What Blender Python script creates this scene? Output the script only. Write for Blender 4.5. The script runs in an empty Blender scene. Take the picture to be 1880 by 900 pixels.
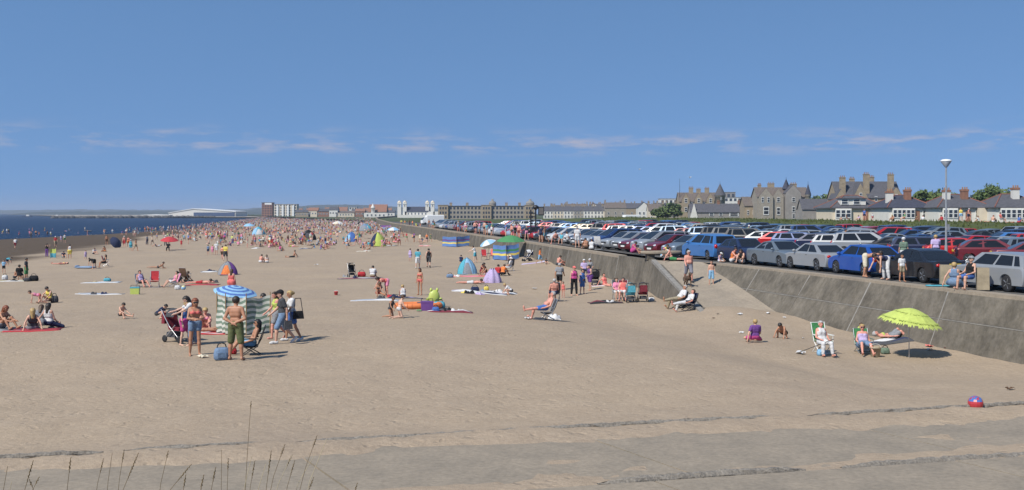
import bpy, bmesh, math, random
import numpy as np
from mathutils import Vector, Matrix
random.seed(11); RNG = np.random.default_rng(5)
R = math.radians
sc = bpy.context.scene; COL = sc.collection
# ------------------------------------------------------------------ camera, sky, sun, exposure
F, CX, HY, CZ = 1950.0, 940.0, 391.0, 5.0          # focal length in photo pixels, centre column, horizon row, eye height
cam = bpy.data.objects.new('camera', bpy.data.cameras.new('camera')); COL.objects.link(cam)
cam.location = (0, 0, CZ); cam.rotation_euler = (R(90), 0, 0)
cam.data.sensor_width = 36; cam.data.lens = F / 1880 * 36
cam.data.shift_y = (HY - 450) / 1880; cam.data.clip_end = 30000; cam.data.clip_start = 0.1
sc.camera = cam
SUN_EL, SUN_AZ = 47.0, 222.0                        # sun behind the camera's left shoulder (azimuth clockwise from +Y)
sd = Vector((math.sin(R(SUN_AZ)) * math.cos(R(SUN_EL)), math.cos(R(SUN_AZ)) * math.cos(R(SUN_EL)), math.sin(R(SUN_EL))))
sl = bpy.data.lights.new('sun', 'SUN'); sl.energy = 4.4; sl.angle = R(0.53); sl.color = (1, 0.945, 0.85)
so = bpy.data.objects.new('sun', sl); COL.objects.link(so); so.rotation_euler = sd.to_track_quat('Z', 'Y').to_euler()
wd = bpy.data.worlds.new('World'); sc.world = wd; wd.use_nodes = True
def build_world():
    nt = wd.node_tree; N = nt.nodes; L = nt.links; N.clear()
    out = N.new('ShaderNodeOutputWorld'); bg = N.new('ShaderNodeBackground'); bg.inputs[1].default_value = 0.1
    sky = N.new('ShaderNodeTexSky'); sky.sky_type = 'NISHITA'; sky.sun_disc = False
    sky.sun_elevation = R(SUN_EL); sky.sun_rotation = R(SUN_AZ); sky.altitude = 0
    sky.air_density = 0.8; sky.dust_density = 0.0; sky.ozone_density = 0.9
    g_ = N.new('ShaderNodeTexCoord'); ad = N.new('ShaderNodeVectorMath'); ad.operation = 'ADD'; ad.inputs[1].default_value = (0, 0, 0.38)   # clear dry air: little paling towards the horizon
    nm = N.new('ShaderNodeVectorMath'); nm.operation = 'NORMALIZE'; L.new(g_.outputs['Generated'], ad.inputs[0]); L.new(ad.outputs[0], nm.inputs[0]); L.new(nm.outputs[0], sky.inputs['Vector'])
    hs = N.new('ShaderNodeHueSaturation'); hs.inputs['Saturation'].default_value = 1.12; hs.inputs['Hue'].default_value = 0.496; hs.inputs['Value'].default_value = 1.56
    L.new(sky.outputs[0], hs.inputs['Color'])
    # thin flat cloud bank low over the horizon, all round
    tc = N.new('ShaderNodeTexCoord'); mp = N.new('ShaderNodeMapping'); mp.inputs['Scale'].default_value = (10.0, 10.0, 60.0)
    L.new(tc.outputs['Generated'], mp.inputs['Vector'])
    nz = N.new('ShaderNodeTexNoise'); nz.inputs['Scale'].default_value = 2.1; nz.inputs['Detail'].default_value = 7; nz.inputs['Roughness'].default_value = 0.62
    L.new(mp.outputs[0], nz.inputs['Vector'])
    rp = N.new('ShaderNodeValToRGB'); rp.color_ramp.elements[0].position = 0.47; rp.color_ramp.elements[1].position = 0.72
    L.new(nz.outputs['Fac'], rp.inputs[0])
    sp = N.new('ShaderNodeSeparateXYZ'); L.new(tc.outputs['Generated'], sp.inputs[0])
    band = N.new('ShaderNodeValToRGB'); b = band.color_ramp; b.interpolation = 'EASE'
    b.elements[0].position = 0.050; b.elements[0].color = (0, 0, 0, 1); b.elements[1].position = 0.084; b.elements[1].color = (0, 0, 0, 1)
    e = b.elements.new(0.062); e.color = (1, 1, 1, 1)
    L.new(sp.outputs['Z'], band.inputs[0])
    m1 = N.new('ShaderNodeMath'); m1.operation = 'MULTIPLY'; L.new(rp.outputs[0], m1.inputs[0]); L.new(band.outputs[0], m1.inputs[1])
    m2 = N.new('ShaderNodeMath'); m2.operation = 'MULTIPLY'; m2.inputs[1].default_value = 0.7; L.new(m1.outputs[0], m2.inputs[0])
    mx = N.new('ShaderNodeMix'); mx.data_type = 'RGBA'; mx.inputs[7].default_value = (4.6, 4.1, 4.4, 1)
    L.new(m2.outputs[0], mx.inputs[0]); L.new(hs.outputs[0], mx.inputs[6])
    L.new(mx.outputs[2], bg.inputs[0]); L.new(bg.outputs[0], out.inputs[0])
build_world()
sc.view_settings.view_transform = 'Standard'; sc.view_settings.look = 'None'
sc.view_settings.gamma = 1; sc.view_settings.use_curve_mapping = False; sc.view_settings.exposure = 0.30
sc.render.engine = 'CYCLES'; cy = sc.cycles
cy.use_denoising = True; cy.max_bounces = 5; cy.diffuse_bounces = 2; cy.glossy_bounces = 2; cy.transmission_bounces = 3; cy.volume_bounces = 0
cy.transparent_max_bounces = 6; cy.caustics_reflective = False; cy.caustics_refractive = False

# ------------------------------------------------------------------ materials
def S(r, g, b):
    f = lambda c: ((c / 255 + 0.055) / 1.055) ** 2.4 if c > 10 else c / 255 / 12.92
    return (f(r), f(g), f(b))
MATS = {}
def mat(name, col=None, rough=0.8, metal=0.0, var=0.25, scale=6.0, bump=0.0, coat=0.0, spec=0.5, kind='plain', col2=None, detail=5):
    """procedural principled material; kind 'obj' takes the colour from the object, 'attr' from the mesh attribute Col"""
    if name in MATS: return MATS[name]
    m = bpy.data.materials.new(name); m.use_nodes = True; nt = m.node_tree; N = nt.nodes; L = nt.links
    p = N['Principled BSDF']; p.inputs['Roughness'].default_value = rough; p.inputs['Metallic'].default_value = metal
    p.inputs['Coat Weight'].default_value = coat; p.inputs['Coat Roughness'].default_value = 0.05; p.inputs['Specular IOR Level'].default_value = spec
    if kind == 'obj': src = N.new('ShaderNodeObjectInfo').outputs['Color']
    elif kind == 'attr':
        a = N.new('ShaderNodeAttribute'); a.attribute_name = 'Col'; src = a.outputs['Color']
    else:
        rgb = N.new('ShaderNodeRGB'); rgb.outputs[0].default_value = (*col, 1); src = rgb.outputs[0]
    if var > 0 or bump > 0 or col2:
        tc = N.new('ShaderNodeTexCoord'); nz = N.new('ShaderNodeTexNoise'); nz.inputs['Scale'].default_value = scale
        nz.inputs['Detail'].default_value = detail; nz.inputs['Roughness'].default_value = 0.62; L.new(tc.outputs['Object'], nz.inputs['Vector'])
        mr = N.new('ShaderNodeMapRange'); mr.inputs[1].default_value = 0.3; mr.inputs[2].default_value = 0.7
        L.new(nz.outputs['Fac'], mr.inputs[0])
        mx = N.new('ShaderNodeMix'); mx.data_type = 'RGBA'
        if col2:
            mr.inputs[3].default_value = 0; mr.inputs[4].default_value = 1; L.new(mr.outputs[0], mx.inputs[0])
            L.new(src, mx.inputs[6]); mx.inputs[7].default_value = (*col2, 1)
        else:
            mx.blend_type = 'MULTIPLY'; mx.inputs[0].default_value = 1; mr.inputs[3].default_value = 1 - var; mr.inputs[4].default_value = 1 + var * 0.4
            L.new(src, mx.inputs[6]); L.new(mr.outputs[0], mx.inputs[7])
        src = mx.outputs[2]
        if bump > 0:
            bp = N.new('ShaderNodeBump'); bp.inputs['Strength'].default_value = bump; bp.inputs['Distance'].default_value = 0.03
            L.new(nz.outputs['Fac'], bp.inputs['Height']); L.new(bp.outputs[0], p.inputs['Normal'])
    L.new(src, p.inputs['Base Color'])
    MATS[name] = m; return m
M_cloth = mat('cloth', rough=0.9, kind='obj', var=0.30, scale=13, bump=0.6, spec=0.2)
M_skin = mat('skin', rough=0.5, kind='obj', var=0.16, scale=7, spec=0.35)
M_hair = mat('hair', rough=0.55, kind='obj', var=0.35, scale=25, bump=0.4)
M_paint = mat('car_paint', rough=0.36, kind='obj', var=0.06, scale=1.5, coat=0.5, metal=0.15)
M_glass = mat('car_glass', (0.012, 0.014, 0.017), rough=0.06, var=0.0, spec=0.4)
M_tyre = mat('tyre', (0.018, 0.018, 0.02), rough=0.85)
M_rim = mat('wheel_rim', (0.45, 0.46, 0.48), rough=0.35, metal=0.7, var=0.1)
M_lamp = mat('headlamp_glass', (0.62, 0.65, 0.68), rough=0.1, metal=0.3, var=0.15)
M_red = mat('tail_lamp_red', (0.42, 0.012, 0.012), rough=0.2, var=0.2)
M_dark = mat('black_plastic', (0.02, 0.02, 0.022), rough=0.6)
M_white = mat('white_plastic', (0.72, 0.72, 0.70), rough=0.5, var=0.1)
M_yel = mat('plate_yellow', (0.75, 0.55, 0.04), rough=0.5, var=0.1)
M_obj = mat('coloured_plastic', rough=0.45, kind='obj', var=0.12, scale=8)
M_metal = mat('tube_metal', (0.5, 0.5, 0.5), rough=0.35, metal=0.8, var=0.1)

# ------------------------------------------------------------------ mesh helpers
class MB:
    def __init__(s): s.v = []; s.f = []; s.m = []; s.sm = []
    def add(s, v, f, m=0, smooth=False):
        o = len(s.v); s.v += [tuple(p) for p in v]; s.f += [tuple(i + o for i in q) for q in f]
        s.m += [m] * len(f); s.sm += [smooth] * len(f); return s
    def box(s, c, d, m=0, rz=0, taper=1.0):
        x, y, z = d[0] / 2, d[1] / 2, d[2] / 2; cs, sn = math.cos(rz), math.sin(rz); V = []
        for k in (-1, 1):
            t = taper if k > 0 else 1
            for a, b in ((-1, -1), (1, -1), (1, 1), (-1, 1)):
                px, py = a * x * t, b * y * t; V.append((c[0] + px * cs - py * sn, c[1] + px * sn + py * cs, c[2] + k * z))
        return s.add(V, [(3, 2, 1, 0), (4, 5, 6, 7), (0, 1, 5, 4), (1, 2, 6, 5), (2, 3, 7, 6), (3, 0, 4, 7)], m)
    def tube(s, a, b, r0, r1=None, n=8, m=0, cap=True, smooth=True):
        a = Vector(a); b = Vector(b); r1 = r0 if r1 is None else r1; d = (b - a).normalized()
        u = d.cross(Vector((0, 0, 1)) if abs(d.z) < 0.9 else Vector((1, 0, 0))).normalized(); w = d.cross(u)
        V = [p + (u * math.cos(t) + w * math.sin(t)) * r for p, r in ((a, r0), (b, r1)) for t in [2 * math.pi * i / n for i in range(n)]]
        s.add(V, [(i, (i + 1) % n, n + (i + 1) % n, n + i) for i in range(n)], m, smooth)
        if cap: s.add(V, [tuple(range(n))[::-1], tuple(range(n, 2 * n))], m)
        return s
    def path(s, pts, r, n=6, m=0):
        for a, b in zip(pts, pts[1:]): s.tube(a, b, r, r, n, m)
        return s
    def lathe(s, prof, c=(0, 0, 0), n=16, m=0, smooth=True, axis='z'):
        V = []
        for r, z in prof:
            for i in range(n):
                t = 2 * math.pi * i / n; x, y = r * math.cos(t), r * math.sin(t)
                V.append((c[0] + x, c[1] + y, c[2] + z) if axis == 'z' else (c[0] + z, c[1] + x, c[2] + y))
        k = len(prof); Fc = [(j * n + i, j * n + (i + 1) % n, (j + 1) * n + (i + 1) % n, (j + 1) * n + i) for j in range(k - 1) for i in range(n)]
        s.add(V, Fc, m, smooth)
        return s.add(V, [tuple(range(n))[::-1], tuple(range((k - 1) * n, k * n))], m)
    def ell(s, c, r, n=10, k=6, m=0):
        pr = [(max(0.001, math.sin(math.pi * j / k)), -math.cos(math.pi * j / k)) for j in range(k + 1)]
        V = [(c[0] + r[0] * q * math.cos(2 * math.pi * i / n), c[1] + r[1] * q * math.sin(2 * math.pi * i / n), c[2] + r[2] * z) for q, z in pr for i in range(n)]
        return s.add(V, [(j * n + i, j * n + (i + 1) % n, (j + 1) * n + (i + 1) % n, (j + 1) * n + i) for j in range(k) for i in range(n)], m, True)
    def prism(s, poly, y0, y1, m=0):
        """extrude an x-z polygon from y0 to y1"""
        n = len(poly); V = [(x, y0, z) for x, z in poly] + [(x, y1, z) for x, z in poly]
        return s.add(V, [tuple(range(n)), tuple(range(n, 2 * n))[::-1]] + [(i, n + i, n + (i + 1) % n, (i + 1) % n) for i in range(n)], m)
    def sheet(s, fn, nu, nv, th=0.0, m=0, mf=None, smooth=True):
        """grid sheet fn(u,v)->(x,y,z); mf(i,j) gives the material of a face; th thickens it along z/y"""
        V = [fn(i / nu, j / nv) for j in range(nv + 1) for i in range(nu + 1)]; w = nu + 1; o = len(s.v)
        for j in range(nv):
            for i in range(nu):
                pass
        Fc = [(j * w + i, j * w + i + 1, (j + 1) * w + i + 1, (j + 1) * w + i) for j in range(nv) for i in range(nu)]
        s.v += [tuple(p) for p in V]; s.f += [tuple(i + o for i in q) for q in Fc]
        s.m += [mf(i, j) if mf else m for j in range(nv) for i in range(nu)]; s.sm += [smooth] * len(Fc)
        return s
    def mesh(s, name, mats, fix=True, sharp=None):
        me = bpy.data.meshes.new(name); me.from_pydata(s.v, [], s.f)
        for q in (mats if isinstance(mats, (list, tuple)) else [mats]): me.materials.append(q)
        me.polygons.foreach_set('material_index', s.m); me.polygons.foreach_set('use_smooth', s.sm)
        if fix:
            bm = bmesh.new(); bm.from_mesh(me); bmesh.ops.recalc_face_normals(bm, faces=bm.faces[:]); bm.to_mesh(me); bm.free()
        if sharp: me.set_sharp_from_angle(angle=R(sharp))
        me.update(); return me
    def build(s, name, mats, parent=None, **k): return link(name, s.mesh(name, mats, **k), parent)
def link(name, me, parent=None, loc=None, rz=0, color=None, scale=None):
    o = bpy.data.objects.new(name, me); COL.objects.link(o)
    if parent is not None: o.parent = parent
    if loc is not None: o.location = loc
    if rz: o.rotation_euler[2] = rz
    if color is not None: o.color = (*color[:3], 1)
    if scale is not None: o.scale = (scale,) * 3 if isinstance(scale, (int, float)) else scale
    return o
def thing(o, label, cat, group=None):
    o['label'] = label; o['category'] = cat
    if group: o['group'] = group
    return o
def kind(o, k, label=None):
    o['kind'] = k
    if label: o['label'] = label
    return o
def empty(name, loc, rz=0, scale=1):
    e = bpy.data.objects.new(name, None); COL.objects.link(e); e.location = loc; e.rotation_euler[2] = rz; e.scale = (scale,) * 3
    e.empty_display_size = 0.2; return e

# ------------------------------------------------------------------ lie of the land
def sstep(a, b, x):
    t = np.clip((x - a) / (b - a), 0, 1); return t * t * (3 - 2 * t)
def Xs(Y): return np.interp(Y, [0, 240, 300, 380, 690, 1063, 1400, 3000], [-118, -115, -114, -119, -176, -251, -330, -700])   # waterline
CARZ = 2.15
NEARW = [(26.6, 0), (22.9, 14), (19.6, 25.7), (17.2, 34.7), (16.0, 39.4), (14.7, 45.2), (13.2, 52.3), (11.4, 59.1)]
FARW = [(8.4, 63.6), (7.07, 70.3), (0.57, 109), (-13.3, 185), (-34, 300), (-62, 487), (-90, 700), (-118, 1100)]
def Wx(Y): return np.interp(Y, [0, 14, 25.7, 34.7, 39.4, 45.2, 52.3, 59.1, 70.3, 109, 185, 300, 487, 700, 1100], [26.6, 22.9, 19.6, 17.2, 16, 14.7, 13.2, 11.4, 8.4, 0.9, -13.3, -34, -62, -90, -118])
def Kerb(X): return 17.0 + 0.2567 * (X + 8.2)
def vnoise(x, y, seed=0):
    xi = np.floor(x).astype(int); yi = np.floor(y).astype(int); fx = x - xi; fy = y - yi
    h = lambda a, b: np.modf(np.abs(np.sin(a * 127.1 + b * 311.7 + seed * 74.7) * 43758.5453))[0]
    fx = fx * fx * (3 - 2 * fx); fy = fy * fy * (3 - 2 * fy)
    return (h(xi, yi) * (1 - fx) + h(xi + 1, yi) * fx) * (1 - fy) + (h(xi, yi + 1) * (1 - fx) + h(xi + 1, yi + 1) * fx) * fy
def sand0(X, Y):
    xs = Xs(Y); t = (X - xs) / (Wx(Y) - xs)
    z = np.where(t > 0, -1 + 1.25 * np.clip(t, 0, 1.05) ** 0.8, np.maximum(-1 + 0.02 * (X - xs), -5))
    q = np.clip((X + 6) / 15, 0, 1); a = 31 - 11 * q; b = 88 - 54 * q
    z = z - 0.2 * sstep(9.2, 12.5, X) * sstep(25, 33, Y) * (1 - sstep(52, 66, Y))
    return z + 0.9 * (1 - sstep(a, b, Y))
def sandz(X, Y):
    X = np.asarray(X, float); Y = np.asarray(Y, float); z = sand0(X, Y)
    n = (vnoise(X * 0.35, Y * 0.35, 1) - 0.5) * 0.10 + (vnoise(X * 1.3, Y * 1.1, 2) - 0.5) * 0.05 + (vnoise(X * 3.7, Y * 3.1, 3) - 0.5) * 0.022
    pile = 0.16 * np.exp(-np.clip(Wx(Y) - 0.8 - X, 0, 60) / 1.1) * (0.25 + vnoise(X * 0.0 + 3, Y * 0.45, 13))
    pile = pile + 0.42 * np.exp(-((X - 10.6) / 2.2) ** 2 - ((Y - 49.6) / 3.0) ** 2)      # drift over the foot of the ramp
    pile = pile + 0.42 * np.exp(-np.clip(Wx(Y) - 0.5 - X, 0, 90) / 7.0) * sstep(60, 74, Y) * (1 - sstep(122, 165, Y))
    return z + pile * (Y < 260) + n * np.clip((z + 0.9) * 1.5, 0.1, 1)
def ground(px, py, fn=None):
    """the point of the beach (or a level z) seen at a photo pixel"""
    k = (py - HY) / F; g = (px - CX) / F
    if fn is not None:
        Y = (CZ - fn) / k; return (g * Y, Y, fn)
    lo, hi = 12.0, 1300.0
    for _ in range(48):
        Y = (lo + hi) / 2
        if CZ - k * Y > float(sandz(g * Y, Y)): lo = Y
        else: hi = Y
    return (g * Y, Y, float(sandz(g * Y, Y)))
def ax(px, Y): return (px - CX) / F * Y
def az(py, Y): return CZ - (py - HY) / F * Y
# ================================================================== THE SETTING
def nodes_of(name, rough):
    m = bpy.data.materials.new(name); m.use_nodes = True; nt = m.node_tree; p = nt.nodes['Principled BSDF']; p.inputs['Roughness'].default_value = rough
    return m, nt.nodes, nt.links, p
def noise(N, L, vec, scale, detail=5, rough=0.6):
    n = N.new('ShaderNodeTexNoise'); n.inputs['Scale'].default_value = scale; n.inputs['Detail'].default_value = detail; n.inputs['Roughness'].default_value = rough
    L.new(vec, n.inputs['Vector']); return n.outputs['Fac']
def ramp(N, L, fac, stops):
    r = N.new('ShaderNodeValToRGB'); e = r.color_ramp.elements
    for k, (p, c) in enumerate(stops):
        q = e[k] if k < 2 else e.new(p)
        q.position = p; q.color = (*c, 1) if len(c) == 3 else c
    L.new(fac, r.inputs[0]); return r.outputs[0]
def mixc(N, L, fac, a, b, mode='MIX'):
    m = N.new('ShaderNodeMix'); m.data_type = 'RGBA'; m.blend_type = mode
    for k, v in ((0, fac), (6, a), (7, b)):
        if hasattr(v, 'links'): L.new(v, m.inputs[k])
        else: m.inputs[k].default_value = v if not isinstance(v, tuple) else (*v[:3], 1)
    return m.outputs[2]
def sand_material():
    m, N, L, p = nodes_of('sand', 0.95); p.inputs['Specular IOR Level'].default_value = 0.15
    v = N.new('ShaderNodeTexCoord').outputs['Object']
    big = noise(N, L, v, 0.12, 4); mid = noise(N, L, v, 1.1, 6, 0.65); fine = noise(N, L, v, 9.0, 6, 0.7); grain = noise(N, L, v, 60, 3, 0.7)
    c = ramp(N, L, mid, [(0.30, (0.342, 0.272, 0.196)), (0.72, (0.382, 0.307, 0.224))])
    c = mixc(N, L, 0.7, c, ramp(N, L, big, [(0.35, (0.90, 0.89, 0.91)), (0.65, (1.04, 1.02, 1.00))]), 'MULTIPLY')
    c = mixc(N, L, 0.75, c, ramp(N, L, fine, [(0.32, (0.80, 0.79, 0.78)), (0.60, (1.05, 1.05, 1.05))]), 'MULTIPLY')
    c = mixc(N, L, 0.5, c, ramp(N, L, grain, [(0.3, (0.72, 0.7, 0.7)), (0.65, (1.1, 1.1, 1.1))]), 'MULTIPLY')
    a = N.new('ShaderNodeAttribute'); a.attribute_name = 'wet'
    wetc = ramp(N, L, mid, [(0.3, (0.074, 0.053, 0.034)), (0.7, (0.112, 0.082, 0.054))])
    c = mixc(N, L, a.outputs['Fac'], c, wetc); L.new(c, p.inputs['Base Color'])
    ro = N.new('ShaderNodeMapRange'); ro.inputs[3].default_value = 0.95; ro.inputs[4].default_value = 0.85; L.new(a.outputs['Fac'], ro.inputs[0]); L.new(ro.outputs[0], p.inputs['Roughness'])
    b1 = N.new('ShaderNodeBump'); b1.inputs['Strength'].default_value = 0.48; b1.inputs['Distance'].default_value = 0.06
    sm = N.new('ShaderNodeMath'); sm.operation = 'ADD'; L.new(noise(N, L, v, 3.2, 4, 0.6), sm.inputs[0]); L.new(fine, sm.inputs[1])
    # footprints: scattered shallow dents
    vo = N.new('ShaderNodeTexVoronoi'); vo.inputs['Scale'].default_value = 2.6; wv = N.new('ShaderNodeVectorMath'); wv.operation = 'ADD'; nv = N.new('ShaderNodeTexNoise'); nv.inputs['Scale'].default_value = 1.7; L.new(v, nv.inputs['Vector']); L.new(v, wv.inputs[0]); L.new(nv.outputs['Color'], wv.inputs[1]); L.new(wv.outputs[0], vo.inputs['Vector'])
    dr = N.new('ShaderNodeMapRange'); dr.inputs[1].default_value = 0.08; dr.inputs[2].default_value = 0.30; dr.inputs[3].default_value = -0.75; dr.inputs[4].default_value = 0.0; L.new(vo.outputs['Distance'], dr.inputs[0])
    s2 = N.new('ShaderNodeMath'); s2.operation = 'ADD'; L.new(sm.outputs[0], s2.inputs[0]); L.new(dr.outputs[0], s2.inputs[1]); sm = s2
    L.new(sm.outputs[0], b1.inputs['Height']); L.new(b1.outputs[0], p.inputs['Normal'])
    return m
M_sand = sand_material()
def make_sand():
    rows = [9.0]
    while rows[-1] < 1450: rows.append(rows[-1] * 1.0118 + 0.01)
    nc = 230; Y = np.array(rows)[:, None] * np.ones((1, nc + 1)); u = np.linspace(0, 1, nc + 1)[None, :]
    lo = np.minimum(-0.62 * Y - 14, Xs(Y) * 0 + -0.62 * Y - 14); hi = np.minimum(Wx(Y) + 1.0, 0.62 * Y + 12)
    lo = np.minimum(lo, hi - 30); X = lo + (hi - lo) * u; Z = sandz(X, Y)
    # concrete steps: the sand lies over them in drifts
    k = Kerb(X) - Y; nb = vnoise(X * 0.5, Y * 0.9, 8) * 0.5 + vnoise(X * 1.7, Y * 2.2, 9) * 0.3 + vnoise(X * 5, Y * 5, 10) * 0.2
    drift = np.interp(k, [0, 0.1, 0.8, 1.5, 3.0, 3.7, 4.2, 5, 8], [0.0, 0.05, 0.035, -0.035, -0.05, 0.03, 0.05, 0.0, -0.03]) + np.clip(X / 60, -0.1, 0.06) * (k > 1.2) * (k < 3.4) * 0.2
    Z = np.where(k > 0.0, SLABZ + drift + (nb - 0.5) * 0.17, Z)
    j = np.clip(1 + k / 1.5, 0, 1); Z = np.where((k <= 0) & (k > -1.5), Z * (1 - j) + (SLABZ + 0.02 + (nb - 0.5) * 0.05) * j, Z)
    n, w = Y.shape; V = np.stack([X, Y, Z], -1).reshape(-1, 3); idx = np.arange(n * w).reshape(n, w)
    Q = np.stack([idx[:-1, :-1], idx[:-1, 1:], idx[1:, 1:], idx[1:, :-1]], -1).reshape(-1, 4)
    me = bpy.data.meshes.new('sand'); me.from_pydata(V.tolist(), [], Q.tolist()); me.materials.append(M_sand)
    at = me.attributes.new('wet', 'FLOAT', 'POINT')
    dry = np.interp(Y, [0, 110, 126, 170, 244, 511, 1100], [-58, -60, -61, -68, -80, -134, -235])
    wn = (vnoise(X * 0.05, Y * 0.02, 4) - 0.5) * 16 + (vnoise(X * 0.2, Y * 0.06, 5) - 0.5) * 7
    wet = 1 - sstep(-3.5, 3.5, X - dry + wn); at.data.foreach_set('value', wet.reshape(-1).astype(np.float32))
    me.polygons.foreach_set('use_smooth', [True] * len(me.polygons)); me.update()
    return kind(link('sand', me), 'structure')
SLABZ = 1.06
make_sand()
def make_sea():
    m, N, L, p = nodes_of('sea_water', 0.24); v = N.new('ShaderNodeTexCoord').outputs['Object']
    mp = N.new('ShaderNodeMapping'); mp.inputs['Scale'].default_value = (0.05, 0.16, 1); L.new(v, mp.inputs[0])
    n1 = noise(N, L, mp.outputs[0], 1.0, 6, 0.6); mp2 = N.new('ShaderNodeMapping'); mp2.inputs['Scale'].default_value = (0.006, 0.02, 1); L.new(v, mp2.inputs[0])
    n2 = noise(N, L, mp2.outputs[0], 1.0, 4, 0.6)
    c = ramp(N, L, n2, [(0.3, (0.003, 0.013, 0.040)), (0.7, (0.006, 0.021, 0.056))]); L.new(c, p.inputs['Base Color'])
    p.inputs['Specular IOR Level'].default_value = 0.004
    b = N.new('ShaderNodeBump'); b.inputs['Strength'].default_value = 1.0; b.inputs['Distance'].default_value = 2.2; L.new(n1, b.inputs['Height']); L.new(b.outputs[0], p.inputs['Normal'])
    q = MB(); q.add([(-9000, 20, -1), (9000, 20, -1), (9000, 9400, -1), (-9000, 9400, -1)], [(0, 1, 2, 3)])
    kind(q.build('sea', m, fix=False), 'structure')
    # white wash where the small waves break
    mw = mat('surf_foam', (0.75, 0.78, 0.8), rough=0.8, var=0.1); q = MB()
    for k in range(46):
        Y = random.uniform(225, 420); off = random.choice([2, 5, 9, 15, 22]) + random.uniform(-1, 1); X = float(Xs(Y)) - off; l = random.uniform(3, 11)
        pts = [(X + math.sin(t * 3) * 0.3, Y + l * t) for t in (0, .25, .5, .75, 1)]
        for (a, b), (c2, d) in zip(pts, pts[1:]): q.add([(a, b, -0.985), (a + 0.35, b, -0.97), (c2 + 0.35, d, -0.97), (c2, d, -0.985)], [(0, 1, 2, 3)], smooth=True)
    kind(q.build('surf', mw, fix=False), 'stuff', 'thin white lines of breaking wavelets at the edge of the sea')
make_sea()

# ---- car park, wall, ramp
def concrete_material(name, base, dark, streak=True, scale=1.0):
    m, N, L, p = nodes_of(name, 0.92); v = N.new('ShaderNodeTexCoord').outputs['Object']; p.inputs['Specular IOR Level'].default_value = 0.2
    mid = noise(N, L, v, 0.8 * scale, 6, 0.65); fine = noise(N, L, v, 7 * scale, 5, 0.7)
    c = ramp(N, L, mid, [(0.3, dark), (0.66, base)])
    if streak:
        mp = N.new('ShaderNodeMapping'); mp.inputs['Scale'].default_value = (2.2, 2.2, 0.7); L.new(v, mp.inputs[0])
        st = noise(N, L, mp.outputs[0], 1.6, 5, 0.7); c = mixc(N, L, 0.7, c, ramp(N, L, st, [(0.32, (0.62, 0.61, 0.57)), (0.6, (1.05, 1.05, 1.05))]), 'MULTIPLY')
    c = mixc(N, L, 0.6, c, ramp(N, L, fine, [(0.3, (0.65, 0.65, 0.65)), (0.65, (1.1, 1.1, 1.1))]), 'MULTIPLY'); L.new(c, p.inputs['Base Color'])
    b = N.new('ShaderNodeBump'); b.inputs['Strength'].default_value = 0.5; b.inputs['Distance'].default_value = 0.02; L.new(fine, b.inputs['Height']); L.new(b.outputs[0], p.inputs['Normal'])
    return m
M_wall = concrete_material('wall_concrete', (0.190, 0.168, 0.136), (0.095, 0.085, 0.070))
M_joint = mat('pale_mortar', (0.25, 0.235, 0.21), rough=0.9, var=0.3, scale=3)
M_ramp = concrete_material('ramp_concrete', (0.33, 0.275, 0.21), (0.26, 0.22, 0.172), streak=False)
M_slab = concrete_material('slab_concrete', (0.295, 0.248, 0.19), (0.225, 0.194, 0.153), streak=False, scale=1.5)
M_asphalt = concrete_material('asphalt', (0.13, 0.125, 0.118), (0.085, 0.082, 0.08), streak=False)
BAT = 0.4
def resample(poly, step):
    P = [Vector((a, b)) for a, b in poly]; out = [P[0].copy()]; d = 0.0
    for a, b in zip(P, P[1:]):
        L_ = (b - a).length; t = step - d
        while t <= L_: out.append(a + (b - a) * (t / L_)); t += step
        d = L_ - (t - step)
    if (out[-1] - P[-1]).length > 0.5: out.append(P[-1].copy())
    return out
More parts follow.
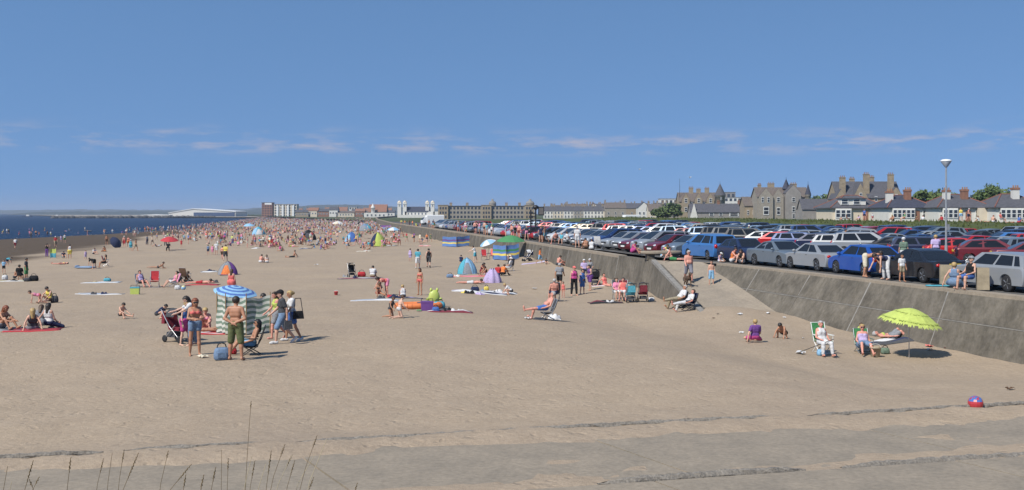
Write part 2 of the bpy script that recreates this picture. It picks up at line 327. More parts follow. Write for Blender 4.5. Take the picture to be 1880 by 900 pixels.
def sea_wall(name, poly, step, label, mid_joint, until=1e9):
    root = empty(name, (poly[0][0], poly[0][1], 0)); o3 = Vector((poly[0][0], poly[0][1], 0)); pts = resample(poly, step)
    nrm = []
    for i, p in enumerate(pts):
        t = (pts[min(i + 1, len(pts) - 1)] - pts[max(i - 1, 0)]).normalized(); nrm.append(Vector((-abs(t.y), -abs(t.x) if t.x * t.y < 0 else abs(t.x))))
    def P(i, f, zt, out):      # f: 0 top .. 1 base
        q = pts[i] + nrm[i] * (float(np.interp(pts[i].y, [34, 40, 44, 52, 59, 66], [.6, .8, 1.05, 1.35, 1.2, BAT])) * f + out); return Vector((q.x, q.y, zt)) - o3
    for i in range(len(pts) - 1):
        zb = -0.6; far = pts[i].y > until
        def zz(f): return CARZ * (1 - f) + 0.22 * f
        bands = [(0.0, 0.52), (0.55, 1.5)] if mid_joint and not far else [(0.0, 1.5)]
        for f0, f1 in bands:
            g = 0.018; V = []
            for e, (a, b) in ((0, (i, i + 1)),):
                for idx, sgn in ((a, 1), (b, -1)):
                    along = (pts[b] - pts[a]).normalized() * g * sgn
                    for f in (f0 + (0.0 if f0 == 0 else 0.0), f1):
                        for out in (0.0, -0.35):
                            q = P(idx, f, zz(f) , out); V.append((q.x + along.x, q.y + along.y, q.z))
            MB().add(V, [(0, 2, 6, 4), (1, 5, 7, 3), (0, 4, 5, 1), (2, 3, 7, 6), (0, 1, 3, 2), (4, 6, 7, 5)]).build('wall_panel', M_wall, root)
        if not far:      # pale mortar in the upright joint, a little proud and uneven
            w = random.uniform(0.03, 0.075); top = random.choice([0.5, 0.75, 1.2]); q = MB(); t = (pts[i + 1] - pts[i]).normalized()
            a = P(i, 0, zz(0) , 0.014); b = P(i, top, zz(top), 0.014); dx = Vector((t.x, t.y, 0)) * w; bk = Vector((-nrm[i].x, -nrm[i].y, 0)) * 0.2
            q.add([a - dx, a + dx, b + dx * 0.6, b - dx * 0.6, a - dx + bk, a + dx + bk, b + dx * 0.6 + bk, b - dx * 0.6 + bk], [(0, 1, 2, 3), (4, 7, 6, 5), (0, 4, 5, 1), (1, 5, 6, 2), (2, 6, 7, 3), (3, 7, 4, 0)])
            q.build('mortar_joint', M_joint, root)
            if mid_joint:
                q = MB(); a, b = P(i, 0.535, zz(0.535), 0.012), P(i + 1, 0.535, zz(0.535), 0.012); up = Vector((0, 0, 0.02)); bk = Vector((-nrm[i].x, -nrm[i].y, 0)) * 0.2
                q.add([a - up, b - up, b + up, a + up, a - up + bk, b - up + bk, b + up + bk, a + up + bk], [(0, 1, 2, 3), (4, 7, 6, 5), (0, 4, 5, 1), (2, 6, 7, 3), (1, 5, 6, 2), (3, 7, 4, 0)])
                q.build('mortar_joint', M_joint, root)
        # coping
        q = MB(); V = []
        for idx in (i, i + 1):
            for out, z in ((0.03, CARZ - 0.12), (0.03, CARZ + 0.05), (-0.55, CARZ + 0.05), (-0.55, CARZ - 0.12)):
                r = pts[idx] + nrm[idx] * out; V.append((r.x - o3.x, r.y - o3.y, z))
        q.add(V, [(0, 1, 5, 4), (1, 2, 6, 5), (2, 3, 7, 6), (3, 0, 4, 7), (0, 3, 2, 1), (4, 5, 6, 7)]); q.build('coping', M_ramp, root)
    # solid core behind the panels
    q = MB(); n = len(pts); V = []
    for i in range(n):
        for f, out in ((0.05, -0.10), (1.5, -0.10), (1.5, -1.2), (0.05, -1.2)):
            c = P(i, f, (CARZ * (1 - f) + 0.22 * f), out); V.append(c)
    q.add(V, [(i * 4 + a, i * 4 + (a + 1) % 4, i * 4 + 4 + (a + 1) % 4, i * 4 + 4 + a) for i in range(n - 1) for a in range(4)] + [(0, 1, 2, 3), (4 * n - 1, 4 * n - 2, 4 * n - 3, 4 * n - 4)])
    q.build('wall_core', M_wall, root)
    return thing(root, label, 'sea wall')
sea_wall('sea_wall', NEARW[1:], 5.2, 'stained grey concrete sea wall with pale joints right of the ramp', True)
sea_wall('sea_wall', FARW[1:], 7.5, 'long grey concrete sea wall receding into the distance left of the ramp', False, until=190)
# ramp: sloping slab with a cheek wall on its seaward side
RAMP = [(8.55, 63.4, CARZ + 0.02), (11.9, 60.4, CARZ + 0.02), (13.6, 45.8, -0.26), (9.0, 47.6, -0.12)]
def rampz(X, Y):
    t = np.clip((63.0 - Y) / (63.0 - 48.0), 0, 1); return CARZ + 0.02 + (-0.12 - CARZ - 0.02) * t
q = MB(); V = RAMP + [(x, y, -1.0) for x, y, z in RAMP]; q.add(V, [(0, 1, 2, 3), (7, 6, 5, 4), (0, 4, 5, 1), (1, 5, 6, 2), (2, 6, 7, 3), (3, 7, 4, 0)])
rp_ = q.build('ramp', M_ramp); thing(rp_, 'concrete slipway ramp sloping from the car park down to the sand', 'ramp')
q = MB(); A = [(7.07, 70.3), (8.45, 63.6), (8.9, 48.3)]
q.add([(7.07, 70.4, CARZ + .02), (8.4, 63.6, CARZ + .03), (8.85, 48.3, 0.2), (8.6, 48.3, -.8), (6.55, 70.3, -.8), (7.9, 63.3, -.8), (7.4, 70.6, CARZ + .02), (8.75, 63.6, CARZ + .03), (9.2, 48.3, 0.2), (9.2, 48.3, -.8), (7.4, 70.6, -.8), (8.75, 63.6, -.8)],
      [(0, 1, 5, 4), (1, 2, 3, 5), (6, 10, 11, 7), (7, 11, 9, 8), (0, 6, 7, 1), (1, 7, 8, 2), (2, 8, 9, 3), (0, 4, 10, 6)])
ck = q.build('cheek_wall', M_wall, None); ck.parent = rp_
q = MB(); q.add([(8.35, 63.7, CARZ + .06), (8.62, 63.7, CARZ + .06), (9.06, 48.3, 0.24), (8.8, 48.3, 0.24), (8.35, 63.7, CARZ - .1), (8.62, 63.7, CARZ - .1), (9.06, 48.3, 0.1), (8.8, 48.3, 0.1)], [(0, 1, 2, 3), (4, 7, 6, 5), (0, 4, 5, 1), (1, 5, 6, 2), (2, 6, 7, 3), (3, 7, 4, 0)])
q.build('edge_strip', M_joint, rp_)
# asphalt car park
def strip_mesh(name, ys, fa, fb, m, k='structure', nu=1):
    q = MB(); V = []
    for y in ys:
        a, b = fa(y), fb(y)
        for i in range(nu + 1):
            t = i / nu; V.append(tuple(a[j] * (1 - t) + b[j] * t for j in range(3)))
    w = nu + 1; q.add(V, [(j * w + i, j * w + i + 1, (j + 1) * w + i + 1, (j + 1) * w + i) for j in range(len(ys) - 1) for i in range(nu)], smooth=True)
    return kind(q.build(name, m, fix=False), k)
YS = [0, 14, 25.7, 34.7, 39.4, 45.2, 52.3, 59.1, 63.4, 66, 70.3, 90, 109, 140, 185, 215]
strip_mesh('car_park', YS, lambda y: (float(Wx(y)) + (0.45 if not 59 < y < 64 else 0.1), y, CARZ), lambda y: (float(Wx(y)) + 45, y, CARZ), M_asphalt)
M_line = mat('road_paint', (0.6, 0.6, 0.57), rough=0.8, var=0.35, scale=4)
# grass bank and the green behind it
M_grass = mat('bank_grass', S(74, 82, 36), rough=0.95, var=0, col2=S(50, 60, 26), scale=0.6, bump=0.6, detail=7)
BK = 42.5
def bank_pt(y, f):
    pr = [(0, CARZ - 0.05), (1.4, CARZ + 0.75), (3.2, CARZ + 1.55), (4.6, CARZ + 1.82), (7, CARZ + 1.8), (14, 3.55), (40, 3.45), (900, 3.3)]
    x = float(Wx(min(y, 185))) - (y - 185) * 0.3 * (y > 185) + BK; o, z = pr[f]
    zz = z if y < 230 else z + (1.2 - z) * min(1, (y - 230) / 260)
    return (x + o, y, zz + (vnoise(np.array(o * 0.7), np.array(y * 0.33), 6) - 0.5) * 0.28 * (0 < f < 5))
ysb = [0] + list(np.arange(30, 236, 2.0)) + [260, 300, 360, 430, 520, 700, 1000, 1500, 2500]
q = MB(); V = [tuple(map(float, bank_pt(float(y), f))) for y in ysb for f in range(8)]
q.add(V, [(j * 8 + i, j * 8 + i + 1, j * 8 + 8 + i + 1, j * 8 + 8 + i) for j in range(len(ysb) - 1) for i in range(7)], smooth=True)
kind(q.build('grass_bank', M_grass, fix=False), 'structure')
# esplanade and town ground beyond the car park
strip_mesh('esplanade', [214, 300, 487, 700, 1100, 1800, 2600], lambda y: (float(Wx(min(y, 1100))) + 0.3 - max(0, y - 1100) * 0.5, y, np.interp(y, [214, 300, 700], [CARZ - .006, 1.6, 0.9])), lambda y: (float(Wx(min(y, 1100))) + 900, y, np.interp(y, [214, 300, 700], [CARZ - .006, 1.3, 0.8])), M_asphalt)
# blades along the bank crest so it does not read as a smooth sheet
q = MB()
for _ in range(5200):
    y = 60 + 170 * random.random() ** 1.2; f = random.random() * 3.6; a = bank_pt(y, int(f)); b = bank_pt(y, int(f) + 1); t = f - int(f)
    x, yy, z = (a[j] + (b[j] - a[j]) * t for j in range(3))
    if abs(x) > 0.52 * y + 4: continue
    h = random.uniform(0.12, 0.32); w = random.uniform(0.05, 0.13); d = random.uniform(-0.1, 0.1)
    q.add([(x - w, yy, z - .03), (x + w, yy, z - .03), (x + d, yy + d, z + h)], [(0, 1, 2)])
kind(q.build('bank_grass_blades', mat('grass_blades', S(84, 92, 42), rough=0.9, var=0, col2=S(56, 68, 30), scale=0.9), fix=False), 'stuff', 'rough green grass growing along the bank behind the car park')

# ---- concrete steps in front, half under sand
steps = empty('concrete_steps', (0, 17, SLABZ)); kind(steps, 'structure')
dirv = Vector((1, 0.2567)).normalized(); per = Vector((dirv.y, -dirv.x))
def kp(s, d, z): p = Vector((0, Kerb(0))) + dirv * s + per * d; return (p.x, p.y - 17, z - SLABZ)
s0 = -14.0
for k in range(7):
    L_ = 5.0; g = 0.02; a, b = s0 + k * L_ + g, s0 + (k + 1) * L_ - g
    for d0, d1, z0, z1 in ((0.12, 4.0, SLABZ, SLABZ + 0.02), (4.28, 8.0, SLABZ + 0.10, SLABZ + 0.12)):
        sk = 0.9   # joints run askew
        q = MB(); q.add([kp(a, d0, z0), kp(b, d0, z0), kp(b + sk, d1, z1), kp(a + sk, d1, z1), kp(a, d0, z0 - .3), kp(b, d0, z0 - .3), kp(b + sk, d1, z1 - .3), kp(a + sk, d1, z1 - .3)], [(0, 1, 2, 3), (4, 7, 6, 5), (0, 4, 5, 1), (1, 5, 6, 2), (2, 6, 7, 3), (3, 7, 4, 0)])
        q.build('slab', M_slab, steps)
M_agg = mat('exposed_aggregate', (0.12, 0.108, 0.092), rough=0.95, var=0, col2=(0.27, 0.242, 0.205), scale=24, bump=0.8)
def rough_kerb(d, z, wid, gaps, hh):
    for sa, sb in gaps:
        n = int((sb - sa) / 0.09); q = MB(); V = []
        for i in range(n + 1):
            s = sa + (sb - sa) * i / n; e = 0.25 + 0.75 * min(1, i / 6, (n - i) / 6)
            for o, h in ((-0.5, -0.10), (-0.42, 0.55), (-0.1, 1.0), (0.25, 0.85), (0.48, 0.3), (0.55, -0.4)):
                V.append(kp(s, d + o * wid * e + random.uniform(-.018, .018), z + h * hh * e * random.uniform(0.75, 1.15) + 0.01 * math.sin(s * 0.7)))
        q.add(V, [(i * 6 + j, i * 6 + j + 1, i * 6 + 7 + j, i * 6 + 6 + j) for i in range(n) for j in range(5)], smooth=False)
        q.build('kerb', M_agg, steps)
rough_kerb(0.02, SLABZ + 0.02, 0.10, [(-10, -6.9), (-6.6, -3.95), (-3.9, 5.55), (5.9, 13)], 0.055)
rough_kerb(4.12, SLABZ + 0.06, 0.15, [(0.2, 3.5), (4.1, 12)], 0.085)
# dune the camera stands on
q = MB(); V = []; gx = np.linspace(-14, 14, 57); gy = [-6, -3, 0, 1.5, 2.5, 3.3, 4.2, 5.2, 6.4, 7.8, 9.2, 10.6]; gz = [3.4, 3.4, 3.4, 3.4, 3.38, 3.3, 3.1, 2.7, 2.2, 1.7, 1.3, 0.8]
for y, z in zip(gy, gz):
    for x in gx: V.append((x, y, z + (float(vnoise(np.array(x * .8), np.array(y * .9), 12)) - .5) * 0.14))
q.add(V, [(j * 57 + i, j * 57 + i + 1, j * 57 + 58 + i, j * 57 + 57 + i) for j in range(11) for i in range(56)], smooth=True)
kind(q.build('dune', M_sand, fix=False), 'structure')
# far shore
M_hill = mat('far_hill', S(58, 68, 60), rough=1, var=0, col2=S(44, 54, 48), scale=0.004, detail=6)
def ridge(name, Y, pts, depth, m):
    q = MB(); xs = np.linspace(pts[0][0], pts[-1][0], 160); V = []
    for px in xs:
        py = np.interp(px, [p[0] for p in pts], [p[1] for p in pts]) - 1.6 * float(vnoise(np.array(px * 0.09), np.array(Y * .001), 3)) - 0.8 * float(vnoise(np.array(px * .4), np.array(0.5), 4))
        X = ax(px, Y); h = max(-0.5, float(az(py, Y)))
        V += [(X, Y - depth * .5, -1.4), (X, Y - depth * .25, h * .55 - .6), (X, Y, h), (X * 1.1, Y + depth, -1.4)]
    q.add(V, [(i * 4 + j, i * 4 + 4 + j, i * 4 + 5 + j, i * 4 + 1 + j) for i in range(159) for j in range(3)], smooth=True); return kind(q.build(name, m, fix=False), 'structure')
ridge('hills', 6200, [(-250, 389), (0, 387), (180, 386), (330, 387), (440, 385), (520, 380), (700, 382), (900, 386)], 700, M_hill)
ridge('hills', 4300, [(430, 391), (470, 385), (560, 379), (620, 377), (700, 379), (800, 386), (870, 391)], 500, M_hill)
ridge('hills', 3600, [(60, 391), (130, 390), (250, 389.5), (420, 389), (520, 391)], 400, M_hill)
# breakwater and harbour land
M_rock = mat('breakwater_rock', (0.09, 0.085, 0.08), rough=0.95, var=0.5, scale=0.2, bump=0.5)
q = MB()
for k in range(420):
    t = random.random(); px = 96 + t * 300; Y = 1170 + t * 90; s = random.uniform(0.9, 2.2); q.ell((ax(px, Y), Y + random.uniform(-4, 4), -1 + random.uniform(0, 1.1)), (s * 1.6, s, s), 6, 4)
thing(q.build('breakwater', M_rock), 'long low dark rock breakwater reaching out from the harbour', 'breakwater')
M_land = mat('harbour_ground', (0.3, 0.26, 0.2), rough=0.95, var=0.3, scale=0.05)
strip_mesh('harbour_ground', [1180, 1300, 1700, 2600], lambda y: (float(np.interp(y, [1180, 1300, 1700, 2600], [-290, -520, -720, -1200])), y, 0.2), lambda y: (-60, y, 0.25), M_land)
# ================================================================== PEOPLE (continuous bodies from a blended distance field)
def surfnet(D, lo, h):
    nx, ny, nz = D.shape; s = D < 0
    c = [(i, j, k) for i in (0, 1) for j in (0, 1) for k in (0, 1)]
    def sub(A, o): return A[o[0]:nx - 1 + o[0], o[1]:ny - 1 + o[1], o[2]:nz - 1 + o[2]]
    cnt = sum(sub(s, o).astype(np.int8) for o in c); act = (cnt > 0) & (cnt < 8); ids = np.argwhere(act)
    if len(ids) == 0: return np.zeros((0, 3)), np.zeros((0, 4), int)
    idx = -np.ones(act.shape, int); idx[act] = np.arange(len(ids))
    pos = np.zeros((len(ids), 3)); num = np.zeros(len(ids))
    for a in c:
        for d in range(3):
            if a[d]: continue
            b = tuple(a[k] + (k == d) for k in range(3)); i0 = ids + a; i1 = ids + b
            v0 = D[i0[:, 0], i0[:, 1], i0[:, 2]]; v1 = D[i1[:, 0], i1[:, 1], i1[:, 2]]; m = (v0 < 0) != (v1 < 0)
            t = np.where(m, v0 / np.where(m, v0 - v1, 1), 0); pt = i0.astype(float); pt[:, d] += t
            pos += pt * m[:, None]; num += m
    V = lo + pos / num[:, None] * h; Q = []
    for d, (e, f) in enumerate(((1, 2), (2, 0), (0, 1))):
        sl0 = [slice(None)] * 3; sl1 = [slice(None)] * 3; sl0[d] = slice(0, -1); sl1[d] = slice(1, None)
        a = s[tuple(sl0)]; b = s[tuple(sl1)]; ed = np.argwhere(a != b)
        ed = ed[(ed[:, e] > 0) & (ed[:, f] > 0) & (ed[:, e] < D.shape[e] - 1) & (ed[:, f] < D.shape[f] - 1)]
        q = []
        for oe, of in ((-1, -1), (0, -1), (0, 0), (-1, 0)):
            p = ed.copy(); p[:, e] += oe; p[:, f] += of; q.append(idx[p[:, 0], p[:, 1], p[:, 2]])
        q = np.stack(q, 1); fl = ~a[ed[:, 0], ed[:, 1], ed[:, 2]]; q[fl] = q[fl][:, ::-1]; Q.append(q)
    return V, np.concatenate(Q)
def vdir(f, a, side): return np.array([side * math.sin(R(a)), -math.sin(R(f)) * math.cos(R(a)), -math.cos(R(f)) * math.cos(R(a))])
# pose: pelvis height, torso lean, thigh (fwd, out) and shin (fwd, out) for each side, upper arm and forearm for each side, head nod
POSES = {
 'stand':  (0.94, 0, (4, 4), (0, 3), (-3, 4), (-4, 3), (4, 12), (14, 6), (0, 12), (10, 6), 5),
 'stand2': (0.93, 2, (8, 6), (-2, 4), (-6, 5), (-8, 4), (12, 14), (80, -20), (0, 12), (12, 4), 10),
 'hips':   (0.94, 0, (4, 7), (0, 5), (-2, 7), (-3, 5), (-12, 42), (30, -48), (-8, 40), (30, -46), 5),
 'behind': (0.94, -2, (3, 7), (0, 5), (-2, 7), (-3, 5), (-14, 20), (-22, -62), (-14, 20), (-20, -66), 8),
 'folded': (0.94, 0, (3, 2), (0, 2), (-4, 3), (-6, 2), (20, 14), (78, -50), (22, 14), (82, -48), 6),
 'photo':  (0.94, 0, (3, 4), (0, 3), (-3, 4), (-4, 3), (70, 18), (140, -20), (70, 18), (140, -20), 5),
 'reach':  (0.93, 12, (10, 5), (-4, 4), (-12, 5), (-16, 4), (55, 10), (68, 0), (60, 12), (72, 4), 14),
 'walk':   (0.91, 4, (26, 3), (4, 2), (-14, 3), (-40, 2), (-24, 10), (-4, 4), (24, 10), (48, 2), 4),
 'walk2':  (0.92, 3, (-12, 3), (-26, 2), (18, 3), (4, 2), (18, 12), (34, 4), (-16, 12), (0, 4), 6),
 'bend':   (0.90, 82, (10, 8), (-6, 6), (4, 8), (-8, 6), (12, 12), (6, 4), (26, 12), (30, 0), 0),
 'sitg':   (0.11, -18, (84, 9), (89, 4), (86, 9), (89, 4), (-38, 22), (-28, 12), (-38, 22), (-28, 12), 12),
 'sitfwd': (0.11, 16, (84, 12), (88, 6), (118, 10), (34, 8), (38, 12), (62, 2), (48, 14), (72, 0), 22),
 'sitk':   (0.11, 14, (132, 9), (34, 4), (130, 9), (34, 4), (46, 12), (74, -16), (46, 12), (74, -16), 12),
 'sitx':   (0.12, 10, (86, 42), (84, -66), (84, 42), (86, -62), (24, 18), (52, 4), (24, 18), (52, 4), 18),
 'sitside':(0.12, -6, (80, 30), (70, -40), (60, 45), (88, -50), (-20, 30), (-10, 16), (14, 12), (60, -10), 8),
 'chair':  (0.44, -12, (88, 8), (8, 4), (88, 8), (4, 4), (18, 14), (74, -12), (20, 14), (76, -14), 6),
 'lowchr': (0.30, -20, (98, 9), (40, 4), (104, 9), (34, 4), (18, 16), (70, -8), (20, 16), (72, -8), 14),
 'lounge': (0.36, -38, (88, 8), (84, 4), (84, 8), (14, 6), (24, 16), (72, 0), (24, 16), (66, 0), 20),
 'kneel':  (0.50, 14, (12, 8), (-88, 4), (16, 8), (-86, 4), (24, 14), (50, 2), (20, 14), (44, 2), 12),
 'crouch': (0.24, 46, (110, 16), (-24, 8), (112, 16), (-22, 8), (36, 12), (20, 4), (46, 14), (34, 2), 6),
 'crawl':  (0.46, 78, (4, 8), (-84, 4), (8, 8), (-82, 4), (4, 12), (2, 4), (14, 12), (10, 4), -24),
 'lieback':(0.11, -86, (90, 6), (91, 4), (90, 6), (91, 4), (92, 16), (94, 10), (92, 16), (94, 10), -8),
 'lieknee':(0.11, -82, (140, 6), (38, 5), (128, 6), (44, 5), (96, 18), (110, -20), (92, 18), (94, 10), 8),
 'liefront':(0.11, 86, (-90, 6), (-91, 4), (-90, 6), (-91, 4), (84, 50), (88, -50), (84, 50), (88, -50), -18),
 'prop':   (0.12, 62, (-89, 6), (-91, 4), (-89, 6), (-91, 4), (8, 14), (76, -6), (8, 14), (76, -6), -42),
}
class Body:
    """joint positions and blended primitives of one posed figure, 1.75 m tall before scaling"""
    def __init__(s, pose, sex='m', stout=0.0, child=False):
        P = POSES[pose]; zp, lean = P[0], P[1]; s.pose = pose; fem = sex == 'f'
        hw = 0.088 if not fem else 0.094; sw = 0.178 if not fem else 0.158; st = stout
        if child: sw = 0.155; hw = 0.080
        u = np.array([0, -math.sin(R(lean)), math.cos(R(lean))]); fr = np.array([0, -math.cos(R(lean)), -math.sin(R(lean))]); x = np.array([1.0, 0, 0])
        pel = np.array([0, 0, zp + 0.02]); s.u, s.fr, s.x, s.pel = u, fr, x, pel
        T = lambda up, f=0.0, l=0.0: pel + u * up + fr * f + x * l
        s.T = T; G = {}; gr = lambda n, *pr: G.setdefault(n, []).extend(pr)
        thick = 1.0 + 0.10 * st; lm = (0.92 if fem else 1.0) * (0.9 if child else 1)
        gr('pelvis', (T(0.02, 0, -hw * .8), T(0.02, 0, hw * .8), 0.105 * thick, 0.105 * thick), (T(0.0, -0.035, -hw * .7), T(0.0, -0.035, hw * .7), 0.088, 0.088))
        wst = (0.085 if fem else 0.098) * (1 + 0.35 * st)
        gr('torso', (T(0.13, 0.01 + 0.05 * st, -0.055), T(0.13, 0.01 + 0.05 * st, 0.055), wst, wst), (T(0.27, 0.0, -0.075), T(0.27, 0.0, 0.075), 0.098 + .015 * st, 0.098 + .015 * st),
           (T(0.36, 0.0, -0.08), T(0.36, 0.0, 0.08), 0.098, 0.098), (T(0.43, -0.01, -sw * .72), T(0.43, -0.01, sw * .72), 0.066, 0.066))
        if fem and not child: gr('torso', (T(0.325, 0.075, -0.065), T(0.325, 0.075, -0.066), 0.058, 0.058), (T(0.325, 0.075, 0.065), T(0.325, 0.075, 0.066), 0.058, 0.058))
        nk = T(0.47, 0.0); nod = R(P[10]); hu = u * math.cos(nod) + fr * math.sin(nod)
        if lean > 50:
            hu = hu * 0.8 + np.array([0, 0, 0.35]); hu /= np.linalg.norm(hu)
        hf = fr - hu * np.dot(fr, hu); hf /= np.linalg.norm(hf)
        hs = 1.12 if child else 1.0; hc = nk + hu * (0.155 * hs) + hf * 0.02; s.hc, s.hu, s.hf, s.hs = hc, hu, hf, hs
        gr('neck', (T(0.42), hc - hu * 0.04, 0.056 if not fem else 0.048, 0.05 if not fem else 0.045))
        gr('head', (hc + hu * 0.035 - hf * 0.012, hc + hu * 0.03 + hf * 0.012, 0.088 * hs, 0.084 * hs), (hc - hu * 0.045 + hf * 0.022, hc - hu * 0.05 + hf * 0.03, 0.062 * hs, 0.056 * hs))
        gr('face', (hc - hu * 0.012 + hf * 0.098 * hs, hc - hu * 0.03 + hf * 0.113 * hs, 0.011, 0.015),
           (hc + x * 0.086 * hs - hu * .01, hc + x * 0.088 * hs - hu * 0.035, 0.017, 0.013), (hc - x * 0.086 * hs - hu * .01, hc - x * 0.088 * hs - hu * 0.035, 0.017, 0.013))
        s.hands = []; s.feet = []
        for k, sd_ in ((0, 1), (1, -1)):
            th, sh, ua, fa = P[2 + 2 * k], P[3 + 2 * k], P[6 + 2 * k], P[7 + 2 * k]; n = 'LR'[k]
            hip = T(0, 0, sd_ * hw) - u * 0.02; kn = hip + vdir(*th, sd_) * 0.43; an = kn + vdir(*sh, sd_) * 0.41
            gr('thigh', (hip, kn, 0.083 * thick * (1.05 if fem else 1) * lm ** .5, 0.054 * lm)); gr('shin', (kn, kn + (an - kn) * .35, 0.053 * lm, 0.055 * lm), (kn + (an - kn) * .35, an, 0.055 * lm, 0.036 * lm))
            ff = vdir(sh[0] + 84, 6, sd_) if sh[0] > -60 else vdir(sh[0] + 12, 0, sd_)
            heel = an + vdir(*sh, sd_) * 0.045 - ff * 0.03; toe = heel + ff * 0.20
            if sh[0] > -40 and sh[0] < 60: toe[2] = max(toe[2], 0.025) if zp > .2 else toe[2]
            gr('foot', (heel, toe - ff * .05, 0.037 * lm, 0.034 * lm), (toe - ff * 0.05, toe, 0.036 * lm, 0.024 * lm)); s.feet.append((heel, toe))
            shd = T(0.425, -0.01, sd_ * sw); el = shd + vdir(*ua, sd_) * 0.285; wr = el + vdir(*fa, sd_) * 0.25; hd = vdir(fa[0] + 8, fa[1], sd_)
            ar = (0.85 if fem else 1.0) * lm
            gr('uarm', (shd, el, 0.052 * ar * thick, 0.040 * ar)); gr('farm', (el, el + (wr - el) * .3, 0.040 * ar, 0.041 * ar), (el + (wr - el) * .3, wr, 0.041 * ar, 0.027 * ar))
            gr('hand', (wr, wr + hd * 0.085, 0.027, 0.033)); s.hands.append((wr, hd, sd_))
        s.G = G; s.zlo = 0
        pts = np.array([p for g in G.values() for a, b, r0, r1 in g for p in (a - r0, b - r1, a + r0, b + r1)])
        s.lo = pts.min(0) - 0.07; s.hi = pts.max(0) + 0.07; s.zmin = min(min(a[2] - r0, b[2] - r1) for g in G.values() for a, b, r0, r1 in g)
    def field(s, groups, P, k=0.025, inflate=0.0):
        d = None
        for g in groups:
            for a, b, r0, r1 in (s.G[g] if isinstance(g, str) else [g]):
                ab = b - a; L2 = float(ab @ ab) + 1e-9; t = np.clip(((P - a) @ ab) / L2, 0, 1)
                e = np.linalg.norm(P - a - t[..., None] * ab, axis=-1) - (r0 + (r1 - r0) * t)
                if d is None: d = e
                else:
                    h = np.clip(0.5 + 0.5 * (d - e) / k, 0, 1); d = d + (e - d) * h - k * h * (1 - h)
        return d - inflate
    def grid(s, h, lo=None, hi=None):
        lo = s.lo if lo is None else np.maximum(lo, s.lo - .15); hi = s.hi if hi is None else np.minimum(hi, s.hi + .15)
        n = np.ceil((hi - lo) / h).astype(int) + 2
        A = [lo[i] + np.arange(n[i]) * h for i in range(3)]
        return lo, np.stack(np.meshgrid(*A, indexing='ij'), -1)
    def box_of(s, groups, pad):
        q = np.array([p for g in groups for a, b, r0, r1 in (s.G[g] if isinstance(g, str) else [g]) for p in (a - r0, b - r1, a + r0, b + r1)]); return q.min(0) - pad, q.max(0) + pad
SKELS = {}; PM = {}
def skel(pose, sex, stout, child):
    k = (pose, sex, stout, child)
    if k not in SKELS: SKELS[k] = Body(*k)
    return SKELS[k]
def to_mesh(name, V, Q, mats, midx=None):
    me = bpy.data.meshes.new(name); me.from_pydata(V.tolist(), [], Q.tolist())
    for m in mats: me.materials.append(m)
    if midx is not None: me.polygons.foreach_set('material_index', midx)
    me.polygons.foreach_set('use_smooth', np.ones(len(Q), bool)); me.update(); return me
M_eye = mat('eye', (0.03, 0.025, 0.02), rough=0.2, var=0); M_lip = mat('lip', (0.30, 0.10, 0.08), rough=0.5, var=0)
ALL = ['pelvis', 'torso', 'neck', 'head', 'face', 'thigh', 'shin', 'foot', 'uarm', 'farm', 'hand']
def fingers(B, q):
    for wr, hd, sd_ in B.hands:
        lat = np.cross(hd, np.array([0, 0, 1.0])); lat = lat / (np.linalg.norm(lat) + 1e-6); pn = np.cross(lat, hd); base = wr + hd * 0.09
        for i, (o, l) in enumerate(((-.027, .060), (-.009, .072), (.009, .076), (.027, .066))):
            a = base + lat * o; b = a + hd * l * .5 + pn * 0.004; c = b + (hd * .8 - pn * .5) * l * .5
            q.tube(a - hd * .02, b, .0095, .0085, 6); q.tube(b, c, .0088, .0065, 6)
        a = wr + hd * 0.035 + lat * .022; b = a + (lat * .8 + hd * .6) * .038; c = b + (hd * .9 + lat * .2) * .03; q.tube(a, b, .012, .0105, 6); q.tube(b, c, .0105, .008, 6)
def body_mesh(pose, sex, stout, child, h):
    key = ('body', pose, sex, stout, child, h)
    if key in PM: return PM[key]
    B = skel(pose, sex, stout, child); lo, P = B.grid(h); V, Q = surfnet(B.field(ALL, P), lo, h)
    C = V[Q].mean(1); mi = np.zeros(len(Q), int)
    for sgn in (-1, 1):
        e = B.hc + B.hu * 0.012 + B.hf * 0.088 * B.hs + B.x * sgn * 0.034 * B.hs; mi[np.linalg.norm(C - e, axis=1) < max(0.014, h * .75)] = 1
    mo = B.hc - B.hu * 0.062 + B.hf * 0.088 * B.hs; dd = C - mo; mi[(np.abs(dd @ B.hu) < h * .55) & (np.abs(dd @ B.x) < 0.024) & (dd @ B.hf > -0.03)] = 2
    q = MB(); V2 = V.tolist(); Fq = Q.tolist()
    me_q = MB(); me_q.v = [tuple(v) for v in V2]; me_q.f = [tuple(f) for f in Fq]; me_q.m = mi.tolist(); me_q.sm = [True] * len(Fq)
    if h < 0.018: fingers(B, me_q)
    me = me_q.mesh('person', [M_skin, M_eye, M_lip], fix=False); PM[key] = me; return me
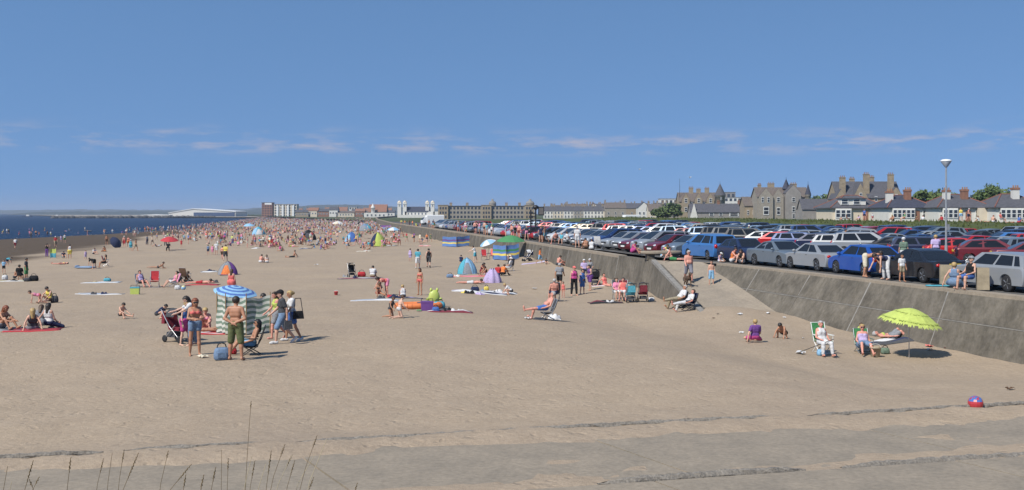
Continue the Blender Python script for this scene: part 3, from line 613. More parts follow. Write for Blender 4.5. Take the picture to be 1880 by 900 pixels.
def garment_mesh(g, pose, sex, stout, child, h):
    key = (g, pose, sex, stout, child, h)
    if key in PM: return PM[key]
    B = skel(pose, sex, stout, child); T = B.T
    def part(lst, t0, t1, extra=0.0):
        return [(a + (b - a) * t0, a + (b - a) * t1, r0 + (r1 - r0) * t0 + extra, r0 + (r1 - r0) * t1 + extra) for a, b, r0, r1 in lst]
    G = B.G; m = [M_cloth]; cut = None; k = 0.03; infl = 0.014
    up = lambda P: (P - B.pel) @ B.u
    fo = lambda P: (P - B.pel) @ B.fr
    la = lambda P: np.abs((P - B.pel) @ B.x)
    hd = lambda P: ((P - B.hc) @ B.hu, (P - B.hc) @ B.hf, (P - B.hc) @ B.x)
    ext = [(T(0.06, 0, -0.07), T(0.06, 0, 0.07), 0.108, 0.108)]
    if g == 'shirt': grp = G['torso'] + ext + part(G['uarm'], 0, 0.62, 0.006); infl = 0.016; cut = lambda P, d: np.maximum(d, -(up(P) + 0.035))
    elif g == 'longshirt': grp = G['torso'] + ext + part(G['uarm'], 0, 1, 0.006) + part(G['farm'], 0, .92, 0.004); infl = 0.016; cut = lambda P, d: np.maximum(d, -(up(P) + 0.05))
    elif g == 'vest': grp = G['torso'] + ext; infl = 0.012; cut = lambda P, d: np.maximum(np.maximum(d, -(up(P) + 0.03)), np.minimum(la(P) - 0.115, up(P) - 0.36))
    elif g == 'bandeau': grp = G['torso'] + ext; infl = 0.012; cut = lambda P, d: np.maximum(np.maximum(d, -(up(P) + 0.04)), up(P) - 0.375)
    elif g == 'bikini_top': grp = G['torso']; infl = 0.009; cut = lambda P, d: np.maximum(np.maximum(d, 0.285 - up(P) - 0.0), np.minimum(up(P) - 0.368, np.maximum(la(P) - 0.085, up(P) - 0.42) + np.where(la(P) < 0.065, 1, 0)))
    elif g == 'swimsuit': grp = G['torso'] + G['pelvis']; infl = 0.009; cut = lambda P, d: np.maximum(np.maximum(d, -(up(P) + 0.06)), np.minimum(up(P) - 0.36, la(P) - 0.09 + 0 * d))
    elif g == 'briefs': grp = G['pelvis'] + part(G['thigh'], 0, .1); infl = 0.010; cut = lambda P, d: np.maximum(d, up(P) - 0.075)
    elif g == 'shorts': grp = G['pelvis'] + part(G['thigh'], 0, .62, 0.012); infl = 0.016; cut = lambda P, d: np.maximum(d, up(P) - 0.105)
    elif g == 'hotpants': grp = G['pelvis'] + part(G['thigh'], 0, .3, 0.008); infl = 0.014; cut = lambda P, d: np.maximum(d, up(P) - 0.09)
    elif g == 'longshorts': grp = G['pelvis'] + part(G['thigh'], 0, .98, 0.018); infl = 0.018; cut = lambda P, d: np.maximum(d, up(P) - 0.10)
    elif g == 'cropped': grp = G['pelvis'] + part(G['thigh'], 0, 1, 0.01) + part(G['shin'], 0, .8, .008)[:2] + part(G['shin'][2:], 0, .8, .008) ; infl = 0.014; cut = lambda P, d: np.maximum(d, up(P) - 0.105)
    elif g == 'trousers': grp = G['pelvis'] + part(G['thigh'], 0, 1, 0.01) + part(G['shin'], 0, .97, .012); infl = 0.014; cut = lambda P, d: np.maximum(d, up(P) - 0.105)
    elif g == 'skirt': grp = G['pelvis'] + part(G['thigh'], 0, .75, 0.02); infl = 0.016; k = 0.16; cut = lambda P, d: np.maximum(d, up(P) - 0.105)
    elif g == 'dress': grp = G['torso'] + ext + G['pelvis'] + part(G['thigh'], 0, .85, 0.02); infl = 0.015; k = 0.13; cut = lambda P, d: np.maximum(d, np.minimum(la(P) - 0.115, up(P) - 0.37))
    elif g == 'shoes': grp = G['foot']; infl = 0.012
    elif g in ('hair', 'longhair', 'bun'):
        grp = list(G['head'][:1]); m = [M_hair]; infl = 0.016
        if g == 'longhair': grp = grp + [(B.hc - B.hf * .045, B.hc - B.hf * .065 - B.hu * .22, .078, .06)]
        if g == 'bun': grp = grp + [(B.hc - B.hf * .10 + B.hu * .03, B.hc - B.hf * .12 + B.hu * .02, .04, .036)]
        def cut(P, d):
            a, b, c = hd(P); return np.maximum(d, np.minimum(b - 0.022, 0.062 * B.hs - a))if g != 'hair' else np.maximum(np.maximum(d, np.minimum(b - 0.018, 0.058 * B.hs - a)), -(a + 0.055))
    elif g in ('cap', 'sunhat'):
        grp = list(G['head'][:1]); infl = 0.024; br = B.hc + B.hu * 0.055
        if g == 'cap': grp = grp + [(br + B.hf * .09, br + B.hf * .15, .028, .012)]; cut = lambda P, d: np.maximum(d, 0.038 - hd(P)[0])
        else:
            def cut(P, d):
                a, b, c = hd(P); brim = np.maximum(np.sqrt(b * b + c * c) - 0.19, np.abs(a - 0.045) - 0.012); return np.minimum(np.maximum(d, 0.04 - a), brim)
            grp = grp + [(br + B.hf * .12, br - B.hf * .12, .012, .012), (br + B.x * .12, br - B.x * .12, .012, .012)]
    elif g == 'sunglasses':
        e = B.hc + B.hu * .014 + B.hf * .085 * B.hs; grp = [(e + B.x * .055, e - B.x * .055, .021, .021)]; infl = 0.004; m = [M_dark]
    else: raise ValueError(g)
    lo, hi = B.box_of(grp, 0.06 if g != 'sunhat' else 0.12); lo, P = B.grid(h, lo, hi); d = B.field(grp, P, k, infl)
    if cut: d = cut(P, d)
    V, Q = surfnet(d.astype(float), lo, h); me = to_mesh(g, V, Q, m); PM[key] = me; return me
PAL = {'white': (0.66, 0.66, 0.66), 'black': (0.018, 0.018, 0.02), 'navy': (0.022, 0.032, 0.085), 'blue': (0.05, 0.14, 0.42), 'sky blue': (0.22, 0.45, 0.66), 'turquoise': (0.06, 0.36, 0.46),
       'red': (0.48, 0.02, 0.03), 'coral': (0.72, 0.14, 0.12), 'pink': (0.72, 0.22, 0.36), 'magenta': (0.50, 0.04, 0.22), 'orange': (0.75, 0.19, 0.025), 'yellow': (0.72, 0.56, 0.07), 'lime': (0.50, 0.66, 0.06),
       'green': (0.05, 0.24, 0.08), 'olive': (0.12, 0.14, 0.055), 'purple': (0.16, 0.05, 0.26), 'lilac': (0.46, 0.36, 0.60), 'grey': (0.24, 0.25, 0.27), 'charcoal': (0.065, 0.067, 0.075), 'cream': (0.62, 0.56, 0.42),
       'khaki': (0.34, 0.28, 0.18), 'brown': (0.13, 0.07, 0.04), 'denim': (0.15, 0.24, 0.38), 'maroon': (0.20, 0.02, 0.035)}
PAL = {k: tuple(0.86 * c + 0.14 * sum(v) / 3 * 0.9 for c in v) for k, v in PAL.items()}; PAL['white'] = (0.60, 0.60, 0.60); PAL['lime'] = (0.44, 0.52, 0.12)
SKIN = {'pale': (0.62, 0.39, 0.29), 'fair': (0.54, 0.31, 0.22), 'pink': (0.60, 0.28, 0.21), 'tan': (0.40, 0.20, 0.12), 'brown': (0.24, 0.115, 0.065)}
HAIR = {'dark': (0.022, 0.015, 0.011), 'brown': (0.075, 0.04, 0.02), 'blond': (0.42, 0.29, 0.12), 'grey': (0.38, 0.37, 0.36), 'red': (0.20, 0.055, 0.02), 'black': (0.010, 0.009, 0.009)}
def person(loc, hgt, pose, yaw, sex, skin, hair, wear, label, group=None, h=0.02, stout=0.0, child=False, name='person'):
    """wear: 'shirt:red shorts:navy cap:white' ..."""
    B = skel(pose, sex, stout, child); s = hgt / 1.75
    o = link(name, body_mesh(pose, sex, stout, child, h), None, (loc[0], loc[1], loc[2] - B.zmin * s - 0.012), R(yaw), SKIN[skin], s)
    for w in wear.split():
        g, c = w.split(':'); c = c.replace('_', ' '); link(g, garment_mesh(g, pose, sex, stout, child, h), o, color=PAL[c] if c in PAL else HAIR[c])
    if hair:
        hs, hc = hair.split(':'); link('hair', garment_mesh(hs, pose, sex, stout, child, h), o, color=HAIR[hc])
    thing(o, label, 'person', group); return o
def P_(px, py, hgt, pose, yaw, sex, skin, hair, wear, label, group=None, z=None, **k):
    if z == 'ramp':
        lo, hi = 40.0, 70.0
        for _ in range(40):
            Y = (lo + hi) / 2
            if CZ - (py - HY) / F * Y > float(rampz(0, Y)): lo = Y
            else: hi = Y
        loc = (ax(px, Y), Y, float(rampz(0, Y)))
    else: loc = ground(px, py, z)
    dist = loc[1]; hh = 0.0155 if dist < 45 else 0.02 if dist < 75 else 0.026
    return person(loc, hgt, pose, yaw, sex, skin, hair, wear, label, group, h=k.pop('h', hh), **k)
# small simple figure for the far crowd: one mesh, slots skin / top / bottom / hair
def crowd_mesh(pose, sex, child, h=0.045):
    key = ('crowd', pose, sex, child)
    if key in PM: return PM[key]
    B = skel(pose, sex, 0.0, child); lo, P = B.grid(h); V, Q = surfnet(B.field(ALL, P, 0.03, 0.008), lo, h); C = V[Q].mean(1)
    dist = lambda grp, infl=0: B.field(grp, C, 0.01, infl)
    rest = dist(['foot', 'shin', 'farm', 'hand', 'face', 'neck']); top = np.minimum(dist(['torso']), B.field([(a, a + (b - a) * .5, r0, r1) for a, b, r0, r1 in B.G['uarm']], C, .01))
    bot = np.minimum(dist(['pelvis']), B.field([(a, a + (b - a) * .6, r0, r1) for a, b, r0, r1 in B.G['thigh']], C, .01)); hd = dist(['head'])
    a = (C - B.hc) @ B.hu; b = (C - B.hc) @ B.hf; lower = B.field([(x_ + (y_ - x_) * .7, y_, r0, r1) for x_, y_, r0, r1 in B.G['thigh']] + [(x_ + (y_ - x_) * .6, y_, r0, r1) for x_, y_, r0, r1 in B.G['uarm']], C, .01)
    W = np.stack([np.minimum(rest, lower), top, bot, hd], 1); mi = W.argmin(1); mi = np.where((mi == 3) & ~((b < 0.02) | (a > 0.06)), 0, mi)
    me = to_mesh('person', V, Q, [M_skin, M_cloth, M_cloth, M_hair], mi); PM[key] = me; return me
CM = {}
def cmat(base, name, c, rough):
    k = base + name
    if k not in CM: CM[k] = mat(base + '_' + name.replace(' ', '_'), c, rough=rough, var=0.15, scale=8)
    return CM[k]
def crowd_person(loc, hgt, pose, yaw, sex, skin, top, bottom, hair, label, group, child=False):
    B = skel(pose, sex, 0.0, child); s = hgt / 1.75; o = link('person', crowd_mesh(pose, sex, child), None, (loc[0], loc[1], loc[2] - B.zmin * s - 0.01), R(yaw), None, s)
    tm = cmat('skin', skin, SKIN[skin], .5) if top is None else cmat('cloth', top, PAL[top], .9)
    for i, m in enumerate((cmat('skin', skin, SKIN[skin], .5), tm, cmat('cloth', bottom, PAL[bottom], .9), cmat('hair', hair, HAIR[hair], .6))):
        o.material_slots[i].link = 'OBJECT'; o.material_slots[i].material = m
    return thing(o, label, 'person', group)
# ================================================================== CARS (front of the car points to -Y)
CT = {  # L, W, roof z, hood profile, cabin: screen base s/z, screen top s, roof end s, rear base s, belt z, tail z
 'hatchback': dict(L=3.95, W=1.68, H=1.44, cowl=-1.00, hood=0.80, s0=-1.14, s1=-0.30, s2=1.16, s3=1.84, belt=0.93, tail=0.93, wf=-1.22, wr=1.28),
 'saloon':    dict(L=4.50, W=1.74, H=1.40, cowl=-1.02, hood=0.80, s0=-1.14, s1=-0.24, s2=0.72, s3=1.52, belt=0.91, tail=0.92, wf=-1.38, wr=1.32),
 'estate':    dict(L=4.55, W=1.74, H=1.44, cowl=-1.02, hood=0.80, s0=-1.10, s1=-0.34, s2=1.85, s3=2.20, belt=0.93, tail=0.95, wf=-1.38, wr=1.34),
 'people carrier': dict(L=4.40, W=1.78, H=1.62, cowl=-1.42, hood=0.92, s0=-1.52, s1=-0.52, s2=1.80, s3=2.12, belt=1.00, tail=1.02, wf=-1.34, wr=1.36),
 'off-roader': dict(L=4.35, W=1.80, H=1.70, cowl=-1.05, hood=1.00, s0=-1.10, s1=-0.50, s2=1.90, s3=2.12, belt=1.10, tail=1.12, wf=-1.34, wr=1.30),
}
def car_profile(c):
    L2 = c['L'] / 2; h, b, t = c['hood'], c['belt'], c['tail']; r = 0.355
    top = [(-L2, 0.50), (-L2 + .02, h - .16), (-L2 + .10, h - .08), (-L2 + .30, h - .02), ((-L2 + c['cowl']) / 2, h + .04), (c['cowl'], b - .02), (0, b), (c['s3'] - .1, t), (L2 - .12, t - .01), (L2 - .03, t - .10), (L2, 0.60), (L2 - .02, 0.42), (L2 - .10, 0.24)]
    def arc(w): return [(w + r * math.cos(a), 0.315 + r * math.sin(a)) for a in [math.pi * k / 9 - (0.0) for k in range(10)]]
    bot = [(c['wr'] + r, 0.24)] + arc(c['wr']) + [(c['wr'] - r, 0.22), (c['wf'] + r, 0.22)] + arc(c['wf']) + [(c['wf'] - r, 0.24), (-L2 + .10, 0.22), (-L2 + .01, 0.34)]
    return top + bot
def add_cabin(q, c, m):
    wb, wr = c['W'] / 2 - .07, c['W'] / 2 - .25; b, H = c['belt'], c['H']; n = 0
    def ring(s0, s1, s2, s3, w0, w1, z0, z1): return [(-w0, s0, z0), (w0, s0, z0), (w0, s3, z0), (-w0, s3, z0), (-w1, s1, z1), (w1, s1, z1), (w1, s2, z1), (-w1, s2, z1)]
    z1 = H - .07; V = ring(c['s0'], c['s1'], c['s2'], c['s3'], wb, wr, b - .03, z1)
    V = [(x, y, z - (.055 if i in (6, 7) else 0)) for i, (x, y, z) in enumerate(V)]
    q.add(V, [(0, 1, 5, 4), (1, 2, 6, 5), (2, 3, 7, 6), (3, 0, 4, 7)], m)
    # crowned roof
    o = []
    for j, t in enumerate((0, .15, .5, .85, 1)):
        s = c['s1'] + (c['s2'] - c['s1']) * t; up = .07 * (1 - abs(2 * t - 1) ** 2.2)
        for k in (-1, -.6, 0, .6, 1): o.append((wr * k, s, z1 - .055 * t + up * (1 - .55 * abs(k) ** 3)))
    q.add(o, [(j * 5 + i, j * 5 + i + 1, j * 5 + 6 + i, j * 5 + 5 + i) for j in range(4) for i in range(4)], m, True)
    q.add(o, [(0, 4, 3, 2, 1), (20, 21, 22, 23, 24), (0, 5, 10, 15, 20), (4, 24, 19, 14, 9)], m)
    return V
def window_quads(c, V):
    V = [Vector(v) for v in V]; out = []
    def bil(a, b, d, e, u, v): return (a.lerp(b, u)).lerp(e.lerp(d, u), v)   # a b / e d
    def quad(a, b, d, e, u0, u1, v0, v1, tilt0=0, tilt1=0):
        n = (b - a).cross(e - a).normalized(); P = [bil(a, b, d, e, u0 + tilt0, v0), bil(a, b, d, e, u1 + tilt1, v0), bil(a, b, d, e, u1, v1), bil(a, b, d, e, u0, v1)]
        return [p + n * .006 for p in P], [p - n * .03 for p in P]
    out.append(quad(V[0], V[1], V[5], V[4], .06, .94, .08, .97))          # windscreen
    out.append(quad(V[2], V[3], V[7], V[6], .08, .92, .12, .92))          # rear window
    three = c['s2'] - c['s1'] > 2.0
    for a, b, d, e, fl in ((V[1], V[2], V[6], V[5], 0), (V[3], V[0], V[4], V[7], 1)):
        cuts = [(.12, .47), (.51, .80), (.835, .93)] if three else [(.13, .53), (.57, .90)]
        for u0, u1 in cuts:
            if fl: u0, u1 = 1 - u1, 1 - u0
            out.append(quad(a, b, d, e, u0, u1, .10, .92))
    return out
def plate8(q, fr, bk, m=0): q.add(list(fr) + list(bk), [(0, 1, 2, 3), (7, 6, 5, 4), (0, 4, 5, 1), (1, 5, 6, 2), (2, 6, 7, 3), (3, 7, 4, 0)], m)
def shell(c):
    pr = car_profile(c); n = len(pr); W = c['W']; q = MB(); V = []
    sl = [(-.5, .955, .10), (-.485, .975, .04), (-.42, .99, 0), (-.2, 1.0, -.004), (.2, 1.0, -.004), (.42, .99, 0), (.485, .975, .04), (.5, .955, .10)]
    for k, sx, dz in sl:
        for s, z in pr:
            zz = z - (dz * max(0, (z - .55)) / .45 if z > .55 else -dz * .4 * max(0, (.42 - z)) if z < .42 else 0)
            V.append((k * W, s * sx, zz))
    q.add(V, [(j * n + i, j * n + (i + 1) % n, (j + 1) * n + (i + 1) % n, (j + 1) * n + i) for j in range(len(sl) - 1) for i in range(n)], 0, True)
    q.add(V, [tuple(range(n)), tuple(range((len(sl) - 1) * n, len(sl) * n))[::-1]], 0)
    return q
def wheel_bits():
    t = MB(); t.lathe([(.20, -.10), (.285, -.10), (.305, -.07), (.305, .07), (.285, .10), (.20, .10)], n=18, axis='x')
    r = MB(); r.lathe([(.205, -.06), (.205, .085), (.175, .09), (.16, .05), (.02, .05)], n=18, axis='x')
    for k in range(5):
        a = 2 * math.pi * k / 5; r.tube((.075, .03 * math.cos(a), .03 * math.sin(a)), (.085, .19 * math.cos(a), .19 * math.sin(a)), .03, .024, 5)
    return t, r
TY, RM = wheel_bits(); ME_TYRE = TY.mesh('tyre', M_tyre); ME_RIM = RM.mesh('rim', M_rim)
CARM = {}
def car_meshes(ty):
    if ty in CARM: return CARM[ty]
    c = CT[ty]; L2 = c['L'] / 2; W = c['W']; q = shell(c); V = add_cabin(q, c, 0); d = {'body': q.mesh('body', M_paint, sharp=38), 'win': []}
    for fr, bk in window_quads(c, V):
        w = MB(); plate8(w, fr, bk); d['win'].append(w.mesh('window', M_glass))
    h = MB(); h.ell((0, 0, 0), (.20, .17, .085), 10, 6); d['head'] = h.mesh('headlight', M_lamp)
    t = MB(); t.ell((0, 0, 0), (.13, .12, .15 if ty in ('people carrier', 'estate', 'hatchback', 'off-roader') else .09), 10, 6); d['tail'] = t.mesh('tail_light', M_red)
    g = MB(); g.box((0, 0, 0), (W * .55, .06, .13)); d['grille'] = g.mesh('grille', M_dark)
    b = MB(); b.box((0, 0, 0), (W * .78, .06, .09)); d['bump'] = b.mesh('bumper_strip', M_dark)
    p = MB(); p.box((0, 0, 0), (.52, .02, .11)); d['platef'] = p.mesh('number_plate', M_white); d['plater'] = p.mesh('number_plate', M_yel)
    m = MB(); m.ell((0, 0, 0), (.11, .06, .075), 8, 5); d['mir'] = m.mesh('wing_mirror', M_paint)
    s = MB(); s.box((0, 0, 0), (.012, .16, .022)); d['handle'] = s.mesh('door_handle', M_dark)
    u = MB(); u.box((0, 0, .34), (W * .80, c['L'] * .86, .26)); d['under'] = u.mesh('underbody', M_dark)
    # joined version for far rows
    j = shell(c); Vj = add_cabin(j, c, 0)
    for fr, bk in window_quads(c, Vj): plate8(j, fr, bk, 1)
    for sx in (-1, 1):
        for w in (c['wf'], c['wr']):
            x = sx * (W / 2 - .11); j.lathe([(.19, -.1), (.305, -.08), (.305, .08), (.19, .1)], (x, w, .305), 12, 2, True, 'x')
            j.lathe([(.17, 0.0), (.03, 0.01)], (x + sx * .105, w, .305), 10, 3, False, 'x')
        j.ell((sx * (W / 2 - .27), -L2 + .13, c['hood'] - .16), (.2, .17, .085), 8, 5, 4); j.ell((sx * (W / 2 - .16), L2 - .11, c['tail'] - .2), (.13, .12, .13), 8, 5, 5)
        j.ell((sx * (W / 2 + .06), c['s0'] + .35, c['belt'] + .05), (.1, .06, .07), 6, 4, 0)
    j.box((0, 0, .34), (W * .8, c['L'] * .86, .26), 2)
    d['far'] = j.mesh('parked_car', [M_paint, M_glass, M_tyre, M_rim, M_lamp, M_red], sharp=38)
    CARM[ty] = d; return d
CARCOL = {'silver': (0.27, 0.285, 0.30), 'white': (0.62, 0.62, 0.61), 'black': (0.012, 0.012, 0.014), 'navy blue': (0.013, 0.02, 0.06), 'dark blue': (0.02, 0.05, 0.16), 'bright blue': (0.012, 0.075, 0.34), 'mid blue': (0.05, 0.17, 0.42),
          'red': (0.42, 0.012, 0.014), 'maroon': (0.14, 0.012, 0.02), 'slate grey': (0.13, 0.16, 0.19), 'charcoal': (0.045, 0.05, 0.055), 'pale blue': (0.30, 0.40, 0.50), 'dark green': (0.015, 0.06, 0.04), 'gold': (0.38, 0.31, 0.20)}
def car(ty, colour, X, Y, yaw, label, group, full=True):
    d = car_meshes(ty); c = CT[ty]; col = CARCOL[colour]; W = c['W']; L2 = c['L'] / 2
    if not full: return thing(link('parked_car', d['far'], None, (X, Y, CARZ + .004), R(yaw), col), label, 'car', group)
    o = empty('parked_car', (X, Y, CARZ + .004), R(yaw)); thing(o, label, 'car', group); link('body', d['body'], o, color=col); link('underbody', d['under'], o)
    for w in d['win']: link('window', w, o)
    for sx in (-1, 1):
        for w in (c['wf'], c['wr']):
            e = link('wheel', ME_TYRE, o, (sx * (W / 2 - .11), w, .305), R(0 if sx > 0 else 180)); link('rim', ME_RIM, e)
        link('headlight', d['head'], o, (sx * (W / 2 - .29), -L2 + .15, c['hood'] - .15)); link('tail_light', d['tail'], o, (sx * (W / 2 - .17), L2 - .11, c['tail'] - .18))
        link('wing_mirror', d['mir'], o, (sx * (W / 2 + .06), c['s0'] + .35, c['belt'] + .04), color=col)
        link('door_handle', d['handle'], o, (sx * (W / 2 - .004), .30, c['belt'] - .14))
    link('grille', d['grille'], o, (0, -L2 + .012, .55)); link('number_plate', d['platef'], o, (0, -L2 - .022, .44)); link('number_plate', d['plater'], o, (0, L2 + .012, .74 if ty != 'saloon' else .76)); link('bumper_strip', d['bump'], o, (0, L2 - .005, .48))
    return o
# ---- front row along the wall, near part parked alongside it
def wdir(Y): return math.degrees(math.atan2(float(Wx(Y + 3) - Wx(Y - 3)), 6.0))    # lean of the wall line from +Y towards +X
NEAR = [('estate', 'silver', 34.7, 0, 'silver estate car cut off by the right edge, behind the concrete blocks'), ('estate', 'silver', 39.7, 0, 'silver estate car with red tail lamps beside the seated woman in black'),
        ('saloon', 'black', 44.6, 0, 'black saloon with yellow number plate beside the boy in white'), ('hatchback', 'bright blue', 49.0, 0, 'bright blue three door hatchback beside the bending couple'),
        ('saloon', 'silver', 53.2, 0, 'silver saloon parked between the bright blue hatchback and the grey saloon'), ('saloon', 'slate grey', 56.9, 180, 'slate grey saloon facing the camera behind the man in orange'),
        ('hatchback', 'navy blue', 60.9, 180, 'navy hatchback facing the camera, between grey saloon and blue box-shaped car'), ('people carrier', 'mid blue', 65.2, 0, 'mid blue tall box-shaped car at the top of the ramp')]
for i, (ty, c, Y, fl, lb) in enumerate(NEAR):
    a = -wdir(Y); th = 180 + a + (0 if fl == 0 else 180) + random.uniform(-2, 2)
    car(ty, c, float(Wx(Y)) + 2.4, Y, -(-th), lb, None)
ORD = ['first', 'second', 'third', 'fourth', 'fifth', 'sixth', 'seventh', 'eighth', 'ninth', 'tenth', 'eleventh', 'twelfth', 'thirteenth', 'fourteenth', 'fifteenth', 'sixteenth', 'seventeenth', 'eighteenth', 'nineteenth', 'twentieth']
def ordn(n):
    T = {20: 'twenty', 30: 'thirty', 40: 'forty', 50: 'fifty', 60: 'sixty'}
    if n < 20: return ORD[n]
    k = n + 1; t = k // 10 * 10
    return (T[t][:-1] + 'ieth') if k % 10 == 0 else T[t] + '-' + ORD[k % 10 - 1]
FRONT = ['slate_grey hatchback', 'maroon hatchback', 'silver people_carrier', 'maroon estate', 'silver hatchback', 'silver estate', 'dark_blue people_carrier', 'silver hatchback', 'silver saloon', 'charcoal hatchback', 'white hatchback', 'silver hatchback', 'white hatchback', 'black estate', 'silver hatchback']
CW = ['silver'] * 10 + ['navy blue'] * 4 + ['dark blue'] * 4 + ['black'] * 4 + ['white'] * 2 + ['red'] * 4 + ['charcoal'] * 3 + ['slate grey'] * 3 + ['mid blue'] * 2 + ['maroon'] * 2 + ['pale blue'] * 2 + ['dark green', 'gold']
TW = ['hatchback'] * 6 + ['saloon'] * 4 + ['estate'] * 3 + ['people carrier'] * 3 + ['off-roader'] * 1
rc = random.Random(3); NCAR = [0]
def row(off, y0, y1, yaw0, name, step, p_gap, full_until, preset=()):
    Y = y0; k = 0
    while Y < y1:
        X = float(Wx(Y)) + off
        if X < 0.49 * Y + 2.5 and (rc.random() > p_gap or k < len(preset)):
            if k < len(preset):
                w = preset[k].split(' '); ty = w[-1].replace('_', ' '); c = ' '.join(w[:-1]).replace('_', ' ')
            else: ty, c = rc.choice(TW), rc.choice(CW)
            yaw = yaw0 - wdir(Y) + rc.uniform(-3, 3); 
            if rc.random() < 0.25: yaw += 180
            if k < len(preset): yaw = yaw0 - wdir(Y)
            car(ty, c, X + rc.uniform(-.25, .25), Y, yaw, f'{c} {ty} in {name}, {ordn(k)} from its near end', 'cars parked in ' + name, Y < full_until); k += 1; NCAR[0] += 1
        Y += step * rc.uniform(.94, 1.08)
row(3.2, 69.6, 205, -90 + 12, 'the front row', 2.75, .03, 105, FRONT)
SEC = ['maroon saloon', 'maroon hatchback', 'red hatchback', 'navy_blue estate', 'black saloon', 'silver people_carrier', 'silver estate', 'navy_blue hatchback', 'dark_blue estate', 'red hatchback', 'silver hatchback', 'black people_carrier']
row(15.5, 56.2, 205, 90 - 30, 'the second row', 2.95, .06, 88, SEC)
row(20.8, 60, 205, -90 - 10, 'the third row', 2.95, .06, 80)
row(30.5, 60, 208, 90 - 15, 'the fourth row', 3.1, .08, 80)
row(35.6, 66, 208, -90 - 10, 'the fifth row', 3.1, .08, 80)
row(40.6, 78, 210, 90 + 8, 'the back row by the bank', 3.1, .08, 70)
# ================================================================== BUILDINGS AND TREES
def bmat(n, c, v=0.3, sc_=0.8, c2=None, b=0.3): return mat(n, c, rough=0.9, var=v, scale=sc_, bump=b, col2=c2)
M_stone = bmat('sandstone', (0.34, 0.27, 0.185), c2=(0.22, 0.178, 0.125), sc_=1.3); M_stone2 = bmat('grey_stone', (0.32, 0.285, 0.23), c2=(0.22, 0.195, 0.165), sc_=1.3)
M_harl = bmat('white_harling', (0.62, 0.60, 0.55), .10); M_cream = bmat('cream_render', (0.60, 0.52, 0.40), .12); M_grey = bmat('grey_render', (0.26, 0.24, 0.22), .2)
M_slate = bmat('slate', (0.085, 0.085, 0.098), .35, 2.0); M_slate2 = bmat('blue_slate', (0.045, 0.05, 0.075), .3, 2.0); M_slate3 = bmat('brown_slate', (0.14, 0.115, 0.10), .35, 2.0)
M_rtile = bmat('red_ridge_tile', (0.22, 0.085, 0.06), .3, 3); M_pot = bmat('chimney_pot', (0.33, 0.17, 0.09), .3, 3); M_brick = bmat('brick', (0.26, 0.13, 0.085), .3, 2)
M_pane = mat('window_glass', (0.03, 0.035, 0.045), rough=0.08, var=0, spec=0.6); M_frame = mat('white_window_frame', (0.72, 0.72, 0.70), rough=0.6, var=0.08)
M_bluec = bmat('blue_cladding', (0.05, 0.08, 0.16), .2); M_dome = bmat('lead_dome', (0.22, 0.21, 0.19), .2)
q = MB()
for c, d in (((0, 0, .46), (1, .12, .08)), ((0, 0, -.46), (1, .12, .08)), ((-.46, 0, 0), (.08, .12, .84)), ((.46, 0, 0), (.08, .12, .84)), ((0, 0, .02), (.84, .09, .06))): q.box(c, d)
ME_WF = q.mesh('window', M_frame); q = MB(); q.box((0, .02, 0), (.86, .02, .86)); ME_WP = q.mesh('pane', M_pane)
def win(root, x, y, z, w, h, rz=0):
    o = link('window', ME_WF, root, (x, y, z), rz, scale=(w, 1, h)); link('pane', ME_WP, o); return o
def win2(root, x, y, z, w, h): return link('window', ME_WP, root, (x, y - .02, z), scale=(w * 1.1, 2, h * 1.1))
def part(root, name, m, fn, sharp=None):
    q = MB(); fn(q); return q.build(name, m, root, sharp=sharp)
def gable(root, x0, x1, y0, y1, z0, z1, zr, wall, roof, axis='x', over=.3, steps=False):
    """block with a pitched roof, ridge along axis"""
    if axis == 'x':
        ym = (y0 + y1) / 2; pr = [(y0, z0), (y1, z0), (y1, z1), (ym, zr), (y0, z1)]
        def w(q): q.add([(x, a, b) for x in (x0, x1) for a, b in pr], [(0, 1, 2, 3, 4), (9, 8, 7, 6, 5)] + [(i, (i + 1) % 5, 5 + (i + 1) % 5, 5 + i) for i in (0, 1, 4)])
        part(root, 'wall', wall, w); k = (zr - z1) / (ym - y0)
        for sg, ya in ((-1, y0), (1, y1)):
            e = ya + sg * over
            part(root, 'roof', roof, lambda q: q.add([(x, a, b + d) for d in (.05, .22) for x, a, b in ((x0 - over, e, z1 - k * over), (x1 + over, e, z1 - k * over), (x1 + over, ym, zr), (x0 - over, ym, zr))], [(0, 1, 2, 3), (7, 6, 5, 4), (0, 4, 5, 1), (1, 5, 6, 2), (2, 6, 7, 3), (3, 7, 4, 0)]))
    else:
        xm = (x0 + x1) / 2; pr = [(x0, z0), (x1, z0), (x1, z1), (xm, zr), (x0, z1)]
        part(root, 'gable_wall', wall, lambda q: q.prism(pr, y0, y1)); k = (zr - z1) / (xm - x0)
        for sg, xa in ((-1, x0), (1, x1)):
            e = xa + sg * over; yf = y0 + (0.25 if steps else -over)
            part(root, 'roof', roof, lambda q: q.add([(a, y, b + d) for d in (.05, .22) for a, y, b in ((e, yf, z1 - k * over), (xm, yf, zr), (xm, y1 + over, zr), (e, y1 + over, z1 - k * over))], [(0, 1, 2, 3), (7, 6, 5, 4), (0, 4, 5, 1), (1, 5, 6, 2), (2, 6, 7, 3), (3, 7, 4, 0)]))
def chimney(root, x, y, z0, z1, w=1.2, d=.8, m=None, pots=3):
    def f(q): q.box((x, y, (z0 + z1) / 2), (w, d, z1 - z0)); q.box((x, y, z1 + .08), (w + .2, d + .2, .22))
    c = part(root, 'chimney', m or M_stone, f)
    for k in range(pots): part(c, 'chimney_pot', M_pot, lambda q: q.lathe([(.14, 0), (.11, .5), (.14, .55)], (x + (k - (pots - 1) / 2) * w / max(pots, 1), y, z1 + .18), 7))
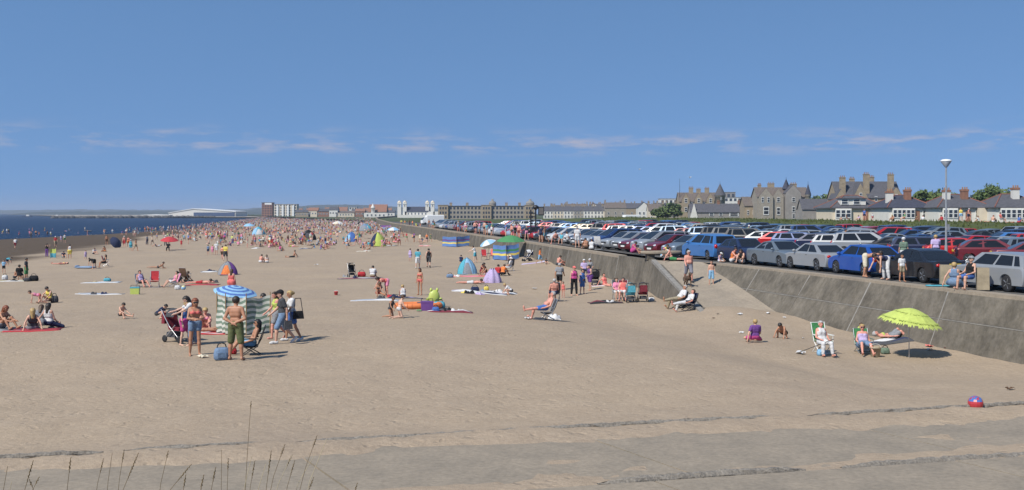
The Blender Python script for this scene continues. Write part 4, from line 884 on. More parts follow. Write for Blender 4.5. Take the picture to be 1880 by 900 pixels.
def hip(root, x0, x1, y0, y1, z1, zr, m, ridge_l=None, tiles=True):
    xm0, xm1 = (x0 + x1) / 2 - (x1 - x0) * .12, (x0 + x1) / 2 + (x1 - x0) * .12; ym = (y0 + y1) / 2
    V = [(x0, y0, z1), (x1, y0, z1), (x1, y1, z1), (x0, y1, z1), (xm0, ym, zr), (xm1, ym, zr)]
    part(root, 'roof', m, lambda q: q.add(V + [(a, b, z1 - .18) for a, b, _ in V[:4]], [(0, 1, 5, 4), (1, 2, 5), (2, 3, 4, 5), (3, 0, 4), (0, 6, 7, 1), (1, 7, 8, 2), (2, 8, 9, 3), (3, 9, 6, 0), (9, 8, 7, 6)]))
    if tiles:
        for a, b in ((0, 4), (1, 5), (4, 5), (2, 5), (3, 4)): part(root, 'ridge_tiles', M_rtile, lambda q: q.tube(V[a], V[b], .11, .11, 6))
def turret(root, x, y, r, z0, z1, zt, wall, roof, n=14):
    part(root, 'turret', wall, lambda q: q.lathe([(r, z0), (r, z1 - .6), (r * 1.12, z1 - .5), (r * 1.12, z1)], (x, y, 0), n))
    part(root, 'turret_roof', roof, lambda q: q.lathe([(r * 1.2, z1 + .01), (r * .62, z1 + (zt - z1) * .48), (.06, zt)], (x, y, 0), n))
    part(root, 'finial', M_dark, lambda q: q.tube((x, y, zt - .1), (x, y, zt + 1.0), .07, .03, 5))
def bldg(name, px, Y, z, label, cat='house', rz=0): return thing(empty(name, (ax(px, Y), Y, z), R(rz)), label, cat)
# --- stone villa with round turret
b = bldg('stone_villa', 1290, 450, 3.0, 'stone mansion with round cone-roofed turret and flagpole, left of the other mansions')
gable(b, -9.8, 9.0, 0, 9, 0, 6.8, 10.5, M_stone, M_slate3)
for x in (-7.2, -1.8, 3.2): gable(b, x - 1.6, x + 1.6, -.8, 4, 0, 7.6, 10.2, M_stone, M_slate3, 'y', .15, True); win(b, x, -.85, 7.2, 1.1, 1.9); win(b, x, -.85, 3.4, 1.1, 2.0)
for x in (-4.6, .6, 5.2): win(b, x, -.06, 5.6, .9, 1.6); win(b, x, -.06, 2.6, .9, 1.6)
turret(b, 7.3, -.4, 2.1, 0, 9.4, 14.4, M_stone2, M_slate); win(b, 7.3, -2.75, 8.0, .7, 1.1)
for x, z in ((-4.2, 12.6), (-1.0, 12.0), (2.6, 12.4)): chimney(b, x, 4.4, 9.5, z, 1.8, .9)
part(b, 'flagpole', M_dark, lambda q: q.tube((-9.4, 2, 6), (-9.4, 2, 16.5), .12, .06, 6))
b = bldg('slate_cottage', 1328, 400, 3.1, 'long low slate-roofed building with white gable in front of the turreted mansion'); gable(b, -12.2, 12.5, 0, 7, 0, 2.2, 5.2, M_grey, M_slate)
part(b, 'white_gable', M_harl, lambda q: q.prism([(-12.6, 0), (-9.6, 0), (-11.1, 5.4)], -.5, -.1)); win(b, 4.0, -.1, 1.4, 3.4, 1.6); win(b, -4.5, -.1, 1.3, 1.6, 1.2); win(b, -1, -.1, 1.3, 1.3, 1.2)
for x in (-1.2, 6.6): chimney(b, x, 3.5, 4.6, 6.2, .9, .7, M_brick, 2)
# --- second mansion
b = bldg('stone_mansion', 1441, 365, 2.9, 'stone mansion with tall grey rendered gable and slim corner turret, middle of three')
gable(b, -9.4, 8.2, 0, 9, 0, 7.6, 10.8, M_stone2, M_slate3); gable(b, -9.2, -4.4, -1.5, 5, 0, 7.6, 10.5, M_stone2, M_slate3, 'y', .15, True); gable(b, -4.2, -.6, -.7, 5, 0, 7.8, 10.3, M_stone2, M_slate3, 'y', .15, True)
gable(b, -.2, 5.0, -2.2, 6, 0, 8.8, 11.6, M_grey, M_slate, 'y', .12, True)
turret(b, 7.9, -.2, .95, 3.2, 8.4, 12.0, M_stone2, M_slate2, 10)
part(b, 'pyramid_roof', M_slate2, lambda q: q.lathe([(1.5, 10.4), (.05, 13.9)], (1.2, 3, 0), 4)); part(b, 'finial', M_dark, lambda q: q.tube((1.2, 3, 13.8), (1.2, 3, 14.6), .06, .03, 5))
for x, z in ((-7.6, 11.7), (-3.6, 12.2), (4.2, 12.1)): chimney(b, x, 5.0, 9.5, z, 2.2 if z > 12 else 1.1, .9)
for x, y, z, w, h in ((-8.0, -1.6, 6.6, .8, 1.8), (-6.0, -1.6, 6.6, .8, 1.8), (-6.8, -1.6, 2.8, 1.9, 2.8), (-2.4, -.8, 6.6, 1.1, 1.6), (-2.4, -.8, 2.7, 1.2, 2.6), (2.4, -2.3, 6.6, 1.1, 1.5), (2.4, -2.3, 3.3, 1.0, 1.9), (2.4, -2.3, 1.0, 1.0, 1.6), (6.5, -.08, 6.6, 1.0, 1.8), (6.9, -.08, 2.8, 1.0, 2.6)): win(b, x, y, z, w, h)
b = bldg('stone_wing', 1385, 372, 2.9, 'narrow lower stone wing with small windows left of the middle mansion'); gable(b, -3.4, 3.2, 0, 8, 0, 4.6, 7.6, M_stone, M_slate3)
for x in (-2.2, -.2, 1.8): win(b, x, -.08, 2.2, .7, 1.7)
# --- third mansion, many chimneys
b = bldg('chimneyed_mansion', 1596, 320, 3.2, 'large stone mansion with four tall chimneys behind the bungalows'); gable(b, -9.6, 9.6, 0, 10, 0, 6.4, 11.2, M_stone, M_slate)
for x0, x1, zr, y in ((-10.6, -7.0, 8.8, -1.2), (-5.4, -.8, 10.6, -1.5), (4.8, 10.4, 9.4, -1.5)): gable(b, x0, x1, y, 6, 0, 6.0, zr, M_stone, M_slate, 'y', .15, True)
for x, z in ((-7.6, 12.4), (-.4, 13.4), (7.0, 13.3)): chimney(b, x, 1.6, 6.0, z, 1.6, 1.2)
for x, z in ((-3.0, 12.2), (3.0, 12.7)): chimney(b, x, 7, 10.0, z, 1.4, 1.0)
for x, y, z in ((-9.4, -1.3, 5.6), (-8.0, -1.3, 5.6), (-3.1, -1.6, 7.0), (2.0, -.1, 6.0), (7.6, -1.6, 6.6), (-2, -.1, 6)): win(b, x, y, z, .8, 1.6)
b = bldg('slate_cottage', 1512, 330, 3.0, 'low grey slate cottage between the middle and the chimneyed mansion'); gable(b, -6.5, 5, 0, 6, 0, 3.2, 6.2, M_grey, M_slate); win(b, 0, -.08, 1.7, 1.4, 1.2)
# --- bungalows along the green
def bungalow(px, Y, w, label, roof, wall, dorm=False, chim=None, side=None, zr=4.9, d=10):
    b = bldg('bungalow', px, Y, 3.3, label); h = w / 2
    part(b, 'wall', wall, lambda q: q.box((0, d / 2, 1.3), (w - .8, d, 2.6)))
    hip(b, -h, h, -.5, d + .5, 2.68, zr, roof)
    n = 5 if not side else 3; x0 = -h + .9
    bw = (w - 2) * (.95 if not side else .52)
    part(b, 'bay', M_harl, lambda q: q.box((x0 + bw * .32, -.25, 1.25), (bw * .62, .7, 2.5)))
    for k in range(n): win(b, x0 + .35 + k * bw * .62 / n + .1, -.66, 1.55, bw * .62 / n * .86, 1.5)
    win(b, h - (2.6 if side else 1.6), -.06, 1.5, 1.3, 1.3); part(b, 'door', M_brick, lambda q: q.box((h - (4.4 if side else 3.2), -.06, 1.05), (.9, .1, 2.1)))
    part(b, 'drainpipe', M_dark, lambda q: q.tube((h - .55, -.08, 0), (h - .55, -.08, 2.5), .06, .06, 6))
    if side: part(b, 'side_wall', side, lambda q: q.box((h - 1.75, -.35, 1.28), (2.5, .9, 2.5)))
    for cx, cz, m in (chim or []):
        c = part(b, 'chimney', m, lambda q: q.box((cx, 3.2, cz - .9), (1.15, .8, 2.2))); part(c, 'chimney_head', M_brick, lambda q: q.box((cx, 3.2, cz + .38), (1.3, .95, .36)))
        for k in (-.3, .1, .45): part(c, 'chimney_pot', M_pot, lambda q: q.lathe([(.13, 0), (.10, .4)], (cx + k, 3.2, cz + .57), 7))
    if dorm:
        part(b, 'dormer', M_harl, lambda q: q.box((-1.0, 1.6, 3.75), (4.6, 2.4, 1.15))); part(b, 'dormer_roof', M_slate, lambda q: q.box((-1.0, 1.5, 4.38), (5.0, 2.9, .12)))
        for x in (-2.6, -.4): win(b, x, .36, 3.75, 1.3, .95)
bungalow(1578, 196, 11.0, 'white bungalow with flat dormer and dark roof, leftmost of the bungalows', M_slate, M_cream, dorm=True, side=M_cream, zr=5.0)
bungalow(1672, 186, 8.6, 'white bungalow with near black roof and red ridge tiles, second from left', M_slate2, M_harl, chim=[(-2.6, 5.0, M_harl), (.6, 5.3, M_brick)])
bungalow(1772, 180, 9.8, 'bungalow with grey roof, red hip tiles and white chimney behind the lamp post', M_slate, M_harl, chim=[(-1.9, 5.1, M_harl), (1.2, 5.2, M_brick)], side=M_cream)
bungalow(1876, 176, 9.4, 'rightmost bungalow with grey slate roof and tall white chimney', M_slate, M_harl, chim=[(.4, 5.4, M_harl)])
# --- villas and terraces on the way to the town
rb = random.Random(8)
def cottage(px, Y, w, wall, roof, label, h=4.6, zr=7.2, axis='x', z=1.0, nwin=3, name='terraced_house'):
    b = bldg(name, px, Y, z, label); gable(b, -w / 2, w / 2, 0, 8, 0, h, zr, wall, roof, axis, .2)
    for fl in (1.4, 3.6):
        for k in range(nwin): win(b, -w / 2 + (k + .5) * w / nwin, -.1, fl, 1.0, 1.4)
    if axis == 'x':
        for x in (-w / 2 + .5, w / 2 - .5): chimney(b, x, 4, zr - .6, zr + 1.1, .8, .8, M_stone, 2)
    return b
for k in range(7): cottage(1007 + k * 18.5, 620 - k * 3, 5.6, [M_harl, M_cream, M_harl, M_stone2, M_harl, M_harl, M_cream][k], M_slate, f'white two storey terraced house, {ORD[k]} from the left beyond the black sign tower' if k not in (1, 3, 6) else f'{["", "cream", "", "stone", "", "", "cream"][k]} two storey terraced house, {ORD[k]} from the left beyond the black sign tower', z=1.5)
for k, (px, Y, w, wl, rf, ax_, lb) in enumerate([(1090, 620, 6.4, M_harl, M_slate, 'y', 'white house with pointed gable facing the beach, right of the terrace'), (1130, 600, 12, M_stone2, M_slate3, 'x', 'brown-roofed stone house between the two white gables'), (1182, 560, 6.4, M_harl, M_slate, 'y', 'small white gabled house left of the green trees'), (1160, 640, 14, M_stone, M_slate, 'x', 'long slate-roofed house behind the white gables'),
        (1206, 520, 8, M_cream, M_slate3, 'x', 'cream house beside the trees left of the turreted mansion'), (1110, 700, 16, M_stone2, M_slate, 'x', 'grey stone terrace seen over the white houses'), (1060, 690, 14, M_stone, M_slate3, 'x', 'brown stone terrace behind the white terrace'), (1225, 640, 12, M_stone2, M_slate, 'x', 'stone house peeping over the trees by the turreted mansion')]):
    cottage(px, Y, w, wl, rf, lb, 4.8 if Y < 560 else 6.5, 8 if Y < 560 else 9.5, ax_, 1.2, 3, 'house')
for k in range(18):
    px = 1012 + k * 12.6 + rb.uniform(-5, 5)
    cottage(px, rb.uniform(720, 900), rb.uniform(7, 12), rb.choice([M_stone, M_stone2, M_cream, M_harl, M_stone]), rb.choice([M_slate, M_slate3, M_slate]), f'far roof of the town, {ORD[k]} from the left behind the white terrace', 6.0, rb.uniform(8.5, 11), rb.choice('xxy'), 1.2, 3, 'town_house')
def slab_block(px, Y, w, h, floors, bays, wall, label, z=1.0, name='apartment_block', top=None, d=12, cat='building'):
    b = bldg(name, px, Y, z, label, cat); part(b, 'wall', wall, lambda q: q.box((0, d / 2, h / 2), (w, d, h))); part(b, 'roof', top or M_grey, lambda q: q.box((0, d / 2, h + .15), (w + .6, d + .6, .35)))
    for f in range(floors):
        for k in range(bays): (win if Y < 500 else win2)(b, -w / 2 + (k + .5) * w / bays, -.08, (f + .55) * h / floors, w / bays * .6, h / floors * .55)
    return b
slab_block(1232, 800, 16, 14.5, 3, 5, M_harl, 'flat-roofed white modern block left of the turreted mansion', 1); slab_block(1362, 900, 30, 17, 4, 8, M_harl, 'pale modern hospital-like block between the first two mansions', 1); slab_block(1342, 930, 8, 22, 3, 2, M_grey, 'small pale rooftop tower beside the modern block', 1)
# --- long classical county building
b = slab_block(893, 640, 58, 7.8, 3, 27, M_stone2, 'long stone classical office building with rows of windows and two domes', 1.2, 'county_building', M_slate, 16)
for x, w in ((-26, 6), (0, 6), (26, 6)):
    part(b, 'pavilion', M_stone, lambda q: q.box((x, -.6, 4.2), (w, 1.6, 8.4))); part(b, 'cornice', M_stone, lambda q: q.box((x, -.6, 8.5), (w + .6, 2, .3)))
    for f in (1.4, 3.9, 6.6):
        for k in (-1.6, 0, 1.6): win2(b, x + k, -1.46, f, 1, 1.5)
for x, s in ((3.5, 1.0), (26.5, 1.15)):
    part(b, 'drum', M_stone2, lambda q: q.lathe([(2.2 * s, 7.8), (2.2 * s, 9.4)], (x, 9, 0), 12)); part(b, 'dome', M_dome, lambda q: q.lathe([(2.4 * s, 9.4), (2.0 * s, 10.4), (1.2 * s, 11.0), (.7 * s, 11.2), (.7 * s, 11.9), (.1, 12.4)], (x, 9, 0), 12))
for x in (-22, -12, 12, 20): chimney(b, x, 10, 8, 9.6, 1.6, 1, M_stone, 3)
# --- white pavilion with four towers
b = bldg('seaside_pavilion', 766, 820, 1.0, 'white seaside pavilion with dark roof and four square corner towers', 'pavilion'); gable(b, -9.5, 9.0, 0, 12, 0, 4.8, 8.6, M_harl, M_slate2)
for x, y in ((-14.0, 1), (-9.7, 0), (7.6, 1), (11.8, 0)):
    t = part(b, 'tower', M_harl, lambda q: q.box((x, y + 1.4, 6), (2.8, 2.8, 12))); part(t, 'tower_cornice', M_harl, lambda q: q.box((x, y + 1.4, 10.9), (3.4, 3.4, .4))); part(t, 'tower_cap', M_cream, lambda q: q.lathe([(1.7, 12), (1.2, 12.8), (.2, 13.6)], (x, y + 1.4, 0), 8)); win(t, x, y - .1, 9.6, .7, 1.6)
for k in range(6): win(b, -7 + k * 2.7, -.1, 3.4, 1.2, 1.6)
part(b, 'porch', M_harl, lambda q: q.box((-1, -2, 1.2), (26, 4, 2.4)))
for x in (11, 15): part(b, 'annexe', M_harl, lambda q: q.box((x, 2, 2.5), (5, 5, 5)))
# --- seafront to the left of it
b = slab_block(490, 1230, 12, 16.5, 6, 4, M_brick, 'tall narrow brown apartment tower at the left end of the town', 0.3, top=M_slate); part(b, 'penthouse', M_frame, lambda q: q.box((1.5, 4, 15.2), (8, 8.4, 2.0)))
b = slab_block(524, 1220, 26, 14.5, 5, 8, M_cream, 'cream apartment block beside the brown tower at the edge of the town', .3)
for k in range(4): part(b, 'balcony_stack', M_frame, lambda q: q.box((-9 + k * 6, -.7, 7), (2.2, 1.2, 13)))
b = bldg('gabled_hall', 694, 900, 1.0, 'brown hall with steep roof and white domed turret left of the pavilion', 'hall'); gable(b, -8, 7, 0, 14, 0, 5, 11, M_stone2, M_brick); turret(b, -4, -2, 1.6, 0, 8.4, 12.2, M_harl, M_harl, 8); part(b, 'arcade', M_harl, lambda q: q.box((-1, -4, 2), (20, 5, 4)))
for k in range(5): win(b, -8 + k * 3.4, -6.55, 2, 1.6, 1.8)
for k, (px, w, h, wl, rf, lb) in enumerate([(556, 14, 7, M_stone, M_slate, 'low stone house beside the cream flats'), (575, 9, 9, M_cream, M_brick, 'cream house with red roof in the seafront row'), (593, 11, 8, M_brick, M_slate, 'red brick house in the seafront row'), (612, 8, 10, M_harl, M_slate, 'taller white house in the seafront row'), (634, 17, 6, M_cream, M_slate3, 'long cream single storey seafront building'),
        (661, 9, 8, M_brick, M_brick, 'red brick amusement building in the seafront row'), (676, 10, 6, M_stone, M_slate3, 'stone house left of the brown hall'), (713, 12, 6.5, M_harl, M_slate, 'white house between hall and pavilion')]):
    b = bldg('seafront_house', px, 1000, .8, lb); gable(b, -w / 2, w / 2, 0, 9, 0, h * .7, h, wl, rf)
    for j in range(int(w / 2.6)): win(b, -w / 2 + (j + .5) * 2.6, -.1, h * .42, 1.3, 1.5)
b = slab_block(648, 1400, 10, 12, 3, 3, M_harl, 'distant pale block behind the seafront row', .5)
for k in range(16):
    px = 545 + k * 27 + rb.uniform(-8, 8)
    if 725 < px < 815: continue
    cottage(px, 1250 + rb.uniform(-60, 160), rb.uniform(9, 16), rb.choice([M_stone, M_stone2, M_cream, M_harl]), rb.choice([M_slate, M_slate3, M_brick]), f'distant town house {ORD[k]} from the left behind the seafront', 6.5, rb.uniform(9, 12), 'x', .6, 3, 'town_house')
# --- harbour shed
b = bldg('harbour_shed', 371, 1400, .2, 'huge white low-pitched harbour shed with dark open front', 'warehouse'); w = 44
part(b, 'wall', M_harl, lambda q: q.prism([(-w, 0), (w, 0), (w, 6.2), (-12, 9.8), (-w, 4.5)], 0, 60)); part(b, 'roof', M_frame, lambda q: q.prism([(-w - .6, 4.4), (-12, 9.9), (w + .6, 6.2), (w + .6, 6.9), (-12, 10.7), (-w - .6, 5.1)], -.8, 61)); part(b, 'opening', M_bluec, lambda q: q.box((16, -.3, 2.9), (54, .4, 4.8)))
b = bldg('harbour_shed', 285, 1330, .0, 'long low white shed on the quay left of the huge shed', 'warehouse'); part(b, 'wall', M_harl, lambda q: q.box((0, 6, 1.1), (36, 12, 2.2))); part(b, 'roof', M_frame, lambda q: q.prism([(-18.4, 2.2), (18.4, 2.2), (18.4, 2.5), (0, 3.2), (-18.4, 2.5)], -.4, 12.4))
# --- trees
M_leaf = mat('foliage', S(92, 108, 56), rough=0.8, var=0, col2=S(58, 76, 38), scale=0.5); M_bark = mat('bark', (0.06, 0.045, 0.035), rough=0.95)
def tree(px, Y, z, w, h, label, n=900, ls=.32, grp=None):
    t = empty('tree', (ax(px, Y), Y, z)); thing(t, label, 'tree', grp); r = random.Random(int(px)); q = MB(); q.tube((0, 0, 0), (0, 0, h * .45), w * .045, w * .03, 7)
    lobes = [(r.uniform(-.3, .3) * w, r.uniform(-.25, .25) * w, h * r.uniform(.42, .8), w * r.uniform(.16, .27)) for _ in range(9)]
    for lx, ly, lz, lr in lobes: q.tube((0, 0, h * .3), (lx, ly, lz), w * .02, w * .006, 5)
    q.build('trunk', M_bark, t); q = MB()
    for _ in range(n):
        lx, ly, lz, lr = r.choice(lobes); d = Vector((r.gauss(0, 1), r.gauss(0, 1), r.gauss(0, .75))).normalized() * lr * r.uniform(.35, 1.12); c = Vector((lx, ly, lz)) + d
        a = Vector((r.gauss(0, 1), r.gauss(0, 1), r.gauss(0, 1))).normalized(); e = a.orthogonal().normalized(); s = ls * r.uniform(.6, 1.4)
        q.add([c + a * s, c + e * s * .6, c - a * s, c - e * s * .6], [(0, 1, 2, 3)])
    q.build('crown', M_leaf, t, fix=False)
for i, (px, Y, w, h, lb) in enumerate([(1222, 430, 8, 6.2, 'dark green round tree left of the turreted mansion'), (1238, 424, 7, 7.4, 'taller green tree touching the turreted mansion'), (1208, 440, 6, 4.6, 'low bushy tree at the left of the tree clump'), (1340, 500, 7, 7.5, 'green tree behind the round turret'), (1505, 345, 8, 8.4, 'dark tree right of the slim corner turret'), (1522, 340, 7, 7.6, 'tree left of the chimneyed mansion'),
        (1706, 236, 6.5, 8.6, 'green tree behind the near black bungalow roof'), (1732, 232, 6, 8.2, 'green tree just left of the lamp post'), (1810, 236, 6, 9.0, 'bushy tree behind the red hip tiles'), (1832, 238, 6.5, 9.6, 'large round dark tree at the right above the bungalows'), (1690, 240, 5, 7.6, 'small tree by the brick chimney')]):
    tree(px, Y, 3.0 if Y < 400 else 1.6, w, h, lb, 1300, .26 + Y * .0006)
# ================================================================== BEACH AND PROMENADE THINGS
def G0(px, py, z=None): return ground(px, py, z)
def objmats(cols): return [cmat('cloth', c, PAL[c], .9) for c in cols]
def towel(px, py, w, l, yaw, cols, label, group=None, lump=.04, stripes=5):
    p = G0(px, py); t = MB(); r = random.Random(int(px * 7 + py)); ph = r.uniform(0, 6); n = 10
    def fn(u, v):
        x, y = (u - .5) * w, (v - .5) * l; e = min(u, 1 - u, v, 1 - v)
        wx, wy = x * math.cos(R(yaw)) - y * math.sin(R(yaw)), x * math.sin(R(yaw)) + y * math.cos(R(yaw))
        base = float(sandz(p[0] + wx, p[1] + wy)) - p[2]
        return (x + .03 * math.sin(v * 9 + ph), y + .03 * math.sin(u * 8 + ph), base + .014 + lump * (.5 + .5 * math.sin(u * 7 + ph) * math.cos(v * 6 + ph * 2)) * (0.2 + min(1, e * 6)))
    t.sheet(fn, n, n, mf=lambda i, j: (j * stripes // n) % len(cols))
    q = [(v[0], v[1], v[2] - .05) for v in t.v]; w_ = n + 1; o = len(t.v); t.v += q
    ed = [i for i in range(w_)] + [j * w_ + n for j in range(1, w_)] + [n * w_ + i for i in range(n - 1, -1, -1)] + [j * w_ for j in range(n - 1, 0, -1)]
    for a, b in zip(ed, ed[1:] + ed[:1]): t.f.append((a, b, b + o, a + o)); t.m.append(0); t.sm.append(False)
    return thing(link('beach_towel', t.mesh('beach_towel', objmats(cols)), None, p, R(yaw)), label, 'towel', group)
def bag(px, py, w, h, d, col, label, yaw=0, group=None, z=None, name='beach_bag'):
    p = G0(px, py, z); o = empty(name, p, R(yaw)); q = MB(); n = 12
    for k, (s, zz) in enumerate(((.82, 0), (1, .12), (1.04, .45), (.92, .85), (.7, 1.0))):
        q.v += [(math.copysign(abs(math.cos(a)) ** .55, math.cos(a)) * w / 2 * s, math.copysign(abs(math.sin(a)) ** .55, math.sin(a)) * d / 2 * s, zz * h) for a in [2 * math.pi * i / n for i in range(n)]]
    q.f += [(j * n + i, j * n + (i + 1) % n, j * n + n + (i + 1) % n, j * n + n + i) for j in range(4) for i in range(n)] + [tuple(range(n))[::-1], tuple(range(4 * n, 5 * n))]; q.m = [0] * len(q.f); q.sm = [True] * (4 * n) + [False] * 2
    link('body', q.mesh('body', M_cloth), o, color=PAL[col]); s = MB(); s.path([(-w * .3, 0, h * .97), (-w * .22, 0, h * 1.28), (0, 0, h * 1.38), (w * .22, 0, h * 1.28), (w * .3, 0, h * .97)], .016, 5); link('strap', s.mesh('strap', M_dark), o)
    k = MB(); k.box((0, -d * .53, h * .42), (w * .55, .04, h * .38)); link('pocket', k.mesh('pocket', M_cloth), o, color=tuple(c * .8 for c in PAL[col]))
    return thing(o, label, 'bag', group)
def chair(px, py, yaw, col, label, low=False, frame=None, z=None, arms=True, group=None, high=.80):
    p = G0(px, py, z); o = empty('folding_chair', p, R(yaw)); sh = .27 if low else .41; w = .27; q = MB(); fm = frame or M_metal; tb = sh + (.62 if not low else .55) * high / .8
    for s in (-1, 1):
        x = s * w; l1 = MB(); l1.path([(x, .26, 0), (x, -.22, sh + .02)], .016, 6); l1.build('leg', fm, o); l2 = MB(); l2.path([(x * .94, -.26, 0), (x * .94, .18, sh), (x * .94, .40, tb)], .016, 6); l2.build('leg', fm, o)
        if arms: a = MB(); a.box((x, -.02, sh + .22), (.05, .46, .03)); a.tube((x, -.2, sh), (x, -.2, sh + .22), .013, .013, 6); a.build('arm_rest', fm, o)
    c = MB(); c.path([(-w, .26, .02), (w, .26, .02)], .014, 6); c.path([(-w, -.25, .02), (w, -.25, .02)], .014, 6); c.path([(-w, .40, tb), (w, .40, tb)], .014, 6); c.build('crossbar', fm, o)
    s_ = MB(); s_.sheet(lambda u, v: ((u - .5) * 2 * w, -.24 + v * .44, sh + .01 - .05 * math.sin(math.pi * v) * (1 - abs(2 * u - 1) ** 3)), 6, 6)
    s_.sheet(lambda u, v: ((u - .5) * 2 * w, -.24 + v * .44, sh - .012 - .05 * math.sin(math.pi * v) * (1 - abs(2 * u - 1) ** 3)), 6, 6)
    link('seat', s_.mesh('seat', M_cloth, fix=False), o, color=PAL[col]); b = MB()
    for off in (0, .02): b.sheet(lambda u, v: ((u - .5) * 2 * w, .19 + v * .20 + off + .03 * math.sin(math.pi * v), sh + .04 + v * (tb - sh - .04)), 6, 6)
    link('backrest', b.mesh('backrest', M_cloth, fix=False), o, color=PAL[col]); return thing(o, label, 'chair', group)
def pushchair(px, py, yaw, col, hood, label, z=None):
    p = G0(px, py, z); o = empty('pushchair', p, R(yaw)); t = MB(); t.lathe([(.03, -.02), (.10, -.02), (.115, 0), (.10, .02), (.03, .02)], n=12, axis='x'); wm = t.mesh('wheel', M_tyre)
    for x in (-.25, .25):
        for y in (-.34, .30): link('wheel', wm, o, (x, y, .115))
        f = MB(); f.path([(x, -.34, .12), (x, .10, .52), (x, .46, 1.02)], .016, 6); f.path([(x, .30, .12), (x, -.16, .56)], .016, 6); f.build('frame', M_metal, o)
    h = MB(); h.path([(-.25, .46, 1.02), (.25, .46, 1.02)], .022, 6); h.build('handle', M_dark, o)
    s = MB(); s.box((0, -.08, .42), (.42, .40, .08)); s.add([(-.21, .10, .42), (.21, .10, .42), (.21, .30, .88), (-.21, .30, .88), (-.21, .16, .40), (.21, .16, .40), (.21, .36, .86), (-.21, .36, .86)], [(0, 1, 2, 3), (7, 6, 5, 4), (0, 4, 5, 1), (1, 5, 6, 2), (2, 6, 7, 3), (3, 7, 4, 0)]); link('seat', s.mesh('seat', M_cloth), o, color=PAL[col])
    d = MB(); d.sheet(lambda u, v: (.23 * math.cos(math.pi * u), .30 - .36 * v - .05 * math.sin(math.pi * u), .80 + (.26 + .03 * v) * math.sin(math.pi * u) * math.cos(v * .7)), 8, 5); link('hood', d.mesh('hood', M_cloth, fix=False), o, color=PAL[hood])
    b = MB(); b.box((0, .12, .24), (.36, .40, .16), taper=.9); link('basket', b.mesh('basket', M_cloth), o, color=PAL['charcoal'])
    g = MB(); g.box((0, .44, .74), (.40, .14, .34), taper=.85); link('hanging_bag', g.mesh('hanging_bag', M_cloth), o, color=PAL[col]); return thing(o, label, 'pushchair')
def parasol(px, py, ztop, r, tilt, taz, cols, label, n=16, fringe=None, sag=.30, stripes='gore', z=None, base=True):
    p = G0(px, py, z); o = empty('parasol', p); tl = R(tilt); dx, dy = math.sin(R(taz)) * math.sin(tl), -math.cos(R(taz)) * math.sin(tl); up = Vector((dx, dy, math.cos(tl))); zk = ztop * .62
    ps = MB(); ps.tube((0, 0, -.25), (0, 0, zk), .018, .018, 8); top = Vector((0, 0, zk)) + up * (ztop - zk); ps.tube((0, 0, zk), top + up * .06, .016, .012, 8); ps.build('pole', M_metal if base else M_white, o)
    e1 = up.orthogonal().normalized(); e2 = up.cross(e1); k = 8; V = []
    def P(i, j, drop=0.0): a = 2 * math.pi * i / n; t = j / k; sc_ = 1 - .045 * (i % 2) * t; return top + (e1 * math.cos(a) + e2 * math.sin(a)) * r * t * sc_ - up * (sag * r * 1.35 * t ** 1.7 + drop)
    c = MB()
    for off in (0, .012):
        o_ = len(c.v); c.v += [tuple(P(i, j, off)) for j in range(k + 1) for i in range(n)]
        for j in range(k):
            for i in range(n):
                c.f.append((o_ + j * n + i, o_ + j * n + (i + 1) % n, o_ + j * n + n + (i + 1) % n, o_ + j * n + n + i)); c.sm.append(False)
                c.m.append((i // 2) % len(cols) if stripes == 'gore' else j % len(cols))
    c.build('canopy', objmats(cols), o, fix=False)
    for i in range(0, n, 2): rb_ = MB(); rb_.tube(P(i, 1, .03), P(i, k, .02), .006, .005, 5); rb_.build('rib', M_metal, o)
    if fringe:
        f = MB(); rr = random.Random(2)
        for j in (4, k - 1, k):
            for i in range(int(40 + 150 * j / k)):
                a = 2 * math.pi * rr.random(); t = j / k; b = top + (e1 * math.cos(a) + e2 * math.sin(a)) * r * t * .97 - up * (sag * r * 1.35 * t ** 1.7 - .015); out = (e1 * math.cos(a) + e2 * math.sin(a)); sd_ = up.cross(out) * .03; l = rr.uniform(.10, .17)
                f.add([b - sd_, b + sd_, b + out * l * .7 - up * l * (.75 if j == k else .42) + up * .02 + sd_ * rr.uniform(-1, 1)], [(0, 1, 2)])
        kind(link('fringe', f.mesh('fringe', objmats([fringe]), fix=False), o), 'stuff')
    return thing(o, label, 'parasol')
def windbreak(pts, hgt, cols, nst, label, wav=.06):
    """pts: photo pixels of the poles"""
    W3 = [Vector(G0(*p)) for p in pts]; o = empty('windbreak', W3[0]); base = W3[0]
    for w in W3: q = MB(); q.tube((0, 0, -.2), (0, 0, hgt + .12), .018, .016, 6); link('pole', q.mesh('pole', mat('wooden_pole', (.3, .2, .1), rough=.8)), o, w - base)
    for a, b in zip(W3, W3[1:]):
        d = (b - a); nrm = Vector((-d.y, d.x, 0)).normalized(); ph = random.uniform(0, 6); q = MB(); mid = []
        for off in (0, .012):
            def fn(u, v): return tuple(a - base + d * u + nrm * (wav * math.sin(math.pi * u) * (1 + .7 * math.sin(5 * v + ph)) + .03 * math.sin(u * 9 + v * 3 + ph) + off) + Vector((0, 0, .06 + v * (hgt - .06) - .07 * math.sin(math.pi * u) * v + .02 * math.sin(u * 11 + ph))))
            q.sheet(fn, 14, nst * 2, mf=lambda i, j: (j // 2) % len(cols))
        link('cloth_panel', q.mesh('cloth_panel', objmats(cols), fix=False), o)
    return thing(o, label, 'windbreak')
